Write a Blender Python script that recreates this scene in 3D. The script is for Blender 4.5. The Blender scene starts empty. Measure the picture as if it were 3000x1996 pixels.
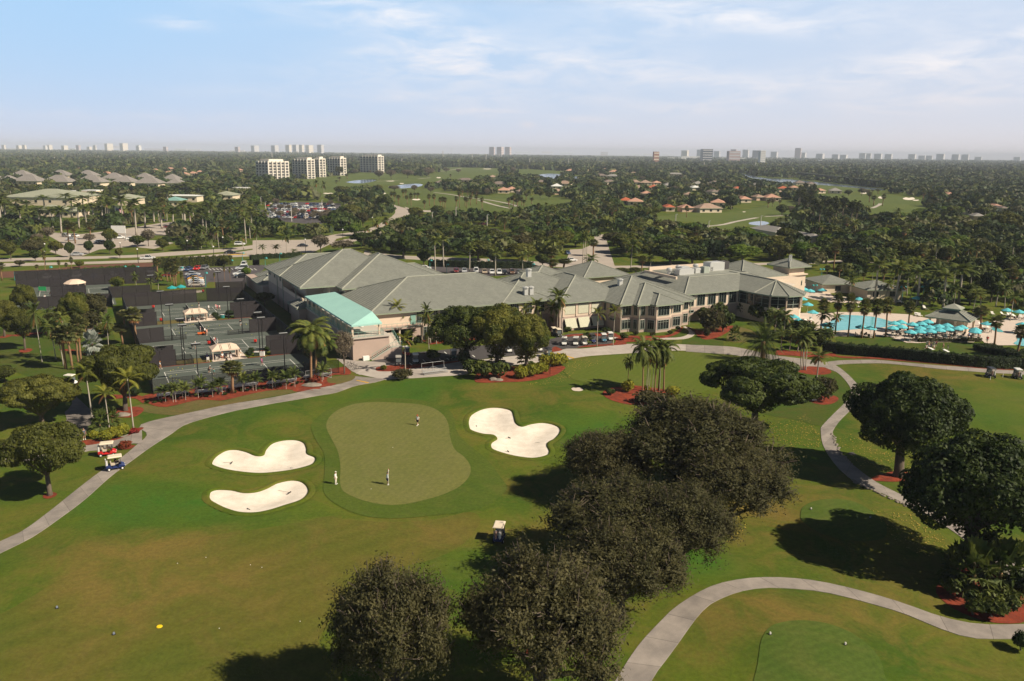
import bpy,math,random
import numpy as np
from mathutils import Vector,Matrix
from mathutils.geometry import tessellate_polygon
R = math.radians
rnd = random.Random(7)
SC = bpy.context.scene
COL = SC.collection
# ---------------------------------------------------------------- camera model
FPX,CAMH,YL,YR = 2400.0,41.8,429.0,463.0
ROLL = math.atan2(YR - YL,3000.0)
PITCH = math.atan2((998 - (YL + YR) / 2) * math.cos(ROLL),FPX)
S = 3.1013
FR = {'A1': (0,380,S),'A2': (740,380,S),'A3': (1480,380,S),'A4': (2240,380,S),'B1': (0,780,S),'B2': (700,700,S),
      'B3': (1400,700,S),'B4': (2240,780,S),'C1': (0,1180,1.922),'C2': (900,1150,1.853),'C3': (1900,1150,1.8536),
      'C4': (420,900,3.466),'F': (0,0,.78567),'D1': (700,720,4.126),'D2': (1150,740,4.126),'D3': (1620,740,4.126),
      'D4': (1880,720,4.714),'E1': (400,1020,7.84),'E2': (600,1020,7.84),'E3': (400,900,7.84),'E4': (650,900,7.84),
      'F1': (0,780,5.6),'F2': (380,780,5.6),'F3': (0,1060,5.6),'F4': (2660,880,6.27)}
def px(fr,x,y):
    a,b,s = FR[fr]
    return a + x / s,b + y / s
def ray(qx,qy):
    x,y = qx - 1500,998 - qy
    c,s = math.cos(ROLL),math.sin(ROLL)
    x,y = c * x - s * y,s * x + c * y
    cp,sp = math.cos(PITCH),math.sin(PITCH)
    return x,FPX * cp + y * sp,-FPX * sp + y * cp
# ---------------------------------------------------------------- terrain
BUMPS = []
def gz(x,y):
    z = 0.0
    for bx,by,a,sx in BUMPS:
        d = ((x - bx) ** 2 + (y - by) ** 2) / (sx * sx)
        if d < 12: z += a * math.exp(-d)
    return z
def G(fr,x,y,z=None):
    """the place on the ground (or at height z) seen at a pixel"""
    dx,dy,dz = ray(*px(fr,x,y))
    h = 0.0 if z is None else z
    for k in range(5 if z is None else 1):
        t = (h - CAMH) / dz
        if z is None: h = gz(dx * t,dy * t)
    return Vector((dx * t,dy * t,h))
def HZ(fr,x,y,p):
    """height above p's ground of a pixel seen straight above p"""
    d = ray(*px(fr,x,y))
    return CAMH + d[2] * p[1] / d[1] - p[2]
def XW(fr,x,y,p):
    d = ray(*px(fr,x,y))
    return d[0] * p[1] / d[1]
for fr,x,y,a,s in [('F',1060,890,.9,12),('F',620,965,.8,11),('F',880,1040,.5,18),('F',1330,925,.9,12),('F',400,1090,.7,11),
                       ('F',1930,1185,.8,10),('F',1890,1500,.9,10),('F',2300,950,1.0,14),('F',1100,1110,.4,9),('F',640,1190,.5,9),
                       ('F',200,1290,.6,12),('F',2180,850,.7,12),('F',2330,780,-.4,10),('F',1640,1350,.5,10),('F',860,1330,.4,12)]:
    p = G(fr,x,y,0)
    BUMPS.append((p.x,p.y,a,s))
# ---------------------------------------------------------------- materials
MATS = {}
def rgb(c): return (c[0],c[1],c[2],1)
def hexc(h):
    h = h.lstrip('#')
    return tuple(((int(h[i:i + 2],16) / 255 + .055) / 1.055) ** 2.4 if int(h[i:i + 2],16) > 10 else int(h[i:i + 2],16) / 255 / 12.92 for i in (0,2,4))
def mat(name,c,rough=.8,c2=None,scale=1.0,detail=4,metal=0,spec=.3,bump=0,bscale=None,emit=None,lo=.35,hi=.65,stretch=None,rand=0,coord='pos'):
    if name in MATS: return MATS[name]
    m = bpy.data.materials.new(name); m.use_nodes = True
    nt = m.node_tree; N,L = nt.nodes,nt.links
    b = N['Principled BSDF']
    b.inputs['Roughness'].default_value = rough; b.inputs['Metallic'].default_value = metal
    b.inputs['Specular IOR Level'].default_value = spec
    b.inputs['Base Color'].default_value = rgb(c)
    out = None
    if c2 is not None or bump:
        if coord == 'pos':
            g = N.new('ShaderNodeNewGeometry'); vec = g.outputs['Position']
        else:
            g = N.new('ShaderNodeTexCoord'); vec = g.outputs['Object' if coord == 'obj' else 'UV']
        if stretch:
            mp = N.new('ShaderNodeMapping'); mp.inputs['Scale'].default_value = stretch[:3]
            if len(stretch) > 3: mp.inputs['Rotation'].default_value = (0,0,stretch[3])
            L.new(vec,mp.inputs['Vector']); vec = mp.outputs['Vector']
    if c2 is not None:
        n = N.new('ShaderNodeTexNoise'); n.inputs['Scale'].default_value = scale; n.inputs['Detail'].default_value = detail
        n.inputs['Roughness'].default_value = .65
        L.new(vec,n.inputs['Vector'])
        r = N.new('ShaderNodeValToRGB'); r.color_ramp.elements[0].position = lo; r.color_ramp.elements[1].position = hi
        r.color_ramp.elements[0].color = rgb(c); r.color_ramp.elements[1].color = rgb(c2)
        L.new(n.outputs['Fac'],r.inputs['Fac']); out = r.outputs['Color']
    if rand:
        oi = N.new('ShaderNodeObjectInfo'); hs = N.new('ShaderNodeHueSaturation')
        mr = N.new('ShaderNodeMapRange'); mr.inputs['To Min'].default_value = 1 - rand; mr.inputs['To Max'].default_value = 1 + rand
        L.new(oi.outputs['Random'],mr.inputs['Value']); L.new(mr.outputs['Result'],hs.inputs['Value'])
        mh = N.new('ShaderNodeMapRange'); mh.inputs['To Min'].default_value = .5 + rand * .06; mh.inputs['To Max'].default_value = .5 - rand * .06
        L.new(oi.outputs['Random'],mh.inputs['Value']); L.new(mh.outputs['Result'],hs.inputs['Hue'])
        if out: L.new(out,hs.inputs['Color'])
        else: hs.inputs['Color'].default_value = rgb(c)
        out = hs.outputs['Color']
    if out: L.new(out,b.inputs['Base Color'])
    if bump:
        n = N.new('ShaderNodeTexNoise'); n.inputs['Scale'].default_value = bscale or scale * 4; n.inputs['Detail'].default_value = 5
        L.new(vec,n.inputs['Vector'])
        bp = N.new('ShaderNodeBump'); bp.inputs['Strength'].default_value = 1; bp.inputs['Distance'].default_value = bump
        L.new(n.outputs['Fac'],bp.inputs['Height']); L.new(bp.outputs['Normal'],b.inputs['Normal'])
    if emit:
        b.inputs['Emission Color'].default_value = rgb(c); b.inputs['Emission Strength'].default_value = emit
    MATS[name] = m
    return m
def leafmat(name,c,c2,scale=.8,rand=.25,trans=.25,rough=.6,spec=.2):
    if name in MATS: return MATS[name]
    m = mat(name,c,rough,c2,scale,3,rand=rand,lo=.36,hi=.64,spec=spec)
    nt = m.node_tree; N,L = nt.nodes,nt.links
    b = N['Principled BSDF']; o = N['Material Output']
    t = N.new('ShaderNodeBsdfTranslucent'); mx = N.new('ShaderNodeMixShader'); mx.inputs['Fac'].default_value = trans
    L.new(b.inputs['Base Color'].links[0].from_socket,t.inputs['Color'])
    L.new(b.outputs[0],mx.inputs[1]); L.new(t.outputs[0],mx.inputs[2]); L.new(mx.outputs[0],o.inputs['Surface'])
    return m
# ---------------------------------------------------------------- mesh building
class MB:
    def __init__(s): s.v = []; s.f = []; s.m = []; s.uv = {}
    def add(s,vs,fs,mi=0,uvs=None):
        o = len(s.v); s.v += [tuple(v) for v in vs]
        for i,f in enumerate(fs):
            if uvs: s.uv[len(s.f)] = uvs[i]
            s.f.append(tuple(o + k for k in f)); s.m.append(mi)
        return s
    def box(s,c,d,rz=0,mi=0,top=1.0,tilt=None):
        x,y,z = d[0] / 2,d[1] / 2,d[2] / 2
        vs = []
        for k,zz in ((1,-z),(top,z)):
            vs += [Vector((-x * k,-y * k,zz)),Vector((x * k,-y * k,zz)),Vector((x * k,y * k,zz)),Vector((-x * k,y * k,zz))]
        M = Matrix.Translation(c) @ Matrix.Rotation(rz,4,'Z')
        if tilt: M = M @ Matrix.Rotation(tilt[0],4,tilt[1])
        return s.add([M @ v for v in vs],[(3,2,1,0),(4,5,6,7),(0,1,5,4),(1,2,6,5),(2,3,7,6),(3,0,4,7)],mi)
    def prism(s,poly,z0,z1,mi=0,bottom=False):
        n = len(poly)
        a = sum(poly[i][0] * poly[(i + 1) % n][1] - poly[(i + 1) % n][0] * poly[i][1] for i in range(n))
        if a < 0: poly = poly[::-1]
        vs = [(p[0],p[1],z0) for p in poly] + [(p[0],p[1],z1) for p in poly]
        s.add(vs,[(i,(i + 1) % n,n + (i + 1) % n,n + i) for i in range(n)],mi)
        tr = tessellate_polygon([[Vector((p[0],p[1],0)) for p in poly]])
        tr = [t if (Vector(poly[t[1]]) - Vector(poly[t[0]])).to_2d().cross((Vector(poly[t[2]]) - Vector(poly[t[0]])).to_2d()) > 0 else t[::-1] for t in tr]
        s.add(vs[n:],tr,mi)
        if bottom: s.add(vs[:n],[t[::-1] for t in tr],mi)
        return s
    def tube(s,pts,rad,n=6,mi=0,cap=True):
        pts = [Vector(p) for p in pts]; rings = []
        ref = Vector((0.31,0.95,0.05))
        for i,p in enumerate(pts):
            d = (pts[min(i + 1,len(pts) - 1)] - pts[max(i - 1,0)]).normalized()
            a = d.cross(ref)
            if a.length < .05: a = d.cross(Vector((1,0,.1)))
            a.normalize(); b = d.cross(a)
            r = rad[i] if isinstance(rad,(list,tuple)) else rad
            rings.append([p + (a * math.cos(2 * math.pi * k / n) + b * math.sin(2 * math.pi * k / n)) * r for k in range(n)])
        vs = [v for r in rings for v in r]
        fs = [(i * n + k,i * n + (k + 1) % n,(i + 1) * n + (k + 1) % n,(i + 1) * n + k) for i in range(len(pts) - 1) for k in range(n)]
        if cap: fs += [tuple(range(n - 1,-1,-1)),tuple((len(pts) - 1) * n + k for k in range(n))]
        return s.add(vs,fs,mi)
    def lathe(s,prof,c=(0,0,0),n=10,mi=0,sx=1,sy=1):
        vs = [(c[0] + r * math.cos(2 * math.pi * k / n) * sx,c[1] + r * math.sin(2 * math.pi * k / n) * sy,c[2] + z) for r,z in prof for k in range(n)]
        fs = [(i * n + k,i * n + (k + 1) % n,(i + 1) * n + (k + 1) % n,(i + 1) * n + k) for i in range(len(prof) - 1) for k in range(n)]
        return s.add(vs,fs,mi)
    def mesh(s,name,mats,smooth=False):
        me = bpy.data.meshes.new(name)
        me.from_pydata(s.v,[],s.f)
        for m in (mats if isinstance(mats,(list,tuple)) else [mats]): me.materials.append(m)
        if any(s.m): me.polygons.foreach_set('material_index',s.m)
        if smooth: me.polygons.foreach_set('use_smooth',[True] * len(s.f))
        if s.uv:
            ul = me.uv_layers.new(name='UVMap')
            for pi,uvs in s.uv.items():
                for li,uv in zip(me.polygons[pi].loop_indices,uvs): ul.data[li].uv = uv
        me.update()
        return me
    def build(s,name,mats,parent=None,smooth=False,loc=None):
        return link(name,s.mesh(name,mats,smooth),parent,loc)
def link(name,data,parent=None,loc=None,rz=0):
    o = bpy.data.objects.new(name,data); COL.objects.link(o)
    if parent is not None: o.parent = parent
    if loc is not None: o.location = loc
    if rz: o.rotation_euler = (0,0,rz)
    return o
def tag(o,label=None,cat=None,group=None,kind=None):
    if label: o['label'] = label
    if cat: o['category'] = cat
    if group: o['group'] = group
    if kind: o['kind'] = kind
    return o
def thing(name,label,cat,loc=(0,0,0),rz=0,group=None,scale=None):
    o = link(name,None,None,loc,rz)
    o.empty_display_size = .2
    if scale: o.scale = scale
    return tag(o,label,cat,group)
def copy_tree(o,parent=None,loc=None,rz=None,label=None,group=None):
    c = o.copy(); COL.objects.link(c)
    if parent is not None: c.parent = parent
    if loc is not None: c.location = loc
    if rz is not None: c.rotation_euler = (0,0,rz)
    if label: c['label'] = label
    if group: c['group'] = group
    for ch in KIDS.get(o.name,[]) or list(o.children): copy_tree(ch,c)
    return c
KIDS = {}
# ---------------------------------------------------------------- curves and sheets
def smooth_pts(pts,closed=True,n=5):
    pts = [Vector((p[0],p[1])) for p in pts]; out = []; N = len(pts)
    rng = range(N) if closed else range(N - 1)
    for i in rng:
        if closed: p0,p1,p2,p3 = pts[i - 1],pts[i],pts[(i + 1) % N],pts[(i + 2) % N]
        else: p0,p1,p2,p3 = pts[max(i - 1,0)],pts[i],pts[i + 1],pts[min(i + 2,N - 1)]
        for k in range(n):
            t = k / n
            out.append(.5 * ((2 * p1) + (p2 - p0) * t + (2 * p0 - 5 * p1 + 4 * p2 - p3) * t * t + (3 * p1 - p0 - 3 * p2 + p3) * t ** 3))
    if not closed: out.append(pts[-1])
    return out
def gpts(fr,pts): return [G(fr,x,y).to_2d() if not isinstance(x,str) else None for x,y in pts]
def mpts(lst):
    """[('C1', [(x, y), ...]), ...] -> world points"""
    return [G(fr,x,y).to_2d() for fr,ps in lst for x,y in ps]
import bmesh
def sheet(name,poly,dz,m,cell=2.5,zf=None,kind='structure',smooth=True):
    """a surface lying on the ground inside a world polygon"""
    bm = bmesh.new()
    vs = [bm.verts.new((p[0],p[1],0)) for p in poly]
    for t in tessellate_polygon([[Vector((p[0],p[1],0)) for p in poly]]):
        try: bm.faces.new([vs[i] for i in t])
        except ValueError: pass
    xs = [p[0] for p in poly]; ys = [p[1] for p in poly]
    if cell:
        for ax,lo,hi in ((0,min(xs),max(xs)),(1,min(ys),max(ys))):
            k = math.ceil(lo / cell)
            while k * cell < hi:
                co = [0,0,0]; no = [0,0,0]; co[ax] = k * cell; no[ax] = 1
                bmesh.ops.bisect_plane(bm,geom=bm.verts[:] + bm.edges[:] + bm.faces[:],plane_co=co,plane_no=no)
                k += 1
    for v in bm.verts: v.co.z = (zf(v.co.x,v.co.y) if zf else gz(v.co.x,v.co.y)) + dz
    for f in bm.faces:
        if f.normal.z < 0: f.normal_flip()
    bmesh.ops.recalc_face_normals(bm,faces=bm.faces[:])
    bm.normal_update()
    if sum(f.normal.z for f in bm.faces) < 0: bmesh.ops.reverse_faces(bm,faces=bm.faces[:])
    me = bpy.data.meshes.new(name); bm.to_mesh(me); bm.free()
    me.materials.append(m)
    if smooth: me.polygons.foreach_set('use_smooth',[True] * len(me.polygons))
    o = link(name,me)
    if kind: o['kind'] = kind
    return o
def resample(pts,n):
    d = [0]
    for a,b in zip(pts,pts[1:]): d.append(d[-1] + (b - a).length)
    out = []; j = 0
    for i in range(n):
        t = d[-1] * i / (n - 1)
        while j < len(d) - 2 and d[j + 1] < t: j += 1
        k = (t - d[j]) / max(d[j + 1] - d[j],1e-9)
        out.append(pts[j].lerp(pts[j + 1],min(k,1)))
    return out
def ribbon(name,left,right,dz,m,step=1.5,edge=.12,kind='structure'):
    """a path or road between two edge lines; uv = (metres along, 0..1 across)"""
    l = smooth_pts(left,False); r = smooth_pts(right,False)
    n = max(4,int(max(sum((b - a).length for a,b in zip(l,l[1:])),1) / step))
    l,r = resample(l,n),resample(r,n)
    mb = MB(); d = 0; prev = None; rows = []
    for i in range(n):
        c = (l[i] + r[i]) / 2
        if prev is not None: d += (c - prev).length
        prev = c; rows.append(d)
        w = 4
        for k in range(w + 1):
            p = l[i].lerp(r[i],k / w); mb.v.append((p.x,p.y,gz(p.x,p.y) + dz))
        nrm = (r[i] - l[i]).normalized() * .02
        for p in (l[i] - nrm,r[i] + nrm): mb.v.append((p.x,p.y,gz(p.x,p.y) - edge))
    W = 7
    for i in range(n - 1):
        a,b = i * W,(i + 1) * W
        order = [(5,0),(0,1),(1,2),(2,3),(3,4),(4,6)]
        for p,q in order:
            mb.uv[len(mb.f)] = [(rows[i],min(p,4) / 4),(rows[i],min(q,4) / 4),(rows[i + 1],min(q,4) / 4),(rows[i + 1],min(p,4) / 4)]
            mb.f.append((a + p,a + q,b + q,b + p)); mb.m.append(0)
    me = mb.mesh(name,m)
    if sum(p.normal.z for p in me.polygons) < 0: me.flip_normals()
    o = link(name,me)
    if kind: o['kind'] = kind
    return o
def inside(p,poly):
    x,y = p[0],p[1]; c = False; n = len(poly); j = n - 1
    for i in range(n):
        xi,yi = poly[i][0],poly[i][1]; xj,yj = poly[j][0],poly[j][1]
        if (yi > y) != (yj > y) and x < (xj - xi) * (y - yi) / (yj - yi) + xi: c = not c
        j = i
    return c
def edge_dist(p,poly):
    best = 1e9; p = Vector((p[0],p[1]))
    for i in range(len(poly)):
        a,b = poly[i - 1],poly[i]; ab = b - a
        t = max(0,min(1,(p - a).dot(ab) / max(ab.length_squared,1e-12)))
        best = min(best,(a + ab * t - p).length)
    return best
# ---------------------------------------------------------------- camera, sun, sky, air
cam = bpy.data.cameras.new('camera'); camo = link('camera',cam)
cam.sensor_width = 36; cam.lens = FPX / 3000 * 36; cam.clip_start = .5; cam.clip_end = 60000
fwd = Vector((0,math.cos(PITCH),-math.sin(PITCH)))
camo.matrix_world = Matrix.Translation((0,0,CAMH)) @ Matrix.Rotation(R(90) - PITCH,4,'X') @ Matrix.Rotation(ROLL,4,'Z')
SC.camera = camo
SUN_AZ,SUN_EL = math.atan2(1.9,-.72),R(40)
SUNV = Vector((math.sin(SUN_AZ) * math.cos(SUN_EL),math.cos(SUN_AZ) * math.cos(SUN_EL),math.sin(SUN_EL)))
sl = bpy.data.lights.new('sun','SUN'); sl.energy = 5.0; sl.angle = R(.53); sl.color = (1,.885,.70)
so = link('sun',sl); so.rotation_mode = 'QUATERNION'; so.rotation_quaternion = SUNV.to_track_quat('Z','Y'); so.location = (60,-40,90)
vs = SC.view_settings; vs.view_transform = 'Standard'; vs.look = 'None'; vs.exposure = .46; vs.gamma = 1; vs.use_curve_mapping = False
w = bpy.data.worlds.new('World'); SC.world = w; w.use_nodes = True
def make_sky():
    nt = w.node_tree; N,L = nt.nodes,nt.links; N.clear()
    out = N.new('ShaderNodeOutputWorld'); bg = N.new('ShaderNodeBackground'); bg.inputs['Strength'].default_value = .062
    sky = N.new('ShaderNodeTexSky'); sky.sky_type = 'NISHITA'; sky.sun_disc = False
    sky.sun_elevation = SUN_EL; sky.sun_rotation = SUN_AZ; sky.air_density = 1.0; sky.dust_density = .6; sky.ozone_density = 2.5
    def M(op,a,b=None,c=None,clamp=False):
        n = N.new('ShaderNodeMath'); n.operation = op; n.use_clamp = clamp
        for i,v in enumerate((a,b,c)):
            if v is None: continue
            if isinstance(v,(int,float)): n.inputs[i].default_value = v
            else: L.new(v,n.inputs[i])
        return n.outputs[0]
    def MIX(f,a,b):
        n = N.new('ShaderNodeMix'); n.data_type = 'RGBA'
        for s,v in ((n.inputs['Factor'],f),(n.inputs[6],a),(n.inputs[7],b)):
            if isinstance(v,tuple): s.default_value = v
            elif isinstance(v,(int,float)): s.default_value = v
            else: L.new(v,s)
        return n.outputs[2]
    tc = N.new('ShaderNodeTexCoord'); sp = N.new('ShaderNodeSeparateXYZ'); L.new(tc.outputs['Generated'],sp.inputs[0])
    x,y,z = sp.outputs
    az = M('ARCTAN2',x,y)
    # pale low air that thins out with height, bluer to one side
    lowair = M('POWER',2.718,M('MULTIPLY',M('MAXIMUM',z,0.0),-17.0))
    side = M('MULTIPLY_ADD',az,1.1,.5,True)
    hz = MIX(side,(8.7,8.7,10.0,1),(10.3,9.3,9.2,1))
    mid = MIX(side,(5.2,8.5,12.3,1),(7.5,9.1,11.5,1))
    f2 = M('SUBTRACT',1.0,M('MULTIPLY',M('SUBTRACT',z,.16),11.0,None,True),None,True)
    base = MIX(M('MULTIPLY',f2,.92),MIX(.66,sky.outputs['Color'],(0,0,0,1)),mid)
    base = MIX(M('MULTIPLY',lowair,.95),base,hz)
    # clouds: wisps of cirrus at given bearings
    tot = None
    for fx,fy,a,b,k,ang in [(1000,75,190,55,1.0,.2),(1020,148,210,34,.8,.05),(1380,140,260,45,.85,.08),(780,20,230,40,.6,0),(1600,20,480,34,.9,.1),
                            (1500,65,220,28,.55,.0),(1800,65,180,22,.5,.15),(2000,165,330,38,.8,-.15),(2290,125,230,50,.8,-.2),(2250,215,260,28,.8,-.1),(1110,256,110,13,.9,0),
                            (1330,275,90,10,.6,.05),(1620,245,180,18,.5,-.05),(420,53,70,13,.95,0),(840,117,60,12,.45,-.25),(1215,287,22,9,.7,.1),(1000,180,420,40,.45,0),
                            (1050,225,560,18,.4,0),(1600,185,170,26,.5,.05),(300,265,520,14,.2,0),(2100,20,300,30,.3,.1)]:
        d = ray(fx / .78567,fy / .78567); caz = math.atan2(d[0],d[1]); cz = d[2] / math.sqrt(sum(t * t for t in d))
        sa,sb = a / .78567 / 2450,b / .78567 / 2450
        du = M('SUBTRACT',az,caz); dv = M('SUBTRACT',z,cz)
        ca,sn = math.cos(ang),math.sin(ang)
        p = M('DIVIDE',M('ADD',M('MULTIPLY',du,ca),M('MULTIPLY',dv,-sn)),sa)
        q = M('DIVIDE',M('ADD',M('MULTIPLY',du,sn),M('MULTIPLY',dv,ca)),sb)
        r2 = M('ADD',M('MULTIPLY',p,p),M('MULTIPLY',q,q))
        g = M('MULTIPLY',M('POWER',2.718,M('MULTIPLY',r2,-1.3)),k)
        tot = g if tot is None else M('ADD',tot,g)
    cv = N.new('ShaderNodeCombineXYZ'); L.new(M('MULTIPLY',az,6.0),cv.inputs[0]); L.new(M('MULTIPLY',z,26.0),cv.inputs[1])
    n1 = N.new('ShaderNodeTexNoise'); n1.inputs['Scale'].default_value = 2.1; n1.inputs['Detail'].default_value = 9; n1.inputs['Roughness'].default_value = .62
    n1.inputs['Distortion'].default_value = .5
    L.new(cv.outputs[0],n1.inputs['Vector'])
    cl = M('MULTIPLY',tot,M('MULTIPLY',M('SUBTRACT',n1.outputs['Fac'],.36),3.0,None,True),None,True)
    ccol = MIX(M('MULTIPLY',lowair,1.6,None,True),(11.6,11.7,12.2,1),(12.0,10.2,9.5,1))
    fin = MIX(M('MULTIPLY',cl,.78),base,ccol)
    L.new(fin,bg.inputs['Color']); L.new(bg.outputs[0],out.inputs['Surface'])
make_sky()
HAZE = True
if HAZE:
    hb = MB().box((0,8000,56),(21000,18000,114))
    hm = bpy.data.materials.new('haze_air'); hm.use_nodes = True; nt = hm.node_tree
    nt.nodes.remove(nt.nodes['Principled BSDF'])
    pv = nt.nodes.new('ShaderNodeVolumePrincipled'); pv.inputs['Color'].default_value = (.78,.86,1,1); pv.inputs['Density'].default_value = 9.5e-5
    pv.inputs['Anisotropy'].default_value = -.1
    nt.links.new(pv.outputs[0],nt.nodes['Material Output'].inputs['Volume'])
    tag(hb.build('haze',hm),kind='stuff')
SC.cycles.volume_bounces = 0
SC.cycles.max_bounces = 6; SC.cycles.transparent_max_bounces = 6
SC.cycles.use_denoising = True
# ---------------------------------------------------------------- bunkers (needed by the ground)
BK = [mpts([('C1',[(1190,335),(1215,300),(1270,268),(1330,262),(1390,275),(1440,295),(1480,293),(1495,262),(1530,228),(1590,210),(1660,207),(1710,222),(1728,255),(1732,285),(1775,305),(1775,330),(1740,355),(1640,380),(1500,397),(1400,395),(1280,378),(1205,355)])]),
      mpts([('C1',[(1175,520),(1185,498),(1230,486),(1310,490),(1370,503),(1440,500),(1500,480),(1560,450),(1640,434),(1700,443),(1735,475),(1735,510),(1690,550),(1600,580),(1520,605),(1440,620),(1350,618),(1270,595),(1200,560),(1178,540)])]),
      mpts([('C2',[(875,150),(890,120),(940,92),(1000,80),(1060,83),(1110,98),(1124,130),(1135,165),(1165,182),(1210,170),(1270,162),(1330,170),(1370,190),(1374,215),(1345,250),(1310,270),(1305,290),(1318,318),(1300,342),(1230,357),(1150,350),(1070,332),(1010,310),(995,290),(1000,270),(1028,250),(1010,232),(950,225),(890,205),(876,180)])])]
BK = [smooth_pts(b,True,5) for b in BK]
BB = [(min(p.x for p in b) - 1,max(p.x for p in b) + 1,min(p.y for p in b) - 1,max(p.y for p in b) + 1) for b in BK]
def sst(a,b,x): t = max(0,min(1,(x - a) / (b - a))); return t * t * (3 - 2 * t)
def bunker_d(x,y):
    for b,bb in zip(BK,BB):
        if bb[0] < x < bb[1] and bb[2] < y < bb[3]:
            d = edge_dist((x,y),b)
            return d if inside((x,y),b) else -d
    return -9
# ---------------------------------------------------------------- ground
def axis(lo,hi,step,far_lo,far_hi):
    a = list(np.arange(lo,hi + 1e-6,step)); s = step; x = hi; up = []
    while x < far_hi: s *= 1.35; x += s; up.append(min(x,far_hi))
    s = step; x = lo; dn = []
    while x > far_lo: s *= 1.35; x -= s; dn.append(max(x,far_lo))
    return np.array(dn[::-1] + a + up)
gx,gy = axis(-135,165,.8,-10400,10400),axis(46,232,.8,-900,16900)
XX,YY = np.meshgrid(gx,gy)
ZZ = np.zeros_like(XX)
for bx,by,a,s_ in BUMPS: ZZ += a * np.exp(-np.minimum(((XX - bx) ** 2 + (YY - by) ** 2) / (s_ * s_),60))
for bb in BB:
    for j in np.where((gy > bb[2]) & (gy < bb[3]))[0]:
        for i in np.where((gx > bb[0]) & (gx < bb[1]))[0]:
            d = bunker_d(gx[i],gy[j])
            ZZ[j,i] -= .95 * sst(-.45,.6,d)
V = np.stack([XX,YY,ZZ],-1).reshape(-1,3)
def np_mesh(name,V,F,mats,smooth=False,midx=None):
    me = bpy.data.meshes.new(name); k = F.shape[1]
    me.vertices.add(len(V)); me.vertices.foreach_set('co',V.astype(np.float32).ravel())
    me.loops.add(F.size); me.loops.foreach_set('vertex_index',F.astype(np.int32).ravel())
    me.polygons.add(len(F)); me.polygons.foreach_set('loop_start',np.arange(0,F.size,k,dtype=np.int32))
    me.polygons.foreach_set('loop_total',np.full(len(F),k,dtype=np.int32))
    for m in mats: me.materials.append(m)
    if midx is not None: me.polygons.foreach_set('material_index',midx.astype(np.int32))
    if smooth: me.polygons.foreach_set('use_smooth',np.ones(len(F),dtype=bool))
    me.update(calc_edges=True); me.validate()
    return me
nx = len(gx); I = np.arange(len(gy) * nx).reshape(len(gy),nx)
F = np.stack([I[:-1,:-1],I[:-1,1:],I[1:,1:],I[1:,:-1]],-1).reshape(-1,4)
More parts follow.
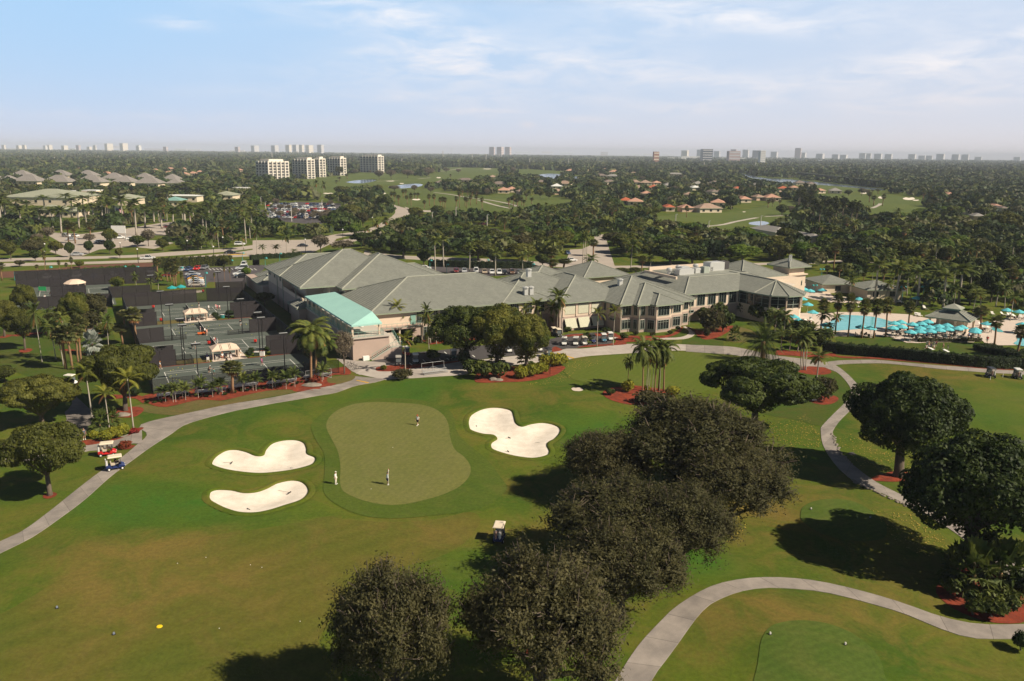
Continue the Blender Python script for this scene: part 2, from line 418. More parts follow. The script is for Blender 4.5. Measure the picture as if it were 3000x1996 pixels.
def grass(name,c,c2,c3,sc=.05,stripe=None,fine=.06):
    """mown turf: large tone patches, mid mottling, fine blade noise"""
    m = mat(name,c,.9,c2,sc,7,spec=.12,lo=.40,hi=.60)
    nt = m.node_tree; N,L = nt.nodes,nt.links; b = N['Principled BSDF']; src = b.inputs['Base Color'].links[0].from_socket
    g = N.new('ShaderNodeNewGeometry')
    n = N.new('ShaderNodeTexNoise'); n.inputs['Scale'].default_value = .16; n.inputs['Detail'].default_value = 9; n.inputs['Distortion'].default_value = .8; n.inputs['Roughness'].default_value = .7
    L.new(g.outputs['Position'],n.inputs['Vector'])
    r = N.new('ShaderNodeValToRGB'); r.color_ramp.elements[0].position = .45; r.color_ramp.elements[1].position = .66
    L.new(n.outputs['Fac'],r.inputs['Fac'])
    mx = N.new('ShaderNodeMix'); mx.data_type = 'RGBA'
    ml = N.new('ShaderNodeMath'); ml.operation = 'MULTIPLY'; ml.inputs[1].default_value = .75; L.new(r.outputs['Color'],ml.inputs[0])
    L.new(ml.outputs[0],mx.inputs['Factor']); L.new(src,mx.inputs[6]); mx.inputs[7].default_value = rgb(c3)
    col = mx.outputs[2]
    if stripe:
        mp = N.new('ShaderNodeMapping'); mp.inputs['Rotation'].default_value = (0,0,stripe[0]); L.new(g.outputs['Position'],mp.inputs['Vector'])
        wv = N.new('ShaderNodeTexWave'); wv.inputs['Scale'].default_value = stripe[1]; wv.inputs['Distortion'].default_value = 1.2; wv.inputs['Detail Scale'].default_value = .4
        L.new(mp.outputs['Vector'],wv.inputs['Vector'])
        m2 = N.new('ShaderNodeMix'); m2.data_type = 'RGBA'; m2.blend_type = 'MULTIPLY'; L.new(col,m2.inputs[6])
        m2.inputs[7].default_value = (.8,.84,.8,1); f = N.new('ShaderNodeMath'); f.operation = 'MULTIPLY'; f.inputs[1].default_value = stripe[2]
        L.new(wv.outputs['Fac'],f.inputs[0]); L.new(f.outputs[0],m2.inputs['Factor']); col = m2.outputs[2]
    n2 = N.new('ShaderNodeTexNoise'); n2.inputs['Scale'].default_value = 2.2; n2.inputs['Detail'].default_value = 8; n2.inputs['Roughness'].default_value = .75
    L.new(g.outputs['Position'],n2.inputs['Vector'])
    at = N.new('ShaderNodeAttribute'); at.attribute_name = 'wear'
    for sgn,tint in ((.95,(.158,.116,.028,1)),(-1.15,(.040,.112,.010,1))):
        q = N.new('ShaderNodeMath'); q.operation = 'MULTIPLY'; q.use_clamp = True; q.inputs[1].default_value = sgn; L.new(at.outputs['Fac'],q.inputs[0])
        q2 = N.new('ShaderNodeMath'); q2.operation = 'MULTIPLY'; q2.use_clamp = True; L.new(q.outputs[0],q2.inputs[0]); q3 = N.new('ShaderNodeMapRange'); q3.inputs['From Min'].default_value = .3; q3.inputs['From Max'].default_value = .65; L.new(n.outputs['Fac'],q3.inputs['Value']); L.new(q3.outputs['Result'],q2.inputs[1])
        mw = N.new('ShaderNodeMix'); mw.data_type = 'RGBA'; L.new(q2.outputs[0],mw.inputs['Factor']); L.new(col,mw.inputs[6]); mw.inputs[7].default_value = tint; col = mw.outputs[2]
    hs = N.new('ShaderNodeHueSaturation'); mr = N.new('ShaderNodeMapRange'); mr.inputs['To Min'].default_value = .45; mr.inputs['To Max'].default_value = 1.55
    L.new(n2.outputs['Fac'],mr.inputs['Value']); L.new(mr.outputs['Result'],hs.inputs['Value']); L.new(col,hs.inputs['Color'])
    L.new(hs.outputs['Color'],b.inputs['Base Color'])
    bp = N.new('ShaderNodeBump'); bp.inputs['Distance'].default_value = fine; L.new(n2.outputs['Fac'],bp.inputs['Height']); L.new(bp.outputs['Normal'],b.inputs['Normal'])
    return m
g_rough = grass('rough_turf',(.088,.116,.011),(.046,.088,.008),(.140,.116,.024),.05)
g_fair = grass('fairway_turf',(.112,.108,.017),(.080,.101,.013),(.144,.112,.027),.03,(.9,.11,.5))
g_green = grass('green_turf',(.146,.148,.042),(.128,.138,.037),(.158,.152,.052),.08,(.3,.3,.3),.02)
g_collar = grass('collar_turf',(.062,.098,.012),(.074,.104,.014),(.092,.108,.020),.06)
g_putt = grass('putting_turf',(.092,.124,.016),(.102,.128,.020),(.112,.126,.024),.05,(.5,.25,.35),.02)
g_tee = grass('tee_turf',(.080,.116,.020),(.064,.104,.016),(.102,.120,.026),.12,(1.1,.35,.45),.02)
g_far = grass('far_fairway_turf',(.092,.124,.024),(.070,.105,.020),(.125,.130,.040),.012)
g_lawn = grass('lawn_turf',(.045,.085,.010),(.06,.085,.012),(.085,.08,.02),.06)
g_dry = grass('dry_turf',(.13,.11,.035),(.10,.10,.03),(.16,.11,.045),.1)
DRY = []
for fr,x,y,r,a in [('C3',600,680,6,.9),('C3',700,600,5,.7),('C3',900,530,6,.6),('C3',560,800,6,.6),('C3',1350,640,5,.6),('C3',330,1260,5,.8),('C3',480,1180,5,.7),('C3',760,1150,5,.7),('C3',1100,1200,5,.6),('C3',1450,1180,5,.6),('C3',1350,1040,5,.5),('C3',150,850,6,-.7),('C3',250,960,6,-.8),('C3',700,470,6,-.6),('C3',850,300,6,-.4),('C1',560,500,9,-.8),('C1',800,560,8,-.8),('C1',960,620,7,-.6),('C1',400,700,8,-.5),('C1',1000,190,8,-.5),('C1',1450,250,5,-.7),('C1',1200,660,6,-.7),('C1',1330,60,9,-.6),
                           ('C1',620,380,6,.6),('C1',900,410,6,.5),('C1',1400,430,5,.6),('C1',1100,160,7,.6),('C1',1600,180,6,.5),('C1',300,760,8,.6),('C1',600,880,8,.6),('C1',1120,790,6,.8),('C1',900,900,9,.5),('C1',200,600,6,.6),('C1',330,1000,8,.5),('C1',1500,850,7,.5),('C1',700,1250,7,.5),('C1',1300,1100,7,.4),('C1',100,1000,6,-.6),('C1',30,1250,6,-.5),('C1',860,1390,4,-.6),('C1',1500,700,7,-.5),('C2',700,720,7,.5),('C2',400,800,7,.4),('C2',150,900,7,-.4),('C2',850,900,5,-.6),('C2',1180,770,5,.9),('C2',1000,470,5,.6),('C2',850,560,6,-.7),('C2',1450,190,7,-.8),('C2',1600,130,8,-.5),('C2',560,20,8,-.4),
                           ('B2',1650,1330,8,-.8),('B2',2000,1380,7,.5),('B2',1300,1440,8,-.7),('B3',300,1400,6,.5),('B3',1000,1480,7,.5),('B3',700,1300,5,-.5),('B4',1300,960,8,.7),('B4',900,1000,6,-.4),('B4',1900,1050,9,.5),('B4',2000,1350,8,-.7),('B4',2200,1150,8,-.5),('B4',1650,950,6,.6)]:
    p = G(fr,x,y); DRY.append((p.x,p.y,r,a))
def wear(o):
    me = o.data; co = np.zeros(len(me.vertices) * 3,np.float32); me.vertices.foreach_get('co',co); co = co.reshape(-1,3); f = np.zeros(len(co),np.float32)
    for x,y,r,a in DRY: f += a * np.exp(-np.minimum(((co[:,0] - x) ** 2 + (co[:,1] - y) ** 2) / (r * r),60))
    me.attributes.new('wear','FLOAT','POINT').data.foreach_set('value',np.clip(f,-1,1)); return o
wear(link('ground',np_mesh('ground',V,F,[g_rough],True)))['kind'] = 'structure'
# ---------------------------------------------------------------- sand
sand = mat('bunker_sand',(.80,.72,.63),.95,(.68,.60,.51),.8,6,bump=.03,bscale=9,spec=.1)
for b in BK:
    inner = b
    sheet('sand_bunker',inner,0,sand,.7,lambda x,y: gz(x,y) - .10 - .42 * sst(0,3.2,edge_dist((x,y),inner)))
    mb = MB(); n = len(b); ar = sum(b[i].x * b[(i + 1) % n].y - b[(i + 1) % n].x * b[i].y for i in range(n)); sg = -1 if ar > 0 else 1
    rows = []
    for i in range(n):
        t = (b[(i + 1) % n] - b[i - 1]).normalized(); nr = Vector((-t.y,t.x)) * sg
        for off,zz in ((.8,.02),(.3,.10),(-.02,.08),(-.12,-.05),(-.15,-.3)):
            p = b[i] + nr * off; mb.v.append((p.x,p.y,gz(p.x,p.y) + zz))
    for i in range(n):
        for k in range(4):
            a,c = i * 5 + k,((i + 1) % n) * 5 + k
            mb.f.append((a,c,c + 1,a + 1)); mb.m.append(0)
    me = mb.mesh('bunker_lip',g_rough,True)
    if sum(p.normal.z for p in me.polygons) < 0: me.flip_normals()
    link('bunker_lip',me)['kind'] = 'structure'
# ---------------------------------------------------------------- turf areas
wear(sheet('fairway',smooth_pts(mpts([('C1',[(-300,1300),(0,1190),(150,1110),(350,990),(560,885),(760,820),(900,792),(1010,775),(1260,740),(1600,690),(1850,640)]),('C2',[(200,690),(480,705),(700,690),(880,650),(940,700),(850,820),(700,900),(480,960),(330,1050),(200,1150),(60,1350)]),('C1',[(1800,1640),(-300,1640)])]),True,4),.03,g_fair))
sheet('apron',smooth_pts(mpts([('C2',[(20,190),(50,140),(130,85),(250,47),(400,33),(560,37),(680,56),(755,85),(795,130),(808,200),(850,262),(930,325),(1000,392),(1050,462),(1085,525),(1000,600),(900,640),(700,668),(480,685),(300,670),(160,610),(90,540),(95,420),(90,330),(50,265)])]),True,4),.045,g_collar)
sheet('putting_green',smooth_pts(mpts([('C2',[(105,170),(125,130),(180,90),(270,62),(380,53),(500,58),(600,66),(680,85),(740,125),(768,180),(775,240),(800,310),(850,350),(885,400),(880,455),(830,510),(740,555),(620,590),(500,612),(390,608),(280,580),(200,540),(178,490),(180,400),(165,320),(130,250),(108,205)])]),True,4),.06,g_green)
sheet('practice_green',smooth_pts(mpts([('B3',[(860,1115),(1150,1066),(1400,1047),(1650,1032),(1900,1030),(2150,1055),(2300,1078),(2380,1130),(2340,1250),(2200,1340),(2000,1410),(1850,1430),(1500,1420),(1250,1350),(1000,1310),(850,1270),(790,1200)])]),True,4),.04,g_putt)
sheet('lawn',smooth_pts(mpts([('B4',[(60,890),(300,935),(600,960),(740,1060),(775,1140),(745,1210),(600,1350),(500,1450),(300,1400),(-100,1300),(-150,1000)])]),True,4),.03,g_lawn)
for pts in ([(825,665),(840,622),(900,592),(1000,580),(1100,590),(1180,625),(1240,670),(1290,720),(1280,790),(1180,810),(1050,800),(940,770),(870,730),(832,695)],
            [(594,1470),(600,1420),(615,1340),(660,1275),(740,1247),(840,1240),(950,1252),(1060,1287),(1150,1340),(1220,1400),(1260,1460),(1280,1530),(1288,1620),(1100,1720),(800,1720),(580,1640)]):
    pp = smooth_pts(mpts([('C3',pts)]),True,4)
    sheet('tee_ground',pp,.05,g_tee,1.0)
sheet('side_lawn',mpts([('B1',[(0,560),(340,560),(700,560),(1000,540),(1060,700),(1000,860),(1000,1150),(860,1330),(700,1180),(400,1050),(0,920)])]),.02,g_lawn)
dry = [('C4',[(-100,1040),(0,985),(230,1020),(560,945),(800,955),(900,930),(1240,855),(1480,840),(1560,865),(1000,965),(640,1045),(300,1100)])]
sheet('dry_grass',smooth_pts(mpts(dry),True,3),.03,g_dry)
sheet('dry_grass',smooth_pts(mpts([('C4',[(1860,720),(2080,690),(2150,700),(2160,735),(2060,765),(1960,790),(1880,770)])]),True,3),.03,g_dry)
sheet('dry_grass',smooth_pts(mpts([('D4',[(1290,1120),(1450,1150),(1560,1200),(1600,1290),(1400,1330),(1200,1320),(1180,1230)])]),True,3),.03,g_dry)
# ---------------------------------------------------------------- paths
def path_mat(name,c,c2,joint,dark=.6):
    m = mat(name,c,.85,c2,.5,6,spec=.2,bump=.006,bscale=20)
    nt = m.node_tree; N,L = nt.nodes,nt.links; b = N['Principled BSDF']; src = b.inputs['Base Color'].links[0].from_socket
    uv = N.new('ShaderNodeUVMap'); sx = N.new('ShaderNodeSeparateXYZ'); L.new(uv.outputs[0],sx.inputs[0])
    a = N.new('ShaderNodeMath'); a.operation = 'MODULO'; L.new(sx.outputs[0],a.inputs[0]); a.inputs[1].default_value = joint
    c_ = N.new('ShaderNodeMath'); c_.operation = 'LESS_THAN'; L.new(a.outputs[0],c_.inputs[0]); c_.inputs[1].default_value = .07
    mx = N.new('ShaderNodeMix'); mx.data_type = 'RGBA'; mx.blend_type = 'MULTIPLY'; L.new(c_.outputs[0],mx.inputs['Factor']); L.new(src,mx.inputs[6]); mx.inputs[7].default_value = (dark,dark,dark,1)
    # slab to slab tone
    fl = N.new('ShaderNodeMath'); fl.operation = 'DIVIDE'; L.new(sx.outputs[0],fl.inputs[0]); fl.inputs[1].default_value = joint
    f2 = N.new('ShaderNodeMath'); f2.operation = 'FLOOR'; L.new(fl.outputs[0],f2.inputs[0])
    wn = N.new('ShaderNodeTexWhiteNoise'); wn.noise_dimensions = '1D'; L.new(f2.outputs[0],wn.inputs['W'])
    mr = N.new('ShaderNodeMapRange'); mr.inputs['To Min'].default_value = .9; mr.inputs['To Max'].default_value = 1.1; L.new(wn.outputs['Value'],mr.inputs['Value'])
    hs = N.new('ShaderNodeHueSaturation'); L.new(mr.outputs['Result'],hs.inputs['Value']); L.new(mx.outputs[2],hs.inputs['Color'])
    L.new(hs.outputs['Color'],b.inputs['Base Color'])
    return m
conc = path_mat('path_concrete',(.32,.28,.25),(.22,.195,.178),4.0)
conc2 = path_mat('drive_concrete',(.46,.41,.37),(.38,.335,.30),5.0,.8)
P_ = lambda fr,l: mpts([(fr,l)])
ribbon('cart_path',P_('C1',[(-260,915),(-30,795),(120,728),(280,612),(420,500),(550,400),(690,305),(765,243),(830,180),(800,120)]) + P_('C4',[(620,1042),(900,985),(1200,938),(1450,893),(1650,850),(1800,820),(1960,790),(2120,745)]) + P_('B2',[(1060,1250)]),
       P_('C1',[(-260,990),(-30,865),(180,760),(340,650),(480,545),(620,420),(740,330),(850,250),(960,180),(1060,118)]) + P_('C4',[(880,1066),(1120,1018),(1350,975),(1550,942),(1750,905),(1950,872),(2150,802),(2357,765)]) + P_('B2',[(1340,1275)]),.05,conc)
ribbon('cart_path',P_('C1',[(-150,330),(0,318),(300,288),(440,252),(600,212),(690,190),(800,150)]),P_('C1',[(-150,375),(0,345),(250,320),(470,277),(600,262),(690,232),(800,232)]),.054,conc)
sheet('cart_path',mpts([('F3',[(1190,560),(1250,575),(1420,730),(1580,870),(1480,1050),(1420,1140),(1345,1200),(1335,1370),(1250,1400),(1150,1100),(1085,1010),(1095,940),(1060,830),(1120,780),(1180,700)])]),.045,conc)
ribbon('cart_path',P_('B3',[(1890,963),(2150,973),(2357,988)]) + P_('B4',[(60,806),(200,825),(400,850),(560,872),(650,905),(740,970),(830,1060),(886,1150),(870,1210),(780,1310),(680,1410),(620,1500)]) + P_('C3',[(1000,225),(1010,270),(1060,350),(1130,410),(1240,490),(1380,560),(1500,620),(1700,720),(1850,850),(1960,905),(2060,975)]),
       P_('B3',[(1890,1025),(2200,1047),(2357,1062)]) + P_('B4',[(100,885),(260,910),(400,915),(500,920),(570,935),(660,968),(750,1060),(787,1140),(750,1220),(620,1350),(525,1450)]) + P_('C3',[(935,200),(945,280),(990,360),(1050,430),(1130,490),(1270,550),(1480,650),(1660,760),(1770,850),(1880,960),(2039,1075)]),.05,conc)
ribbon('cart_path',P_('B4',[(560,873),(700,858),(1000,853),(1300,880),(1600,905),(2000,935),(2357,957),(3300,1010)]),P_('B4',[(600,912),(700,892),(1000,883),(1200,895),(1600,937),(2000,967),(2357,988),(3300,1045)]),.055,conc)
ribbon('cart_path',P_('C3',[(-320,1800),(-120,1470),(-30,1345),(60,1250),(130,1180),(240,1105),(350,1050),(470,1020),(600,1006),(760,1008),(920,1026),(1080,1060),(1240,1102),(1400,1152),(1560,1210),(1700,1245),(1850,1262),(2200,1255)]),
       P_('C3',[(-100,1800),(20,1560),(90,1460),(150,1380),(220,1280),(270,1215),(330,1155),(430,1105),(530,1075),(640,1062),(770,1066),(920,1080),(1070,1112),(1230,1155),(1380,1200),(1530,1262),(1640,1305),(1760,1335),(1900,1340),(2200,1335)]),.05,conc)
ribbon('clubhouse_drive',P_('B2',[(1060,1225),(1200,1150),(1420,1130),(1700,1165),(1900,1125),(2080,1110)]) + P_('D2',[(1200,1285),(1500,1250),(1750,1228),(1950,1205)]) + P_('D3',[(160,1165),(330,1165),(500,1150),(880,1108),(1300,1108),(1560,1112),(2063,1140)]),
       P_('B2',[(1330,1283),(1450,1272),(1600,1266),(1900,1246),(2040,1235)]) + P_('D2',[(1000,1440),(1300,1390),(1600,1345),(1800,1330),(2063,1290)]) + P_('D3',[(110,1308),(400,1256),(880,1222),(1300,1195),(1600,1188),(2063,1226)]),.04,conc2)
asph = mat('asphalt',(.075,.068,.07),.9,(.06,.055,.057),.3,6,bump=.004,bscale=30)
asph2 = mat('pale_asphalt',(.36,.31,.275),.9,(.31,.27,.24),.12,6)
sheet('cart_lot',mpts([('D2',[(-60,1260),(300,1205),(560,1185),(900,1140),(1500,1090),(1950,1040)]),('D3',[(180,985),(400,975),(640,960),(700,1000),(720,1100),(330,1155),(140,1165)]),('D2',[(1750,1222),(1200,1275),(800,1330),(300,1385),(-40,1440),(-330,1400),(-300,1330)])]),.03,asph)
sheet('plaza',mpts([('B2',[(885,1090),(1045,1105),(1200,1115),(1330,1125),(1290,1165),(1100,1240),(1020,1200)])]),.033,conc2)
ribbon('footpath',P_('D3',[(1600,893),(1690,920),(1725,965),(1680,1020),(1560,1050),(1300,1055),(1000,1052),(740,1045)]),P_('D3',[(1570,900),(1620,930),(1645,965),(1610,1005),(1500,1030),(1300,1033),(1000,1030),(740,1025)]),.05,conc2)
sheet('lawn',mpts([('D3',[(1400,1000),(1480,945),(1560,915),(1620,940),(1640,970),(1600,1008),(1500,1030),(1380,1030)])]),.045,g_lawn)
sheet('lawn',mpts([('D3',[(1560,1060),(1700,1030),(1740,1000),(1800,1040),(2063,1060),(2063,1138),(1560,1108)])]),.03,g_lawn)
# ---------------------------------------------------------------- mulch
mulch = mat('red_mulch',(.27,.055,.028),.95,(.13,.032,.02),.9,8,bump=.05,bscale=6,spec=.1)
def bed(pts,dz=.05,name='mulch_bed',sm=True):
    p = mpts(pts)
    return sheet(name,smooth_pts(p,True,3) if sm else p,dz,mulch,2.0)
bed([('C4',[(0,905),(100,880),(400,840),(820,800),(1240,755),(1600,715),(1860,640),(1960,620),(2050,610),(2110,660),(2080,690),(1960,690),(1870,720),(1880,770),(1960,780),(1780,840),(1560,862),(1480,838),(1240,855),(900,930),(780,952),(560,945),(230,1018),(60,985),(0,940)])])
bed([('F3',[(1740,850),(1900,770),(2120,742),(2300,750),(2360,790),(2300,860),(2180,915),(1950,915),(1820,900)])])
bed([('F3',[(1600,560),(1800,545),(2100,550),(2352,575),(2352,690),(2250,620),(2100,600),(1900,610),(1700,600)])])
bed([('B2',[(1240,1185),(1270,1165),(1400,1150),(1700,1135),(1990,1110),(2000,1120),(1700,1165),(1500,1190),(1400,1205),(1270,1205)])],.06)
bed([('B3',[(-30,1290),(20,1200),(200,1150),(330,1165),(560,1150),(785,1160),(760,1205),(700,1240),(580,1275),(400,1300),(200,1305),(50,1310)])])
bed([('B3',[(1135,1400),(1170,1370),(1270,1345),(1430,1335),(1560,1350),(1680,1370),(1760,1400),(1740,1440),(1600,1500),(1400,1510),(1250,1480),(1160,1440)])])
bed([('B3',[(900,990),(1000,985),(1160,975),(1350,960),(1360,940),(1700,920),(1500,905),(1260,900),(1240,950),(1000,970)])],.06)
bed([('B3',[(760,890),(850,870),(1000,865),(1250,860),(1300,880),(1700,880),(1800,840),(1860,800),(1840,850),(1750,890),(1650,905),(1350,905),(1200,890),(920,885),(780,895)])],.06)
bed([('B3',[(660,1010),(700,980),(750,1000),(768,1012),(720,1025),(665,1030)])],.06)
bed([('D4',[(600,1110),(820,1180),(1000,1130),(1200,1110),(1270,1115),(1200,1190),(1050,1270),(900,1300),(800,1270),(700,1180)])])
bed([('B4',[(100,790),(130,765),(300,775),(560,790),(640,800),(640,822),(500,835),(250,815),(120,810)])])
bed([('B4',[(560,790),(700,820),(1000,830),(1400,862),(2000,922),(2400,930),(2400,942),(2000,935),(1500,885),(1000,845),(700,835)])],.05)
bed([('B4',[(258,945),(300,920),(420,912),(560,925),(608,965),(560,985),(430,988),(310,965)])])
bed([('B4',[(385,1200),(420,1170),(560,1170),(650,1185),(670,1215),(620,1250),(540,1262),(460,1250),(400,1225)])])
bed([('C3',[(1205,475),(1250,450),(1330,430),(1400,432),(1430,450),(1400,480),(1300,486)])])
bed([('C3',[(1560,1060),(1700,950),(1850,900),(2000,1000),(2060,1120),(2060,1240),(1900,1255),(1750,1220),(1620,1150)])])
bed([('C1',[(240,533),(262,512),(300,506),(322,514),(310,530),(270,543)])])
bed([('C3',[(-30,960),(-10,935),(15,940),(22,960),(5,975),(-20,975)])]); bed([('C2',[(1770,970),(1790,945),(1850,930),(1880,950),(1870,975),(1810,985)])])
bed([('C2',[(1190,1400),(1230,1370),(1290,1380),(1310,1420),(1250,1440),(1200,1430)])])
for pts in ([(170,770),(230,750),(295,755),(270,780),(200,788)],[(0,640),(60,625),(120,628),(60,650),(0,655)],[(120,625),(330,600),(420,600),(330,625),(150,640)],[(380,605),(500,595),(560,600),(450,612)],[(530,765),(600,755),(690,765),(640,775)],[(750,800),(800,790),(830,800),(790,810)],[(780,572),(850,565),(870,575),(800,582)],[(810,605),(870,595),(935,605),(900,615)],[(900,770),(960,762),(990,772),(940,785)]):
    bed([('B1',pts)])
bed([('F3',[(1320,1330),(1400,1290),(1600,1280),(2050,1240),(2130,1150),(2200,1110),(2330,1080),(2345,1110),(2150,1200),(1900,1290),(1500,1370),(1400,1370)])],.07)
bed([('F3',[(1950,1430),(2000,1390),(2150,1380),(2220,1375),(2190,1410),(2120,1440),(2000,1445)])],.07)
# ---------------------------------------------------------------- roof and wall kit
def tile_mat(name,c,c2,row=.5,dark=.5):
    m = mat(name,c,.75,c2,.35,6,spec=.25)
    nt = m.node_tree; N,L = nt.nodes,nt.links; b = N['Principled BSDF']; src = b.inputs['Base Color'].links[0].from_socket
    uv = N.new('ShaderNodeUVMap'); sx = N.new('ShaderNodeSeparateXYZ'); L.new(uv.outputs[0],sx.inputs[0])
    d = N.new('ShaderNodeMath'); d.operation = 'DIVIDE'; d.inputs[1].default_value = row; L.new(sx.outputs[1],d.inputs[0])
    fr = N.new('ShaderNodeMath'); fr.operation = 'FRACT'; L.new(d.outputs[0],fr.inputs[0])
    fl = N.new('ShaderNodeMath'); fl.operation = 'FLOOR'; L.new(d.outputs[0],fl.inputs[0])
    lt = N.new('ShaderNodeMath'); lt.operation = 'LESS_THAN'; lt.inputs[1].default_value = .22; L.new(fr.outputs[0],lt.inputs[0])
    # tile by tile tone
    ux = N.new('ShaderNodeMath'); ux.operation = 'DIVIDE'; ux.inputs[1].default_value = .6; L.new(sx.outputs[0],ux.inputs[0])
    uf = N.new('ShaderNodeMath'); uf.operation = 'FLOOR'; L.new(ux.outputs[0],uf.inputs[0])
    cb = N.new('ShaderNodeCombineXYZ'); L.new(uf.outputs[0],cb.inputs[0]); L.new(fl.outputs[0],cb.inputs[1])
    wn = N.new('ShaderNodeTexWhiteNoise'); wn.noise_dimensions = '2D'; L.new(cb.outputs[0],wn.inputs['Vector'])
    mr = N.new('ShaderNodeMapRange'); mr.inputs['To Min'].default_value = .93; mr.inputs['To Max'].default_value = 1.07; L.new(wn.outputs['Value'],mr.inputs['Value'])
    hs = N.new('ShaderNodeHueSaturation'); L.new(mr.outputs['Result'],hs.inputs['Value']); L.new(src,hs.inputs['Color'])
    mx = N.new('ShaderNodeMix'); mx.data_type = 'RGBA'; mx.blend_type = 'MULTIPLY'; L.new(lt.outputs[0],mx.inputs['Factor']); L.new(hs.outputs['Color'],mx.inputs[6]); mx.inputs[7].default_value = (dark,dark,dark * 1.05,1)
    L.new(mx.outputs[2],b.inputs['Base Color'])
    bp = N.new('ShaderNodeBump'); bp.inputs['Distance'].default_value = .08; L.new(fr.outputs[0],bp.inputs['Height']); bp.invert = True; L.new(bp.outputs['Normal'],b.inputs['Normal'])
    return m
tile = tile_mat('grey_green_tile',(.238,.246,.214),(.215,.222,.196))
cap_m = mat('ridge_cap',(.315,.32,.27),.7,(.28,.285,.24),1.0)
fascia_m = mat('fascia_green',(.26,.30,.22),.6)
cream = mat('cream_stucco',(.66,.53,.42),.9,(.60,.48,.38),.4,5)
pinkw = mat('rose_stucco',(.44,.335,.285),.9,(.40,.305,.26),.4,5)
glass = mat('dark_glass',(.012,.018,.018),.12,spec=.5)
frame_m = mat('window_frame',(.34,.37,.32),.5)
rail_m = mat('rail_green',(.22,.38,.32),.5)
teal_c = mat('teal_canvas',(.36,.62,.56),.85,(.33,.58,.53),.3)
white_m = mat('white_paint',(.78,.77,.74),.5)
shut_m = mat('shutter_cream',(.56,.55,.42),.7,(.50,.49,.38),3)
def facet(mb,pts,mi=0):
    e = (Vector(pts[1]) - Vector(pts[0])).normalized()
    n = (Vector(pts[1]) - Vector(pts[0])).cross(Vector(pts[-1]) - Vector(pts[0])).normalized()
    up = n.cross(e)
    mb.add(pts,[tuple(range(len(pts)))],mi,[[((Vector(p) - Vector(pts[0])).dot(e),(Vector(p) - Vector(pts[0])).dot(up)) for p in pts]])
def roof_caps(edges,r=.16):
    mb = MB()
    for a,b in edges: mb.tube([Vector(a) + Vector((0,0,.05)),Vector(b) + Vector((0,0,.05))],r,5)
    return mb
def hip(parent,u0,u1,v0,v1,ze,sl,m=None,name='roof',caps=True,cut=None,fas=.28):
    """hip roof with eaves at ze; cut = height where a flat top starts"""
    hw = min(u1 - u0,v1 - v0) / 2
    if cut: hw = min(hw,cut / sl)
    zr = ze + hw * sl
    c = [(u0,v0,ze),(u1,v0,ze),(u1,v1,ze),(u0,v1,ze)]
    i = [(u0 + hw,v0 + hw,zr),(u1 - hw,v0 + hw,zr),(u1 - hw,v1 - hw,zr),(u0 + hw,v1 - hw,zr)]
    mb = MB()
    along = (u1 - u0) >= (v1 - v0)
    for k in range(4):
        a,b,d,e = c[k],c[(k + 1) % 4],i[(k + 1) % 4],i[k]
        facet(mb,[a,b,d,e] if (Vector(d) - Vector(e)).length > .01 else [a,b,e])
    if cut: mb.add(i,[(0,1,2,3)],0)
    mb.add([(p[0],p[1],ze - fas) for p in c],[(3,2,1,0)],1)
    mb.add(c + [(p[0],p[1],ze - fas) for p in c],[(4 + k,4 + (k + 1) % 4,(k + 1) % 4,k) for k in range(4)],1)
    o = mb.build(name,[m or tile,fascia_m],parent)
    if caps:
        ed = [(c[k],i[k]) for k in range(4)]
        if (Vector(i[0]) - Vector(i[1])).length > .1: ed.append((i[0],i[1]))
        if (Vector(i[1]) - Vector(i[2])).length > .1: ed.append((i[1],i[2]))
        roof_caps(ed).build('ridge_cap',cap_m,o)
    return o
def slab(parent,name,poly,z0,z1,m): return MB().prism(poly,z0,z1).build(name,m,parent)
WIN = {}
def window(parent,u,v,z,w,h,ang,mull=2,name='window',pm=None):
    """pane and frame standing on a wall; ang = outward direction"""
    k = (round(w,2),round(h,2),mull)
    if k not in WIN:
        a = MB().box((0,0,0),(.10,w,h)).mesh('pane',glass)
        f = MB(); t = .09
        for s in (-1,1): f.box((.05,s * w / 2,0),(.14,t,h + t)); f.box((.05,0,s * h / 2),(.14,w + t,t))
        for j in range(1,mull + 1): f.box((.06,-w / 2 + w * j / (mull + 1),0),(.06,.05,h - t))
        f.box((.06,0,h * .28),(.05,w - t,.05))
        WIN[k] = (a,f.mesh('window_frame',frame_m))
    o = link(name,WIN[k][0],parent,(u,v,z + h / 2),ang)
    link('window_frame',WIN[k][1],o)
    return o
# ---------------------------------------------------------------- clubhouse
TH = R(28); O3 = Vector((-31.22,174.5,0))
UV_ = (Vector((math.cos(TH),math.sin(TH),0)),Vector((-math.sin(TH),math.cos(TH),0)))
def LW(u,v,z=0): return O3 + UV_[0] * u + UV_[1] * v + Vector((0,0,z))
def WL(p): d = Vector((p[0],p[1],0)) - O3; return d.dot(UV_[0]),d.dot(UV_[1])
club = thing('clubhouse','long two storey clubhouse with grey green tiled hip roofs and cream walls','clubhouse',O3,TH)
def wall(poly,z0,z1,m,name): return slab(club,name,poly,z0,z1,m)
def rect(u0,u1,v0,v1): return [(u0,v0),(u1,v0),(u1,v1),(u0,v1)]
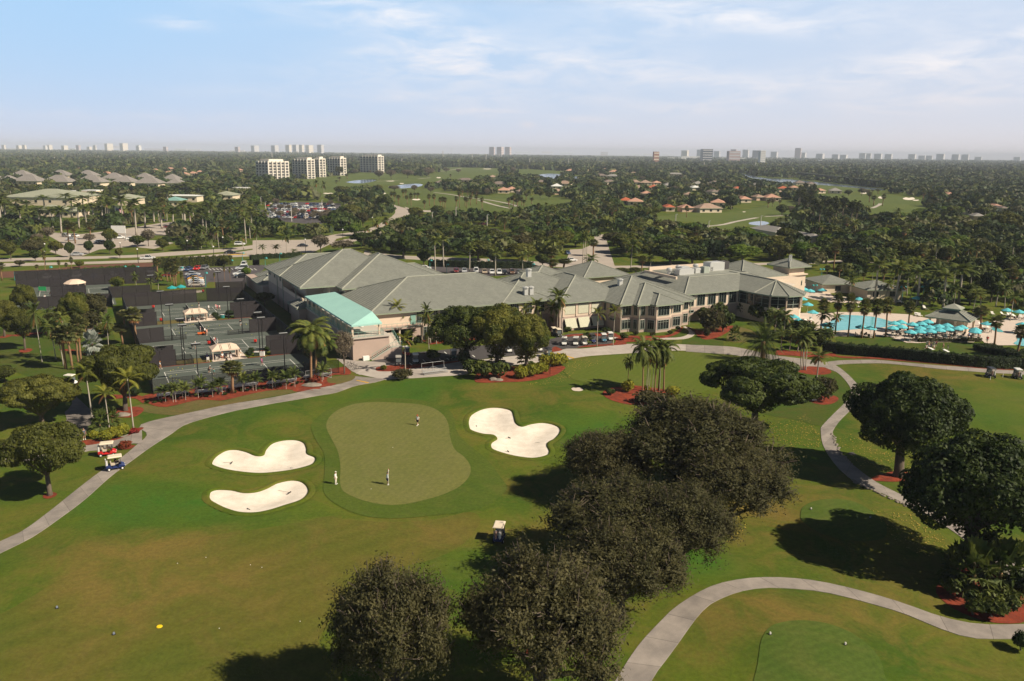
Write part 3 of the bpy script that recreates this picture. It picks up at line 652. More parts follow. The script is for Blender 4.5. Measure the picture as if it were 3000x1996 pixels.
# tennis side gymnasium: three stepped hip roofs
wall(rect(-6.9,20,51.5,69.8),0,5.2,pinkw,'lower_wall'); wall(rect(-6.9,20,51.5,69.8),5.2,9,cream,'upper_wall')
wall(rect(-6.9,23,30.2,51.5),0,5.2,pinkw,'lower_wall'); wall(rect(-4.6,23,36,51.5),5.2,9,cream,'upper_wall'); wall(rect(-.2,23,30.4,36),5.2,9,cream,'upper_wall')
wall(rect(-6.9,-6.6,30.2,51.4),5.2,6.2,cream,'parapet')
wall(rect(2.2,26,24.9,30.3),0,9,cream,'upper_wall')
hip(club,-7.9,19,50.7,70.6,9.0,.43)
hip(club,-7.7,25.5,29.2,60.2,9.03,.45)
hip(club,1.2,31,23.9,55,8.97,.42)
hip(club,14,36,39,53.5,8,.43)
wall(rect(12,35,40,52.8),0,8,cream,'upper_wall')
for v in (54,61,67): window(club,-6.9,v,7.2,1.2,1.0,math.pi,0)
for v in (33,38.6): window(club,-6.9,v,1.6,1.3,1.9,math.pi,1)
for u in (5,9,14): window(club,u,24.9,7.2,2.2,1.2,-math.pi / 2,1)
MB().box((-6.96,46,1.1),(.12,1.1,2.2)).build('door',mat('grey_door',(.09,.085,.085),.6),club)
for v in (50.9,36.3,57.5): MB().tube([(-7.05,v,0),(-7.05,v,8.8)],.09,6).build('downpipe',fascia_m,club)
hip(club,-9.4,.5,26.0,35.6,4.6,.42); wall(rect(-8.7,0,26.7,35.4),0,4.6,pinkw,'lower_wall')
wall(rect(-6.9,4,22,30),0,4.6,pinkw,'lower_wall')
# service building at the gym's far end
wall(rect(-8.6,3,69.9,96),0,3.4,pinkw,'service_wall'); hip(club,-9.2,-1.5,73,84,3.6,.45); hip(club,-6,4,84.4,95,3.5,.42)
# hall
wall(rect(.9,47,.9,28),0,3.5,pinkw,'lower_wall'); wall(rect(.9,47,.9,28),3.5,7,cream,'upper_wall')
hip(club,0,47.2,0,29,7.02,.372)
for u in (12.6,15.4,18.0,22.0,25.6,29.2,32.8,36.4,40.0,43.4): window(club,u,.9,4.1,2.3 if u != 18 else 1.6,2.5,-math.pi / 2,3)
for u in (14.5,18.5,22.5,26.5,30.5,34.5): window(club,u,.9,.5,2.8,2.5,-math.pi / 2,3)
MB().box((7.2,.86,1.6),(6.4,.16,2.9)).build('terrace_shade_panel',glass,club)  # wall stays closed: dark panel paints the shade of an open terrace bay
door = MB().box((10.6,.84,4.9),(1.2,.14,2.3)).build('door',rail_m,club)
# balcony
MB().box((6.4,-.55,3.75),(11,2.9,.28)).build('balcony',pinkw,club)
for u in (1.3,6.4,11.6): MB().box((u,-1.7,1.8),(.35,.35,3.6)).build('column',cream,club)
def railing(pts,h=1.05,m=rail_m,step=1.2,name='railing'):
    mb = MB()
    for a,b in zip(pts,pts[1:]):
        a,b = Vector(a),Vector(b); n = max(1,int((b - a).length / step))
        for zz in (h,.12): mb.tube([a + Vector((0,0,zz)),b + Vector((0,0,zz))],.035,4)
        for k in range(n + 1):
            p = a.lerp(b,k / n); mb.tube([p,p + Vector((0,0,h))],.03,4)
        for k in range(n * 4): p = a.lerp(b,(k + .5) / n / 4); mb.tube([p + Vector((0,0,.1)),p + Vector((0,0,h))],.012,3,0,False)
    return mb.build(name,m,club)
railing([(1.0,-1.9,3.9),(11.8,-1.9,3.9),(11.8,.8,3.9)])
# teal canopied deck with stairs
wall(rect(-6.9,.9,-10.6,27),0,4.5,pinkw,'lower_wall')
MB().box((-3.1,8.2,4.6),(8.2,38.4,.3)).build('deck',mat('deck_stone',(.48,.43,.38),.9),club)
cv = MB(); E = [(-7.0,27.4,7.3),(-7.0,-10.5,7.3),(-.5,-10.3,7.3),(-1.0,-5.6,8.85),(-1.2,21.5,8.85),(0,27.4,7.7)]
facet(cv,[E[0],E[1],E[3],E[4]]); facet(cv,[E[1],E[2],E[3]]); facet(cv,[E[0],E[4],E[5]])
for a,b in ((E[0],E[1]),(E[1],E[2])): cv.add([a,b,(b[0],b[1],b[2] - .35),(a[0],a[1],a[2] - .35)],[(3,2,1,0)])
cvo = cv.build('canopy',teal_c,club)
sol = cvo.modifiers.new('t','SOLIDIFY'); sol.thickness = .05
for v in [26.4 - k * 4.0 for k in range(10)]: MB().box((-6.6,v,5.95),(.38,.38,2.5)).build('column',cream,club)
for u in (-.9,): MB().box((u,-9.6,5.95),(.38,.38,2.5)).build('column',cream,club)
railing([(-7.0,26.6,4.75),(-7.0,-10.8,4.75),(-.4,-10.8,4.75),(-.4,-7.5,4.75)])
MB().box((.86,6,5.9),(.1,12,2.2)).build('glass_wall',glass,club)
for k,(u,v) in enumerate([(-4.8,-7.5),(-3,-4),(-4.8,1),(-4.6,6),(-4.8,11),(-4.6,16),(-4.8,21)]):
    MB().lathe([(.06,0),(.06,.7),(.6,.72),(.6,.76),(0,.76)],(0,0,0),10).build('table',white_m,club,loc=(u,v,4.76))
# stairs along the deck front
st = MB()
for k in range(13): st.box((-3.3 + k * .34,-11.4,.09 + k * .175),(.36,1.5,.18 + k * .001))
stm = mat('stair_stone',(.52,.46,.40),.9)
for k in range(13): st.box((-3.3 + k * .34,-11.4,k * .0875),(.335,1.4,max(.05,k * .175)),mi=1)
st.box((2.0,-11.4,1.1),(2.2,1.5,2.2),mi=1); st.box((2.0,-11.4,2.27),(2.3,1.6,.14))
for k in range(13): st.box((2.0,-10.5 + k * .34,2.34 + .09 + k * .13),(2.1,.36,.16)); st.box((2.0,-10.5 + k * .34,(2.3 + k * .13) / 2),(2.0,.335,2.3 + k * .13),mi=1)
st.build('stairs',[stm,pinkw],club)
railing([(-3.4,-12.15,.2),(1.0,-12.15,2.3),(3.1,-12.15,2.35),(3.1,-10.6,2.35),(3.1,-6.1,4.1)])
railing([(.9,-10.4,2.4),(.9,-6.2,4.1)])
MB().box((-4.5,-11.5,.45),(1.3,.7,.9)).build('utility_box',white_m,club)
# middle wing
wall(rect(45.6,60,-4.8,20),0,3.5,pinkw,'lower_wall'); wall(rect(45.6,60,-4.8,20),3.5,7,cream,'upper_wall')
hip(club,33,62,.35,24.5,7.0,.40); hip(club,45.0,68,-5.6,22.6,7.04,.39)
for u in (48.4,52.2,56.0):
    MB().box((u,-4.86,5.2),(2.9,.12,2.3)).build('shutter',shut_m,club)
    MB().box((u,-4.86,6.6),(2.9,.1,.4)).build('window',glass,club)
    MB().box((u,-4.86,1.9),(2.9,.1,2.2)).build('window',glass,club)
    sh = MB().box((0,0,0),(3.1,.08,2.5))
    for j in range(14): sh.box((0,-.06,-1.15 + j * .175),(3.0,.05,.1))
    so_ = sh.build('awning_shutter',shut_m,club,loc=(u,-5.55,1.95)); so_.rotation_euler = (R(-28),0,0)
for u in (46.6,50.3,54.1,58): MB().box((u,-4.9,5.2),(.5,.16,3.4)).build('pilaster',cream,club)
# polygonal bay pavilion
OCT = [(58.3,4),(58.3,-11.7),(61.7,-11.8),(62.4,-13.5),(64.5,-13.6),(65.9,-15.7),(70.2,-15.6),(72.0,-13.8),(75.2,-13.7),(77.0,-11.6),(79.4,-11.4),(79.4,4)]
wall(OCT,0,3.5,pinkw,'lower_wall'); wall(OCT,3.5,6.8,cream,'upper_wall')
for a,b in zip(OCT[1:-1],OCT[2:]):
    a,b = Vector(a),Vector(b); L_ = (b - a).length
    if L_ < 1.6: continue
    c = (a + b) / 2; ang = math.atan2(b.y - a.y,b.x - a.x) - math.pi / 2
    for z,h in ((.75,2.25),(4.1,2.3)): window(club,c.x,c.y,z,L_ - .9,h,ang,3 if L_ > 3.6 else 1 if L_ < 2.5 else 2)
for v in (-8.5,-4.5): window(club,58.3,v,4.4,2.2,2.0,math.pi,1); window(club,58.3,v,2.4,2.2,.6,math.pi,1)
hip(club,57.4,80.4,-12.7,10.3,6.8,.42); hip(club,61.1,77.9,-14.5,2.5,6.83,.43); hip(club,64.9,73.4,-16.6,-2,6.86,.44)
for u,v in ((58.2,-11.9),(62.3,-13.7),(79.6,-11.5)): MB().tube([(u,v - .1,0),(u,v - .1,6.5)],.08,6).build('downpipe',fascia_m,club)
# right wing round a flat roof, ending in a round dining pavilion
wall(rect(80.4,99,-8.0,14),0,3.5,pinkw,'lower_wall'); wall(rect(80.4,99,-8.0,14),3.5,7.2,cream,'upper_wall')
for u in (82.4,86.0,89.6,93.2,96.6): window(club,u,-8.0,3.9,2.5,2.9,-math.pi / 2,2)
window(club,82.3,-8.0,2.2,3.0,.7,-math.pi / 2,2)
ro = hip(club,79.8,116,-8.9,22,7.22,.375,cut=2.9)
pav = [(98.6,2),(98.6,-13.8),(99.4,-18.6),(102.6,-21.0),(106.9,-21.5),(110.3,-18.8),(111.8,-14),(111.8,2)]
wall(pav,0,3.9,cream,'terrace_wall'); wall([(105 + (u - 105) * .985,v * .985 if v < 0 else v) for u,v in pav],3.9,7.2,glass,'glass_wall')
for a,b in zip(pav[:-1],pav[1:]):
    a,b = Vector(a),Vector(b); n = max(1,round((b - a).length / 2.6))
    for k in range(n + 1):
        p = a.lerp(b,k / n); MB().box((p.x,p.y,5.5),(.34 if k in (0,n) else .1,.34 if k in (0,n) else .1,3.4)).build('column',cream if k in (0,n) else frame_m,club)
    mb = MB()
    for zz in (4.9,6.2): mb.tube([(a.x,a.y,zz),(b.x,b.y,zz)],.04,4)
    mb.build('window_frame',frame_m,club)
pe = [(97.9,3),(98.0,-14.3),(99.0,-19.3),(102.4,-22.0),(107.2,-22.5),(111.0,-19.5),(112.6,-14.3),(112.6,3)]
rm = MB(); ap = (105.2,-14.6,10.1); ap2 = (105.2,3,10.1)
P3 = [(u,v,7.25) for u,v in pe]
facet(rm,[P3[0],P3[1],ap,ap2])
for k in range(1,6): facet(rm,[P3[k],P3[k + 1],ap])
facet(rm,[P3[6],P3[7],ap2,ap])
rm.add(P3 + [(u,v,6.97) for u,v in pe],[(8 + k,8 + (k + 1) % 8,(k + 1) % 8,k) for k in range(8)],1)
rm.add([(u,v,6.97) for u,v in pe],[tuple(range(7,-1,-1))],1)
pr = rm.build('roof',[tile,fascia_m],club); roof_caps([(P3[k],ap) for k in range(1,7)] + [(ap,ap2)]).build('ridge_cap',cap_m,pr)
hip(club,110,128,3.2,21.5,7.6,.42)
wall(rect(111,129,-1,22),0,7.5,cream,'upper_wall')
wall(rect(112.2,121,-4.5,4),0,6.3,cream,'annex_wall')
MB().box((116.8,-1.2,6.5),(10.4,8.6,.35)).build('flat_roof',mat('flat_roof',(.62,.54,.46),.9),club)
for u in (114,118): window(club,u,-4.5,4.0,1.5,1.2,-math.pi / 2,1)
# hip roofed tower
wall(rect(129.2,136,3.9,11),0,7.4,cream,'tower_wall'); wall(rect(129.5,135.6,4.2,10.6),7.4,9.9,cream,'tower_wall')
MB().box((132.6,7.4,7.5),(7.6,8,.3)).build('cornice',cream,club)
hip(club,128.1,137.0,2.8,11.9,9.9,.46); window(club,134,3.9,4.2,1.4,1.4,-math.pi / 2,1)
for u in (131.0,131.7): MB().tube([(u,6.0,11),(u,6.0,13.2)],.22,8).build('flue',mat('galvanised',(.55,.55,.53),.4,metal=.3),club)
# plant on the flat roof
gal = MATS['galvanised']
for u,v,a,b,h,m in [(90,4,5,2.2,1.5,gal),(95,5,2,2,1.2,gal),(97.2,4,1.8,1.6,1.6,frame_m),(100,6.5,3,2,1.2,gal),(103,7,5.2,3,2.3,gal),(107.2,8,2.6,2.4,2.2,asph),(93,8,3,2,1.4,gal)]:
    MB().box((u,v,10.1 + h / 2),(a,b,h)).box((u,v,10.1 + h + .06),(a * .8,b * .8,.12)).build('roof_plant',m,club)
for u,v in ((92,9),(98.6,9.5),(86.5,6)): MB().lathe([(.5,0),(.5,.9),(.8,1.0),(.8,1.5),(.4,1.8),(0,1.85)],(u,v,10),10).build('roof_fan',gal,club)
MB().prism(rect(86,112,14,14.5),9.8,11.0).build('parapet',cream,club); MB().prism(rect(84,84.5,0,14),9.6,10.3).build('parapet',cream,club)
for u,v,z in ((44.2,8.2,11.9),(40.5,3.0,8.4),(42,3.0,8.4),(64.6,-2.2,9.6)): MB().box((u,v,z + .5),(1.0,1.0,1.7)).lathe([(.8,0),(.8,.25),(0,.5)],(u,v,z + 1.35),8).build('roof_vent',gal,club)
# porch roofs on the far side
for a,b,s in ((G('D3',470,250,5),5.2,17),(G('D3',690,250,5),4.6,9),(G('D2',1810,245,8),8,10)):
    u,v = WL(a)
    hip(club,u - s / 2,u + s / 2,v - s / 2,v + s / 2,b,.42); wall(rect(u - s / 2 + 1,u + s / 2 - 1,v - s / 2 + 1,v + s / 2 - 1),0,b,cream,'porch_wall')
# ---------------------------------------------------------------- tennis courts
court_g = mat('court_clay_green',(.086,.102,.090),.95,(.100,.116,.102),.5,6,spec=.1,bump=.003,bscale=40)
line_w = mat('court_line',(.62,.62,.58),.9,(.5,.5,.47),2)
black_m = mat('black_steel',(.012,.012,.013),.5)
def lpoly(l): return [LW(u,v).to_2d() for u,v in l]
sheet('tennis_court_ground',lpoly(rect(-45,-14.8,-18.4,.2)),.05,court_g,0)
sheet('tennis_court_ground',lpoly(rect(-45,-14.8,4.6,43)),.05,court_g,0)
sheet('tennis_court_ground',lpoly(rect(-45,-14.8,47.6,71)),.05,court_g,0)
sheet('tennis_court_ground',lpoly(rect(-72,-46.5,76,118)),.05,court_g,0)
sheet('court_grass',lpoly(rect(-45,-33,.25,4.5)),.05,g_dry,0); sheet('court_grass',lpoly(rect(-45,-33.4,43.05,47.5)),.05,g_dry,0)
pad = mat('cabana_paving',(.62,.52,.44),.9,(.56,.47,.40),.8)
sheet('cabana_paving',lpoly([(-32.6,.2),(-25.8,.3),(-25.8,6.2),(-32.6,6.2)]),.054,pad,0); sheet('cabana_paving',lpoly([(-33,42.4),(-25.4,43.0),(-25.4,48.6),(-33,48.4)]),.054,pad,0)
for u0,u1,v0 in ((-25.6,-15,.3),(-45,-33,.0),(-45,-36,4.2),(-25,-15,5.3),(-25,-15,42.9)): sheet('mulch_strip',lpoly(rect(u0,u1,v0,v0 + .5)),.062,mulch,0)
def court(v0,u0=-42.05):
    mb = MB(); z = .062
    def ln(a,b,wd=.13):
        a,b = Vector(a),Vector(b); d = (b - a).normalized(); n = Vector((-d.y,d.x)) * wd / 2
        q = [LW(*(a - n),z),LW(*(b - n),z),LW(*(b + n),z),LW(*(a + n),z)]
        mb.add(q,[(0,1,2,3)])
    u1 = u0 + 23.77; v1 = v0 + 10.97
    for v in (v0,v1,v0 + 1.37,v1 - 1.37): ln((u0,v),(u1,v))
    for u in (u0,u1): ln((u,v0),(u,v1),.16)
    for u in (u0 + 5.49,u1 - 5.49): ln((u,v0 + 1.37),(u,v1 - 1.37))
    ln((u0 + 5.49,(v0 + v1) / 2),(u1 - 5.49,(v0 + v1) / 2))
    mb.build('court_markings',line_w)['kind'] = 'structure'
CV = [(-15.1,'nearest the bleachers'),(8.6,'just beyond the nearest cabana'),(27.5,'between the two cabanas'),(52.2,'beyond the farther cabana')]
net_m = mat('net_mesh',(.015,.016,.016),.9)
for v0,wh in CV:
    court(v0)
    t = thing('tennis_net','dark tennis net with white band on the court ' + wh,'tennis net',LW(-30.15,v0 + 5.5,.05),TH + R(90))
    mb = MB()
    for k in range(60): mb.box((-6.3 + k * .213,0,.47),(.045,.02,.9))
    for k in range(12): mb.box((0,0,.05 + k * .075),(12.7,.02,.03))
    mb.build('net',net_m,t); MB().box((0,0,.95),(12.7,.05,.09)).build('band',white_m,t)
    for s in (-1,1): MB().tube([(s * 6.4,0,0),(s * 6.4,0,1.07)],.05,6).build('post',black_m,t)
for v0,u0 in ((78,-71),(98,-71)): court(v0,u0)
# fences with dark windscreen cloth
scr = bpy.data.materials.new('windscreen'); scr.use_nodes = True
_n = scr.node_tree; _b = _n.nodes['Principled BSDF']; _b.inputs['Base Color'].default_value = (.028,.023,.026,1); _b.inputs['Roughness'].default_value = .9
_t = _n.nodes.new('ShaderNodeBsdfTransparent'); _m = _n.nodes.new('ShaderNodeMixShader'); _m.inputs[0].default_value = .8
_n.links.new(_t.outputs[0],_m.inputs[1]); _n.links.new(_b.outputs[0],_m.inputs[2]); _n.links.new(_m.outputs[0],_n.nodes['Material Output'].inputs[0])
chain = bpy.data.materials.new('chain_link'); chain.use_nodes = True
_n = chain.node_tree; _b = _n.nodes['Principled BSDF']; _b.inputs['Base Color'].default_value = (.02,.02,.02,1)
_t = _n.nodes.new('ShaderNodeBsdfTransparent'); _m = _n.nodes.new('ShaderNodeMixShader'); _m.inputs[0].default_value = .3
_n.links.new(_t.outputs[0],_m.inputs[1]); _n.links.new(_b.outputs[0],_m.inputs[2]); _n.links.new(_m.outputs[0],_n.nodes['Material Output'].inputs[0])
def fence(name,label,pts,h,m,cat='fence',world=False):
    P = [Vector(p).to_3d() if world else LW(*p) for p in pts]
    t = thing(name,label,cat,P[0])
    mb = MB()
    for a,b in zip(P,P[1:]):
        a,b = a - P[0],b - P[0]; d = (b - a); L_ = d.length; d.normalize(); n = Vector((-d.y,d.x,0)) * .02
        mb.add([a - n,b - n,b + n,a + n] + [q + Vector((0,0,h)) for q in (a - n,b - n,b + n,a + n)],[(0,1,5,4),(2,3,7,6),(4,5,6,7)])
        k = max(1,round(L_ / 3.2))
        for i in range(k + 1):
            p = a.lerp(b,i / k); MB().tube([p,p + Vector((0,0,h + .1))],.045,5).build('post',black_m,t)
        r = MB()
        for zz in (h,.08): r.tube([a + Vector((0,0,zz)),b + Vector((0,0,zz))],.035,4)
        r.build('rail',black_m,t)
    mb.build('windscreen' if m is scr else 'mesh_panel',m,t)
    return t
FH = 3.3
fence('court_fence','see-through black fence between the front tennis court and the palms',[(-45.2,-18.7),(-12.2,-18.7)],2.6,chain)
fence('court_fence','black screened fence up the outer side of the tennis courts',[(-45.2,-18.7),(-45.2,71)],FH,scr)
fence('court_fence','dark screened fence between the tennis courts and the clubhouse',[(-14.6,-18.7),(-14.6,68)],FH,scr)
fence('court_fence','dark screen left of the near cabana behind the front court',[(-45.1,.1),(-39.4,.4)],FH,scr)
fence('court_fence','low black rail fence left of the near cabana',[(-39.4,.4),(-36.2,.2),(-36.2,3.9),(-39.4,4.2)],1.15,chain)
fence('court_fence','dark screen right of the near cabana behind the front court',[(-21.0,.9),(-14.7,.1)],FH,scr)
fence('court_fence','dark screen at the back of the strip left of the near cabana',[(-45.1,4.3),(-39.4,4.4)],FH,scr)
fence('court_fence','dark screen right of the near cabana facing the second court',[(-21.0,5.2),(-14.7,5.2)],FH,scr)
fence('court_fence','dark screen panel between the two middle courts on the palm side',[(-44.9,23.3),(-39.4,23.7)],FH,scr)
fence('court_fence','low black fence beside the light pole between the middle courts',[(-39.4,23.7),(-37.6,23.8),(-34.8,23.9)],1.15,chain)
fence('court_fence','dark screen panel between the two middle courts on the clubhouse side',[(-20.9,24.4),(-14.8,24.5)],FH,scr)
fence('court_fence','low black fence end by the clubhouse side of the middle courts',[(-25.8,24.2),(-20.9,24.4)],1.15,chain)
fence('court_fence','dark screen left of the farther cabana',[(-45.1,42.6),(-39.2,42.9)],FH,scr)
fence('court_fence','dark screen behind the strip left of the farther cabana',[(-45.1,47.6),(-39.2,47.6)],FH,scr)
fence('court_fence','dark screen right of the farther cabana',[(-21.2,43.4),(-14.7,43.4)],FH,scr)
fence('court_fence','dark screen right of the farther cabana facing the far court',[(-21.2,48.4),(-14.7,48.4)],FH,scr)
fence('court_fence','long dark screen beyond the far court, left of its open bay',[(-45.1,71),(-26.5,71)],3.8,scr)
fence('court_fence','see-through bay in the long screen beyond the far court',[(-26.5,71),(-23.8,71)],3.8,chain)
fence('court_fence','long dark screen beyond the far court, right of its open bay',[(-23.8,71),(-14.6,68)],3.8,scr)
fence('court_fence','dark screened fence between the far corner court and the palms',[(-47.6,72),(-47.9,88),(-37.0,87.0)],FH,scr)
fence('court_fence','dark screen by the parking lot next to the service building',[(-19.5,84),(-12,83),(-9.5,92)],FH,scr)
fence('court_fence','longest dark screen, below the row of parked cars',[(-72,117.5),(-48,115),(-33,112)],5.2,scr)
fence('court_fence','dark screen across the middle of the far corner courts',[(-62.4,94.5),(-53.5,93.5)],FH,scr)
fence('court_fence','dark screen at the near side of the far corner courts',[(-66,77.5),(-56,76.2),(-47.6,75.5)],FH,scr)
# cabanas
strp = mat('cabana_canvas',(.72,.56,.44),.85,(.66,.51,.40),.5)
for u0,v0,wh in ((-32.2,.7,'near the front court, people on its paving'),(-32.4,43.2,'between the far court and the middle court')):
    t = thing('cabana','cream hipped canvas cabana ' + wh,'cabana',LW(u0 + 2.3,v0 + 1.9,.05),TH)
    mb = MB(); a,b = 2.7,2.1
    c = [(-a,-b,2.2),(a,-b,2.2),(a,b,2.2),(-a,b,2.2)]; i = [(-a + 1.3,-.5,2.95),(a - 1.3,-.5,2.95),(a - 1.3,.5,2.95),(-a + 1.3,.5,2.95)]
    for k in range(4): mb.add([c[k],c[(k + 1) % 4],i[(k + 1) % 4],i[k]],[(0,1,2,3)])
    mb.add(i,[(0,1,2,3)])
    for k in range(4):
        p,q = c[k],c[(k + 1) % 4]; mb.add([p,q,(q[0],q[1],1.95),(p[0],p[1],1.95)],[(3,2,1,0)])
    for x in (-1.0,-.72,.72,1.0):
        f = lambda y: 2.2 + (1.0 * (y + b) / (b - .5) if y < -.5 else 1.0) + .015
        mb.add([(x - .05,-b - .01,2.2),(x + .05,-b - .01,2.2),(x + .05,-.5,2.97),(x - .05,-.5,2.97)],[(0,1,2,3)],1)
    mb.build('roof',[strp,mat('dark_green_stripe',(.05,.07,.05),.8)],t)
    for sx in (-1,1):
        for sy in (-1,1): MB().box((sx * 2.5,sy * 1.9,1.05),(.12,.12,2.1)).build('post',strp,t)
    MB().box((2.5,.4,1.1),(.05,2.4,2.0)).build('curtain',strp,t)
def chair_mb():
    mb = MB()
    mb.box((0,0,.43),(.5,.5,.05)).box((-.24,0,.72),(.05,.5,.5),tilt=(R(-8),'Y'))
    for x in (-.22,.22):
        for y in (-.22,.22): mb.box((x,y,.21),(.05,.05,.42))
    for y in (-.25,.25): mb.box((0,y,.62),(.5,.05,.04))
    return mb
chair_me = chair_mb().mesh('patio_chair',mat('white_resin',(.72,.68,.62),.6))
table_me = MB().lathe([(.35,0),(.06,.06),(.05,.68),(.55,.70),(.55,.74),(0,.74)],n=12).mesh('round_table',MATS['white_resin'])
for k,(u,v,kd) in enumerate([(-31.6,1.3,'c'),(-30.8,2.4,'t'),(-29.6,1.6,'c'),(-29.2,2.6,'t'),(-28.6,3.2,'c'),(-26.9,2.0,'c'),(-33.4,.9,'c'),(-31.7,44,'c'),(-30.4,45,'t'),(-29.6,44.2,'c'),(-28.8,45.4,'c'),(-28.2,44.6,'t')]):
    nr = 'near' if v < 10 else 'farther'
    o = link('patio_chair' if kd == 'c' else 'round_table',chair_me if kd == 'c' else table_me,None,LW(u,v,.06),TH + k * 1.3)
    if kd == 'c': tag(o,f'white armchair on the paving of the {nr} cabana','chair',f'white chairs at the {nr} cabana')
    else: tag(o,f'white round table under the {nr} cabana','table',f'white tables at the {nr} cabana')
# court lights
def court_light(p,h,label,name='court_light',grp=None,head=1.7):
    t = thing(name,label,'light',p,TH,grp)
    MB().tube([(0,0,0),(0,0,h)],[.11,.07],7).build('pole',black_m,t)
    MB().box((0,0,h + .12),(head,.55,.28),top=.9).box((0,0,h + .28),(head * .92,.5,.03),mi=1).box((0,0,h - .02),(.3,.3,.2)).build('lamp_head',[black_m,gal],t)
for u,v,h,l in [(-37.8,.13,7.9,'tall black court light beside the low fence left of the near cabana'),(-37.8,4.0,8.4,'black court light just behind another, left of the near cabana'),(-37.8,23.7,8,'black court light on the palm side between the middle courts'),(-37.9,42.9,8,'black court light by the dry grass left of the farther cabana'),
                   (-22.5,24.4,8,'black court light on the clubhouse side between the middle courts'),(-22.4,4.9,8.3,'farther of two black court lights behind the clipped bushes'),(-22.5,1.15,7.9,'nearer of two black court lights by the clipped bushes'),(-20.9,-11.6,7.0,'black court light over the front court near the big palms'),
                   (-37.1,-13.7,7,'black court light in front of the front court among the low palms'),(-22.5,43.6,8,'black court light right of the farther cabana'),(-37.8,71.3,8,'black court light on the long screen beyond the far court'),(-20.5,71,8,'black court light beyond the far court near the clubhouse')]:
    court_light(LW(u,v),h,l)
# bleachers among the low palms, one by the drive
alu = mat('aluminium',(.5,.5,.5),.4,metal=.5)
def bleacher(p,rz,label,n=3,L_=5.2):
    t = thing('bleacher',label,'bleacher',p,rz)
    for k in range(n):
        MB().box((0,.1 + k * .6,.42 + k * .3),(L_,.28,.06)).build('seat',alu,t)
        MB().box((0,-.18 + k * .6,.18 + k * .3),(L_,.26,.05)).build('footboard',alu,t)
    for s in (-.46,0,.46):
        mb = MB(); x = s * L_
        mb.tube([(x,-.3,.02),(x,1.6,1.2)],.035,5).tube([(x,1.5,.02),(x,1.5,1.9)],.035,5).tube([(x,-.3,.04),(x,1.5,.04)],.035,5)
        mb.build('frame',alu,t)
    MB().tube([(-.46 * L_,1.5,.05),(0,1.5,1.1),(.46 * L_,1.5,.05)],.03,5).tube([(-.46 * L_,1.55,1.9),(.46 * L_,1.55,1.9)],.03,5).build('brace',alu,t)
for fr,x,y,l in [('C4',300,900,'aluminium bleacher half hidden by low palms at the outer end of the red bed'),('C4',680,865,'aluminium bleacher behind low palms, second from the outer end'),('C4',1010,815,'aluminium bleacher just right of the lone fan palm'),('C4',1400,775,'aluminium bleacher between the lone fan palm and the big feather palms'),('C4',1760,715,'aluminium bleacher beside the trunks of the two big feather palms')]:
    p = G(fr,x,y); bleacher(p,TH + math.pi,l)
bleacher(G('B2',1790,1225),TH,'low aluminium bleacher on the concrete drive below the carts',2,5.0)
# ---------------------------------------------------------------- roads, lots, far golf course, water
EXC = []
def world(fr,l): return mpts([(fr,l)])
def ex(poly): EXC.append((min(p.x for p in poly),max(p.x for p in poly),min(p.y for p in poly),max(p.y for p in poly),poly)); return poly
def blocked(p,m=0):
    for a,b,c,d,poly in EXC:
        if a - m < p[0] < b + m and c - m < p[1] < d + m and (inside(p,poly) or (m and edge_dist(p,poly) < m)): return True
    return False
road_m = mat('road_concrete',(.42,.36,.31),.9,(.36,.31,.27),.08,6)
lot_m = mat('lot_asphalt',(.085,.075,.08),.9,(.07,.062,.066),.15,5)
def road(name,top,bot,dz=.03,m=road_m):
    t = [G(f,x,y).to_2d() for f,x,y in top]; b = [G(f,x,y).to_2d() for f,x,y in bot]
    ex(t + b[::-1]); return ribbon(name,t,b,dz,m,6)
A = lambda fr,l: [(fr,x,y) for x,y in l]
road('road',A('A1',[(-300,1180),(0,1172),(580,1158),(1220,1140),(1500,1115),(1900,1092),(2160,1068),(2400,1035)]),A('A1',[(-300,1208),(0,1202),(600,1182),(1200,1163),(1500,1150),(1900,1122),(2140,1100),(2400,1068)]))
road('road',A('A1',[(-300,1222),(0,1215),(600,1206),(1200,1188),(1500,1170),(1900,1140),(2140,1116),(2400,1078)]),A('A1',[(-300,1255),(0,1246),(600,1228),(1230,1210),(1500,1198),(1900,1172),(2100,1160),(2400,1146)]),.035)
inter = world('A2',[(0,1008),(60,1006),(420,1003),(560,998),(690,962),(760,1000),(700,1045),(540,1120),(480,1120),(380,1120),(60,1142),(0,1145)])
sheet('road',ex(inter),.045,road_m,0)
road('road',A('A2',[(600,985),(700,960),(950,925),(1080,892),(1200,830),(1290,765),(1290,715),(1272,680)]),A('A2',[(700,1010),(830,975),(960,950),(1110,918),(1240,850),(1340,800),(1410,775),(1470,740)]),.03)
road('road',A('A2',[(690,1025),(830,1000),(950,975),(1140,935),(1290,880)]),A('A2',[(720,1060),(860,1035),(970,1003),(1150,962),(1310,900)]),.032)
road('road',A('A2',[(1380,700),(1480,728),(1620,735)]),A('A2',[(1420,745),(1500,748),(1620,750)]),.03)
road('road',A('A2',[(1020,1100),(1300,1140),(1800,1162),(2357,1184)]) + A('A3',[(500,1215),(1000,1238),(1600,1222),(1900,1222)]) + A('A4',[(500,1195),(760,1185),(1000,1190)]),A('A2',[(1000,1150),(1300,1172),(1900,1202),(2357,1222)]) + A('A3',[(500,1250),(1000,1262),(1600,1245),(1900,1240)]) + A('A4',[(500,1218),(760,1205),(1000,1210)]))
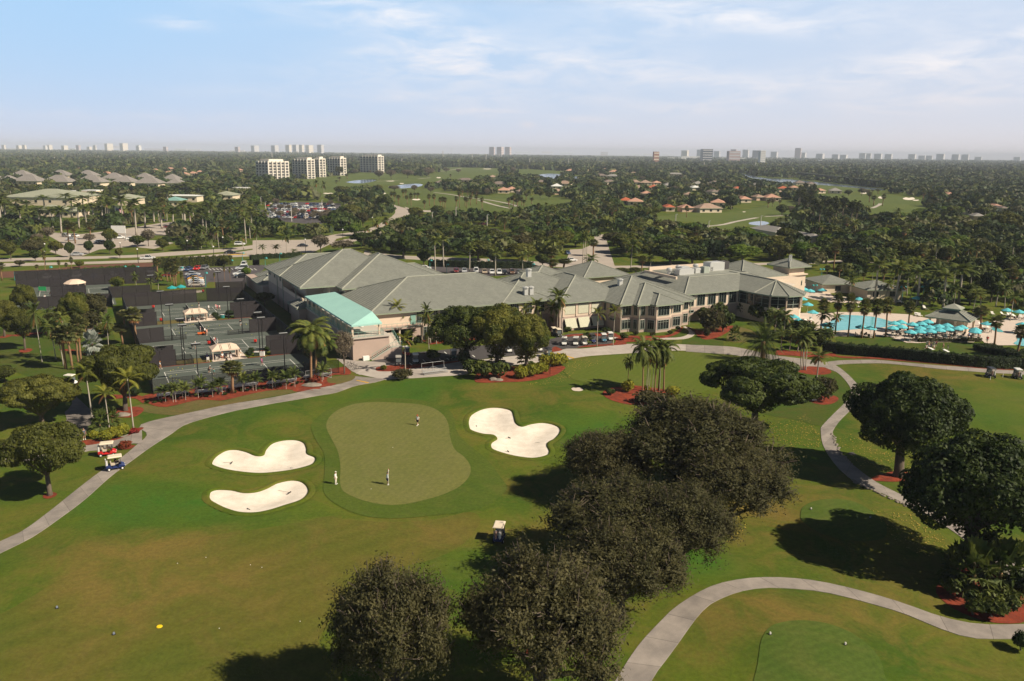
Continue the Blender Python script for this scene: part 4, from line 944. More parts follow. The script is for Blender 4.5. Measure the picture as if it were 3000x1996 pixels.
for fr,l,m,nm in [('A3',[(815,958),(935,950),(925,1020),(960,1130),(1000,1255),(870,1265),(600,1262),(560,1180),(590,1090),(700,1085),(800,1040)],road_m,'driveway'),
                     ('A1',[(380,930),(740,950),(1150,900),(1450,850),(1620,835),(1640,900),(1500,960),(1250,965),(1150,1000),(1450,1008),(1580,1030),(1400,1085),(1200,1065),(900,1090),(740,1152),(590,1155),(450,1110),(540,1020)],road_m,'parking_lot'),
                     ('F2',[(850,85),(1300,25),(1900,-10),(2230,-20),(2200,60),(2010,190),(1950,280),(1700,265),(1290,262),(1235,350),(940,352),(890,200)],lot_m,'parking_lot'),
                     ('F1',[(250,250),(720,205),(1500,155),(2230,110),(2330,150),(2230,200),(300,340)],lot_m,'parking_lot'),
                     ('A2',[(60,740),(200,680),(420,655),(800,670),(800,730),(740,800),(600,870),(420,850),(200,830),(60,800)],lot_m,'parking_lot'),
                     ('D2',[(300,190),(430,160),(1000,165),(1700,175),(2063,190),(2100,235),(1900,250),(1600,268),(960,300),(800,262),(450,225)],lot_m,'parking_lot'),
                     ('B4',[(330,130),(520,125),(820,200),(1040,165),(1300,180),(1300,230),(900,235),(420,190)],lot_m,'parking_lot'),
                     ('A4',[(2040,1195),(2180,1205),(2240,1245),(2180,1275),(2080,1245)],road_m,'parking_lot'),('A4',[(1770,1160),(1850,1170),(1830,1200),(1770,1185)],road_m,'parking_lot'),
                     ('A2',[(1960,870),(2200,900),(2357,960),(2357,1000),(2200,950),(1960,905)],lot_m,'parking_lot'),('A3',[(-50,960),(60,960),(60,990),(-50,1000)],road_m,'parking_lot')]:
    sheet(nm,ex(world(fr,l)),.025,m,0)
brown = mat('brown_mulch',(.15,.062,.035),.95,(.10,.045,.028),.3,6)
sheet('mulch_bank',ex(world('A1',[(-50,1295),(400,1272),(800,1232),(1240,1212),(1410,1208),(1360,1262),(760,1300),(200,1345),(-50,1350)])),.03,brown,0)
sheet('lawn',world('A1',[(1980,1195),(2357,1160),(2357,1262),(2200,1245),(1900,1262)]),.02,g_far,0); sheet('lawn',world('A2',[(0,1185),(200,1160),(400,1150),(450,1140),(380,1190),(200,1235),(0,1262)]),.02,g_far,0)
sheet('lawn',world('A2',[(400,1000),(560,950),(760,910),(960,885),(940,915),(690,955),(560,990)]),.02,g_far,0)
sheet('lawn',world('A1',[(1200,1140),(1500,1105),(1900,1085),(2000,1060),(1500,1095)]),.02,g_far,0)
FAIR = []
for fr,l in [('A2',[(400,470),(700,430),(1000,395),(1180,395),(1330,410),(1500,430),(1690,400),(1720,350),(1900,345),(2240,355),(2260,400),(2100,425),(1700,470),(1560,480),(1200,500),(900,520),(640,610),(560,610),(470,520)]),
              ('A2',[(1100,560),(1300,540),(1650,545),(1730,560),(2000,600),(2357,597),(2650,602),(2900,640),(2940,672),(2650,690),(2357,735),(2000,735),(1700,735),(1500,735),(1270,680),(1190,610)]),
              ('A3',[(90,360),(490,375),(500,402),(300,412),(90,405)]),('A3',[(1280,795),(1500,780),(1700,755),(2000,750),(2200,730),(2357,690),(2450,650),(2640,655),(2630,745),(2540,800),(2357,895),(2200,875),(1950,918),(1880,885),(1700,835),(1500,835)]),
              ('A4',[(780,595),(1000,592),(1100,590),(1250,610),(1400,625),(1510,650),(1490,700),(1450,748),(1200,750),(960,760),(900,700),(780,660),(540,600),(600,585)]),('A4',[(440,480),(760,505),(1060,545),(700,565),(500,525)])]:
    p = smooth_pts(world(fr,l),True,3); FAIR.append(p); ex(p); sheet('far_fairway',p,.02,g_far,0)
water = mat('lake_water',(.10,.13,.16),.12,spec=.6)
for fr,l in [('A2',[(1230,520),(1330,505),(1450,492),(1545,498),(1500,522),(1330,535)]),('A2',[(840,478),(1000,456),(1130,460),(1000,488)]),('A3',[(300,412),(420,400),(530,415),(440,445)]),('A3',[(600,425),(720,428),(640,448)]),
              ('A4',[(-200,400),(0,440),(150,445),(500,478),(800,512),(1065,538),(1050,552),(760,524),(400,494),(0,466),(-200,430)]),('A3',[(2220,845),(2330,832),(2400,850),(2330,872),(2230,862)])]:
    p = smooth_pts(world(fr,l),True,3); ex(p); sheet('lake',p,.03,water,0)
for fr,x,y,a,b in [('A4',1310,628,55,12),('A4',1375,642,30,5),('A4',1065,618,35,10),('A4',900,578,30,6),('A2',685,580,45,5),('A2',1180,581,34,5),('A2',1487,636,38,7),('A2',1355,490,20,4),('A2',2130,358,40,3),('A2',1250,468,40,3),('A2',1690,437,20,5),('A3',2170,748,14,3),('A4',2150 - 1240,835,30,8)]:
    sheet('sand_bunker',smooth_pts(world(fr,[(x - a,y),(x - a * .5,y - b),(x,y - b * .6),(x + a * .6,y - b),(x + a,y),(x + a * .4,y + b),(x - a * .5,y + b * .8)]),True,4),.05,sand,0)
for fr,l,wd in [('A2',[(1650,572),(1800,590),(1960,618),(2150,640),(2357,680),(2400,700)],3),('A2',[(2050,640),(2200,685),(2350,718)],3),('A2',[(1130,470),(1330,462)],2.5),('A2',[(1500,448),(1620,438)],3),('A4',[(820,700),(960,715),(1040,685),(1050,672)],3),('A3',[(1680,890),(1950,868),(2100,835),(2290,800)],3),('A4',[(0,790),(180,782),(450,770),(690,755)],3),('A2',[(1560,395),(1750,375),(1900,350)],3)]:
    c = smooth_pts(world(fr,l),False,3); le,ri = [],[]
    for i,p in enumerate(c):
        t = (c[min(i + 1,len(c) - 1)] - c[max(i - 1,0)]).normalized(); n = Vector((-t.y,t.x)) * wd / 2; le.append(p + n); ri.append(p - n)
    ribbon('cart_path',le,ri,.06,conc2,8)
# pool terrace
deck_m = mat('pool_deck',(.60,.50,.43),.9,(.54,.45,.39),.5)
pool_m = mat('pool_water',(.10,.42,.46),.06,(.14,.50,.52),.6,spec=.5,bump=.03,bscale=1.5)
PD = world('B4',[(130,480),(300,430),(640,420),(900,420),(1300,440),(1500,480),(1900,480),(2010,520),(2357,440),(2500,440),(2500,700),(2357,720),(2130,722),(2000,700),(1960,660),(1900,695),(1500,695),(1395,702),(1290,698),(1150,650),(1140,640),(850,640),(640,640),(450,600),(200,590),(110,545)])
sheet('pool_deck',ex(PD),.08,deck_m,3)
PL = smooth_pts(world('B4',[(650,462),(700,447),(850,452),(980,463),(1060,480),(1130,500),(1180,518),(1100,555),(900,572),(720,585),(640,590),(540,572),(520,540),(600,505)]),True,4)
sheet('swimming_pool',PL,.12,pool_m,0)
for l in ([(1990,650),(2132,620),(2300,700),(2300,850),(2080,845),(1940,800),(2010,740)],[(1500,520),(1620,505),(1760,590),(1620,580)]):
    sheet('swimming_pool',smooth_pts(world('F4',l),True,4),.13,pool_m,0)
sheet('pool_deck',world('B4',[(330,150),(520,180),(620,270),(900,300),(860,340),(600,330),(420,300),(320,280)]),.06,deck_m,3)
sheet('picnic_lawn',world('B4',[(650,665),(1150,660),(1290,702),(1400,705),(1960,700),(2100,760),(2357,850),(2400,860),(2000,850),(1500,790),(1000,735),(650,705)]),.04,g_lawn,3)
ex(lpoly(rect(-46,60,-13,62))); ex(lpoly(rect(44,138,-20,26))); ex(lpoly(rect(-46,-12,-20,74))); ex(lpoly(rect(-10,6,60,97))); ex(lpoly(rect(-72,-44,76,118)))
# ---------------------------------------------------------------- vegetation kit
nrg = np.random.default_rng(11)
bark = mat('bark',(.13,.10,.075),.95,(.08,.062,.048),3,coord='obj',stretch=(1,1,.3))
bark_p = mat('pale_palm_trunk',(.42,.37,.31),.9,(.33,.29,.24),3,coord='obj',stretch=(1,1,3))
bark_b = mat('brown_palm_trunk',(.30,.17,.09),.95,(.20,.12,.07),4,coord='obj',stretch=(1,1,3))
shaft_m = mat('crownshaft',(.14,.22,.05),.6)
L_oak = leafmat('oak_leaf',(.040,.041,.013),(.125,.115,.048),.8,.16,.42)
L_fic = leafmat('ficus_leaf',(.015,.030,.006),(.084,.108,.019),.7,.3)
L_olive = leafmat('olive_leaf',(.05,.058,.010),(.12,.125,.022),.8,.22)
L_gold = leafmat('golden_leaf',(.044,.064,.010),(.155,.155,.026),.35,.2)
L_palm = leafmat('palm_leaf',(.050,.080,.016),(.140,.160,.034),.6,.25)
L_sabal = leafmat('sabal_leaf',(.075,.095,.028),(.17,.165,.055),.7,.2)
L_areca = leafmat('areca_leaf',(.075,.095,.012),(.19,.19,.025),.8,.25)
L_dead = leafmat('dry_frond',(.30,.15,.045),(.22,.12,.05),1,.2)
L_silver = leafmat('silver_leaf',(.22,.25,.22),(.36,.38,.34),1,.1)
L_bare = leafmat('sparse_leaf',(.13,.11,.075),(.19,.16,.11),1,.2)
L_hedge = leafmat('hedge_leaf',(.014,.030,.007),(.035,.055,.012),1.2,.1)
L_yel = leafmat('yellow_shrub_leaf',(.28,.26,.02),(.16,.18,.02),2.5,.15)
L_red = leafmat('red_croton_leaf',(.28,.03,.02),(.16,.05,.02),3,.2)
L_bright = leafmat('bright_leaf',(.05,.105,.010),(.13,.18,.022),.7,.2)
L_pine = leafmat('pine_needles',(.025,.038,.012),(.09,.10,.032),.8,.2)
L_far = leafmat('woodland_leaf',(.020,.036,.010),(.075,.088,.026),.035,0,.15)
def tree_by_tree(m,sc):
    nt = m.node_tree; N,L = nt.nodes,nt.links; r = next(n for n in N if n.type == 'VALTORGB'); g = next(n for n in N if n.type == 'NEW_GEOMETRY')
    v = N.new('ShaderNodeTexVoronoi'); v.voronoi_dimensions = '2D'; v.inputs['Scale'].default_value = sc; L.new(g.outputs['Position'],v.inputs['Vector'])
    s = N.new('ShaderNodeSeparateColor'); L.new(v.outputs['Color'],s.inputs[0]); L.new(s.outputs[0],r.inputs['Fac'])
    for i,(p,c) in enumerate([(0,(.014,.028,.008)),(.35,(.032,.056,.012)),(.6,(.062,.088,.018)),(.82,(.090,.086,.040)),(1,(.125,.145,.026))]):
        e = r.color_ramp.elements[i] if i < 2 else r.color_ramp.elements.new(p)
        e.position = p; e.color = rgb(c)
tree_by_tree(L_far,.11)
def unit(n): d = nrg.normal(size=(n,3)); return d / np.linalg.norm(d,axis=1,keepdims=True)
def quads(C,Nn,a,b):
    """rhombic leaf sprays at C facing Nn"""
    T = np.cross(Nn,unit(len(C))); T /= np.linalg.norm(T,axis=1,keepdims=True) + 1e-9
    B = np.cross(Nn,T); B /= np.linalg.norm(B,axis=1,keepdims=True) + 1e-9
    T = T * a[:,None]; B = B * b[:,None]
    return np.stack([C - T,C - B * .9,C + T,C + B * .9],1)
def leaves(lobes,n,leaf,jit=.7,inner=.25,up=.25,keep=-.35,asp=.62,rag=.2):
    """lobes: list of (centre, radius, squash); returns quads over their outer shells"""
    out = []
    cc = np.mean([l[0] for l in lobes],axis=0); tot = sum(l[1] ** 2 for l in lobes)
    for c,r,sq in lobes:
        k = int(n * r * r / tot) + 4
        d = unit(k * 2); o = np.array(c) - cc; o = o / (np.linalg.norm(o) + 1e-6) * min(1,np.linalg.norm(o) / r) + np.array([0,0,up])
        d = d[(d @ o) > keep][:k]; k = len(d)
        # ragged surface: several small tufts
        tf = unit(22); dd = d @ tf.T; lump = 1 + rag * (dd.max(1) - .86) / .14
        rr = r * lump * (1 - inner * nrg.random(k) ** 2)
        C = np.array(c) + d * rr[:,None] * np.array([1,1,sq])
        Nn = d + unit(k) * jit + np.array([0,0,.15]); Nn /= np.linalg.norm(Nn,axis=1,keepdims=True)
        a = leaf * (.6 + .8 * nrg.random(k)); out.append(quads(C,Nn,a,a * asp))
    return np.concatenate(out)
def sprays(lobes,nt,per,leaf):
    """leaves strung along twigs that reach out and up from every lobe"""
    out = []; tot = sum(l[1] ** 2 for l in lobes)
    for c,r,sq in lobes:
        k = int(nt * r * r / tot) + 3; d = unit(k) + np.array([0,0,.45]); d /= np.linalg.norm(d,axis=1,keepdims=True)
        tip = .85 + .55 * nrg.random(k) ** 2
        t = .25 + .75 * nrg.random((k,per)) ** .8
        bend = unit(k) * .25
        C = np.array(c) + (d[:,None,:] * (t * tip[:,None])[:,:,None] + bend[:,None,:] * (t ** 2)[:,:,None]) * r * np.array([1,1,sq]) + nrg.normal(size=(k,per,3)) * .13
        C = C.reshape(-1,3); Nn = np.repeat(d,per,0) * 1.0 + np.array([0,0,.35]) + unit(len(C)) * .75; Nn /= np.linalg.norm(Nn,axis=1,keepdims=True) + 1e-6
        a = leaf * (.55 + .9 * nrg.random(len(C))); out.append(quads(C,Nn,a,a * .5))
    return np.concatenate(out)
def qmesh(name,Q,m):
    V = Q.reshape(-1,3); Fq = np.arange(len(V)).reshape(-1,4)
    return np_mesh(name,V,Fq,[m])
def lobeset(Rr,h0,h1,n,r,sq=.8,spread=0,seed=0,low=-.2):
    rg = np.random.default_rng(seed); out = []
    cz,hh = (h0 + h1) / 2,(h1 - h0) / 2
    for k in range(n):
        az = 2 * math.pi * (k * .618 + rg.random() * .2); e = low + (1 - low) * ((k + .5) / n) ** .9
        rad = Rr * (1 - r) * math.sqrt(max(0,1 - max(e,0) ** 2)) * (.8 + .3 * rg.random() - spread * .5 * rg.random())
        rr = Rr * r * (.75 + .5 * rg.random())
        out.append(((math.cos(az) * rad,math.sin(az) * rad,cz + e * (hh - rr * sq) * (1 - spread * .6 * rg.random())),rr * (1 - spread * .35 * rg.random()),sq))
    out.append(((0,0,cz),Rr * .5,hh / (Rr * .5) * .7))
    return out
def trunkmesh(h,r,lobes,limbs=6,fork=.3,seed=0,m=None,twigs=0):
    rg = random.Random(seed); mb = MB(); zf = h * fork
    mb.tube([(0,0,-.3),(0,0,zf * .15),(rg.uniform(-.2,.2),rg.uniform(-.2,.2),zf)],[r * 1.35,r,r * .8],8)
    for c,rr,sq in lobes[:limbs]:
        c = Vector(c); s = Vector((0,0,zf * rg.uniform(.8,1))); mid = s.lerp(c,.5) + Vector((rg.uniform(-.4,.4),rg.uniform(-.4,.4),rr * .25))
        mb.tube([s,mid,c],[r * .55,r * .36,r * .12],6)
        for k in range(3):
            e = c + Vector((rg.uniform(-1,1),rg.uniform(-1,1),rg.uniform(-.2,.9))) * rr * .8; mb.tube([mid.lerp(c,.5),e],[r * .16,r * .05],4)
    for k in range(twigs):
        c,rr,sq = lobes[k % len(lobes)]; c = Vector(c); d = Vector((rg.gauss(0,1),rg.gauss(0,1),abs(rg.gauss(0,.8)))).normalized()
        mb.tube([c,c + d * rr * .6,c + d * rr * 1.05 + Vector((0,0,.2))],[.07,.045,.02],3,0,False)
    return mb.mesh('trunk',m or bark,True)
PROTO = {}
def broad(kind,var,R0,h,h0,nl,lr,leafn,leaf,lm,sq=.8,tr=.3,fork=.32,twigs=0,jit=.7,low=-.2,spread=.3,**kw):
    ls = lobeset(R0,h0,h,nl,lr,sq,spread=spread,seed=var * 13 + len(kind),low=low)
    PROTO.setdefault(kind,[]).append((R0,h,trunkmesh(h,tr,ls,min(7,nl),fork,var,twigs=twigs),qmesh('crown',sprays(ls,leafn // 16,16,leaf) if kind == 'oak' else leaves(ls,leafn,leaf,jit,**kw),lm)))
for k in range(4): broad('oak',k,5.6,9,.7,30,.27,66000,.10,L_oak,.9,.34,.2,320,1.2,low=-.5,spread=.6)
for k in range(2): broad('ficus',k,5.5,10,1.4,22,.30,34000,.15,L_fic,.85,.5,.3,0,.8,spread=.1)
for k in range(2): broad('gold',k,5.5,10,1.2,22,.27,34000,.15,L_gold,.85,.35,.25,0,.8)
for k in range(2): broad('olive',k,5,8,2.0,18,.29,22000,.15,L_olive,.6,.3,.3,10,.8)
for k in range(2): broad('tier',k,6,7,1.6,22,.25,26000,.15,L_olive,.42,.35,.25,10,.6)
for k in range(1): broad('dark',k,6,8,1.5,22,.25,26000,.16,L_fic,.5,.35,.25,0,.7)
for k in range(1): broad('sparse',k,4,7.5,2.0,13,.33,3800,.14,L_bare,.8,.2,.3,130,1.2,inner=.8)
for k in range(4): broad('mid_dark',k,5.5,9,1.5,11,.36,3600,.48,[L_fic,L_fic,L_olive,L_fic][k],.62,.35,.3,0,.8)
for k in range(3): broad('mid_olive',k,4,8,1.5,9,.38,2200,.45,[L_olive,L_oak,L_gold][k],.8,.25,.3,0,.9)
for k in range(2): broad('mid_bright',k,5,9,1.0,10,.38,3000,.48,L_bright,.8,.3,.3,0,.8)
for k in range(2): broad('mid_bare',k,4.5,8,1.8,9,.38,1300,.38,L_bare,.8,.2,.3,60,1.2,inner=.8)
for k in range(2): broad('pine',k,3.4,17,7.5,9,.32,950,.42,L_pine,.55,.3,.55,0,1,spread=.8,inner=.6)
for k in range(2): broad('bush',k,1,1.5,.1,8,.45,900,.13,L_fic,.8,.06,.3,0,.9)
broad('bush_yellow',0,1,1.1,.05,8,.45,800,.13,L_yel,.8,.05,.3,0,.9)
broad('bush_red',0,1,1.0,.05,7,.45,500,.13,L_red,.8,.05,.3,0,.9)
broad('bush_olive',0,1,1.3,.1,8,.45,900,.13,L_oak,.8,.06,.3,10,.9)
broad('clipped',0,1,1.5,.02,10,.5,1500,.10,L_hedge,.75,.06,.3,0,.5)
# palms
def frond(mb,base,az,e0,L_,droop,k,lw,ll,rg,mi=0,vshape=.5):
    p = Vector(base); e = e0; seg = 7; pts = [p.copy()]; ds = []
    for i in range(seg):
        d = Vector((math.cos(az) * math.cos(e),math.sin(az) * math.cos(e),math.sin(e))); ds.append(d)
        p = p + d * L_ / seg; e -= droop / seg * (.5 + i / seg); pts.append(p.copy())
    ds.append(ds[-1])
    side = Vector((-math.sin(az),math.cos(az),0))
    for i in range(seg): mb.add([pts[i] - side * .03,pts[i] + side * .03,pts[i + 1] + side * .02,pts[i + 1] - side * .02],[(0,1,2,3)],mi)
    for j in range(k):
        t = .12 + .88 * (j + .5) / k; f = t * seg; i = min(int(f),seg - 1); q = pts[i].lerp(pts[i + 1],f - i); d = ds[i]
        upv = side.cross(d)
        l = ll * math.sin(math.pi * min(1,.18 + t * .82)) ** .6 * rg.uniform(.85,1.15)
        for s in (-1,1):
            dr = (side * s * .9 + d * .65 + upv * (vshape - .5) * .8 - Vector((0,0,.35))).normalized()
            w2 = d * lw * .5
            mb.add([q - w2,q + w2,q + dr * l + d * .05],[(0,1,2) if s > 0 else (1,0,2)],mi)
def palm_proto(kind,var,h,nf,L_,droop,k,lw,ll,tr,lm,tm,lean=0,shaft=False,dead=0,el=(1.35,-.5),bulge=1.0):
    rg = random.Random(var * 7 + len(kind)); t = MB()
    top = Vector((lean * rg.uniform(.5,1),lean * rg.uniform(-1,1),h))
    n = 6; pts = []
    for i in range(n + 1):
        f = i / n; pts.append((top.x * f ** 1.6,top.y * f ** 1.6,-.2 + (h + .2) * f))
    hs = h - (1.2 if shaft else 0)
    t.tube(pts,[tr * (1.5 if i == 0 else (bulge if i in (2,3) else 1) * (1 - .3 * i / n)) for i in range(n + 1)],7)
    c = MB()
    if shaft: t.tube([top - Vector((0,0,1.6)),top - Vector((0,0,.8)),top + Vector((0,0,.2))],[tr * .8,tr * .75,tr * .35],7,1)
    for i in range(nf):
        f = (i + .5) / nf; e0 = el[0] + (el[1] - el[0]) * f; az = i * 2.39996 + rg.uniform(-.2,.2)
        frond(c,top,az,e0 + rg.uniform(-.1,.1),L_ * rg.uniform(.85,1.1),droop * rg.uniform(.8,1.2),k,lw,ll,rg)
    for i in range(dead): frond(c,top - Vector((0,0,.15)),rg.uniform(0,6.3),-.6,L_ * .75,.9,k,lw,ll * .8,rg,1)
    PROTO.setdefault(kind,[]).append((L_ * .8,h + L_ * .45,t.mesh('trunk',[tm,shaft_m],True),c.mesh('crown',[lm,L_dead])))
for k in range(3): palm_proto('royal',k,11,17,3.6,1.6,22,.26,.95,.26,L_palm,bark_p,.3,True,0,(1.4,-.25),1.15)
for k in range(3): palm_proto('coconut',k,8,18,3.6,1.5,20,.24,.85,.15,L_palm,bark_p,1.0,False,3,(1.35,-.6))
for k in range(2): palm_proto('areca',k,2.0,17,1.9,1.4,14,.15,.55,.07,L_palm,bark_p,.15,False,0,(1.4,.2))
for k in range(2): palm_proto('alexander',k,7,10,2.6,1.7,18,.13,.62,.10,L_areca,bark_p,.25,True,1,(1.4,-.1))
palm_proto('date',0,2.2,44,3.4,1.3,24,.09,.5,.35,L_palm,bark_b,.1,False,5,(1.45,-.7))
palm_proto('queen',0,9,34,4.2,2.3,28,.20,1.05,.2,L_palm,bark_b,.5,False,4,(1.35,-.7))
palm_proto('queen',1,9,32,4.2,2.2,28,.20,1.05,.2,L_palm,bark_b,.6,False,3,(1.35,-.7))
def fan_proto(kind,var,h,nf,L_,rf,lm,tr,tm,dead=6,blades=11):
    rg = random.Random(var * 5 + 3); t = MB(); c = MB(); top = Vector((rg.uniform(-.3,.3),rg.uniform(-.3,.3),h))
    t.tube([(0,0,-.2),(0,0,h * .3),(top.x * .6,top.y * .6,h * .7),top],[tr * 1.3,tr,tr,tr * 1.15],7)
    for i in range(nf + dead):
        f = (i + .5) / nf; e = 1.35 - 2.1 * min(f,1) + rg.uniform(-.12,.12); mi = 0
        if i >= nf: e = -1.0 + rg.uniform(-.25,.2); mi = 1
        az = i * 2.39996; d = Vector((math.cos(az) * math.cos(e),math.sin(az) * math.cos(e),math.sin(e)))
        q = top + d * L_ * rg.uniform(.85,1.1); side = d.cross(Vector((0,0,1)))
        if side.length < .1: side = Vector((1,0,0))
        side.normalize(); up = side.cross(d)
        c.add([top - side * .025,top + side * .025,q + side * .02,q - side * .02],[(0,1,2,3)],mi)
        for b in range(blades):
            a = (b / (blades - 1) - .5) * 4.0; v = (d * math.cos(a) + side * math.sin(a)); nv = (d * -math.sin(a) + side * math.cos(a))
            l = rf * (1 - .25 * abs(a) / 2) * rg.uniform(.9,1.1); tip = q + v * l - Vector((0,0,.22 * l)) + up * .1 * (b % 2)
            m_ = q + v * l * .55
            c.add([q,m_ - nv * .16 * rf,tip,m_ + nv * .16 * rf],[(0,1,2,3)],mi)
    PROTO.setdefault(kind,[]).append((L_ + rf * .75,h + L_ * .9,t.mesh('trunk',tm,True),c.mesh('crown',[lm,L_dead])))
for k in range(3): fan_proto('sabal',k,6,34,.95,.95,L_sabal,.2,bark_b,7)
fan_proto('bismarck',0,2.2,26,1.6,1.5,L_silver,.25,bark_b,0,13)
fan_proto('fanpalm_low',0,1.0,22,1.2,1.1,L_palm,.12,bark_b,0,9)
NM = {'oak': 'oak_tree','ficus': 'ficus_tree','gold': 'ficus_tree','olive': 'broadleaf_tree','tier': 'broadleaf_tree','dark': 'broadleaf_tree','sparse': 'bare_tree','mid_dark': 'ficus_tree','mid_olive': 'broadleaf_tree','mid_bright': 'broadleaf_tree',
      'mid_bare': 'bare_tree','pine': 'pine_tree','bush': 'shrub','bush_yellow': 'shrub','bush_red': 'shrub','bush_olive': 'shrub','clipped': 'shrub','royal': 'royal_palm','coconut': 'coconut_palm','areca': 'areca_palm','alexander': 'feather_palm',
      'date': 'date_palm','queen': 'queen_palm','sabal': 'fan_palm','bismarck': 'silver_palm','fanpalm_low': 'fan_palm'}
CATS = {'shrub': 'shrub'}
def plant(kind,p,r=None,h=None,label=None,group=None,var=None,rz=None):
    R0,h0,tm,cm = PROTO[kind][rnd.randrange(len(PROTO[kind])) if var is None else var % len(PROTO[kind])]
    nm = NM[kind]; sr = 1 if r is None else r / R0; sh = sr if h is None else h / h0
    if r is None and h is not None: sr = sh ** .6
    cat = 'shrub' if nm == 'shrub' else 'palm' if 'palm' in nm else 'tree'
    t = thing(nm,label,cat,p,rnd.uniform(0,6.28) if rz is None else rz,group,(sr,sr,sh))
    link('trunk',tm,t); link('crown',cm,t)
    return t
def hero(kind,fr,bx,by,tx,ty,w,label,group=None,var=None,rz=None):
    p = G(fr,bx,by); h = max(.3,HZ(fr,tx,ty,p))
    hc = h * .65; d = (p + Vector((0,0,hc)) - Vector((0,0,CAMH))).dot(fwd)
    r = w / FR[fr][2] / FPX * d / 2 * (1.1 if kind in ('oak','dark','tier','olive','gold') else 1)
    if 'palm' in NM[kind]:
        h -= r * .15
    # crown centre: shift so that the crown sits where it is seen
    return plant(kind,p,r,h,label,group,var,rz)
H = hero
# big oaks right of the green
H('oak','F',1392,1150,1345,985,235,'grey olive oak nearest the three lobed bunker',var=0)
H('oak','F',1590,1140,1580,905,400,'largest grey olive oak, tallest in the clump right of the green',var=1)
H('oak','F',1670,1225,1650,1030,330,'grey olive oak at the clump edge facing the shaded tee',var=2)
H('oak','F',1420,1320,1390,1100,380,'spreading oak in the middle of the clump just right of the parked cart',var=3)
H('oak','F',1430,1420,1400,1200,330,'grey olive oak filling the gap above the nearest spreading oak',var=2)
H('oak','F',1555,1330,1530,1110,260,'oak at the lower edge of the clump beside a small red mulch patch',var=0)
H('oak','C2',1265,1700,1230,830,1010,'broad foreground oak over a scrap of red mulch, nearest but one',var=1)
H('oak','C2',480,1740,480,900,800,'lone bushy foreground oak cut off by the bottom edge, sunlit on one side',var=2)
H('dark','F',1735,985,1720,822,275,'dark tiered tree beyond the oak clump beside the practice green')
H('ficus','F',2068,1097,2105,862,270,'dense dark round tree with thick pale trunk in a red mulch ring',var=0)
H('ficus','F',2230,1300,2230,1000,350,'large dark tree with lighter top over the big leafed shrubs by the path',var=0)
# big pair in front of the hall
H('ficus','D2',880,1345,860,640,880,'dark glossy tree in front of the hall windows, multiple trunks',var=1)
H('gold','D2',1270,1390,1300,600,740,'tall tree with rusty gold leaf tips in front of the hall',var=1)
H('gold','D2',1620,1430,1640,700,640,'leaning gold tipped tree at the cart lot end of the red bed',var=0)
# left side trees
H('olive','B1',228,762,225,365,300,'dark trunked olive tree in a red mulch ring on the side lawn',var=0)
H('olive','B1',42,640,50,290,300,'bushy olive tree at the frame edge behind the side lawn',var=1)
H('olive','B1',260,540,265,150,220,'olive tree beside the far corner court',var=1)
H('gold','B1',700,590,695,215,260,'dark bushy tree between the far corner courts and the court fence',var=0)
H('mid_olive','B1',880,560,880,240,240,'greyish tree leaning against the outer court fence',var=1)
H('sparse','B1',900,560,920,330,200,'pale half bare tree beside the outer court fence')
H('tier','B1',1140,1315,1090,690,720,'big olive tree over the red mulch ring at the court corner',var=0)
H('tier','F3',690,1060,620,220,1250,'wide dark olive tree at the frame edge left of the path junction',var=1)
H('olive','C1',282,522,250,100,430,'young leafy tree with pale trunk in a small red ring beside the cart path',var=0)
H('olive','F3',40,1560,60,1290,420,'low leafy bush tree at the frame edge near the red cart',var=1)
H('mid_olive','F3',80,340,90,60,380,'pale green bushy tree at the frame edge above the wide olive tree',var=0)
H('mid_olive','D1',315,722,315,560,245,'clipped round tree in the shade of the gymnasium wall',var=0)
H('sparse','D1',1275,1550,1330,1010,350,'half bare tree in the red bed in front of the teal canopied deck')
H('mid_bright','F2',1920,180,1890,10,170,'bright green tree at the parking lot corner by the service building',var=0)
H('mid_olive','F1',1930,390,1930,170,290,'yellow leaved bush in front of the longest dark screen',var=2)
# palms on the left
for bx,by,tx,ty,w,l in [(1515,965,1505,0,560,'tallest slim palm at the path junction'),(1800,1150,1790,380,420,'short slim palm with yellow fronds in the clipped hedge bed'),(2190,1105,2165,110,520,'slim palm standing by the red flowers at the path junction')]:
    H('alexander','F3',bx,by,tx,ty,w,l)
for k,(bx,by,tx,ty,w) in enumerate([(382,870,372,330,150),(598,935,590,560,190),(657,942,640,540,170),(578,905,540,490,200),(738,880,740,460,150),(712,890,700,560,130),(508,845,505,470,180),(462,660,450,440,110),(486,640,478,430,120),(425,620,520,380,120)]):
    H('sabal' if k % 3 else 'coconut','B1',bx,by,tx,ty,w,'palm with rough brown trunk standing on the side lawn left of the courts','palms on the side lawn')
H('bismarck','B1',852,805,855,610,180,'silver blue fan palm on the side lawn by the court fence')
H('coconut','B1',988,742,1020,450,130,'thin leaning palm against the outer court fence')
H('sabal','B1',1242,715,1210,385,160,'tall fan palm leaning inside the outer court fence')
H('sabal','B1',1115,715,1120,530,140,'short fan palm at the outer court fence corner'); H('sabal','B1',1130,540,1115,400,130,'dark fan palm beside the tall leaning one at the court fence')
H('coconut','B1',850,600,860,430,200,'feathery palm with drooping fronds over a red mulch patch'); H('coconut','B1',530,560,530,370,130,'feathery palm at the dark screen of the corner courts')
H('sabal','C4',910,878,910,560,240,'lone fan palm in the red bed in front of the courts')
H('queen','C4',1705,775,1625,100,470,'taller of two big windblown feather palms in the red bed',var=0); H('queen','C4',1752,722,1800,225,480,'shorter of two big windblown feather palms in the red bed',var=1)
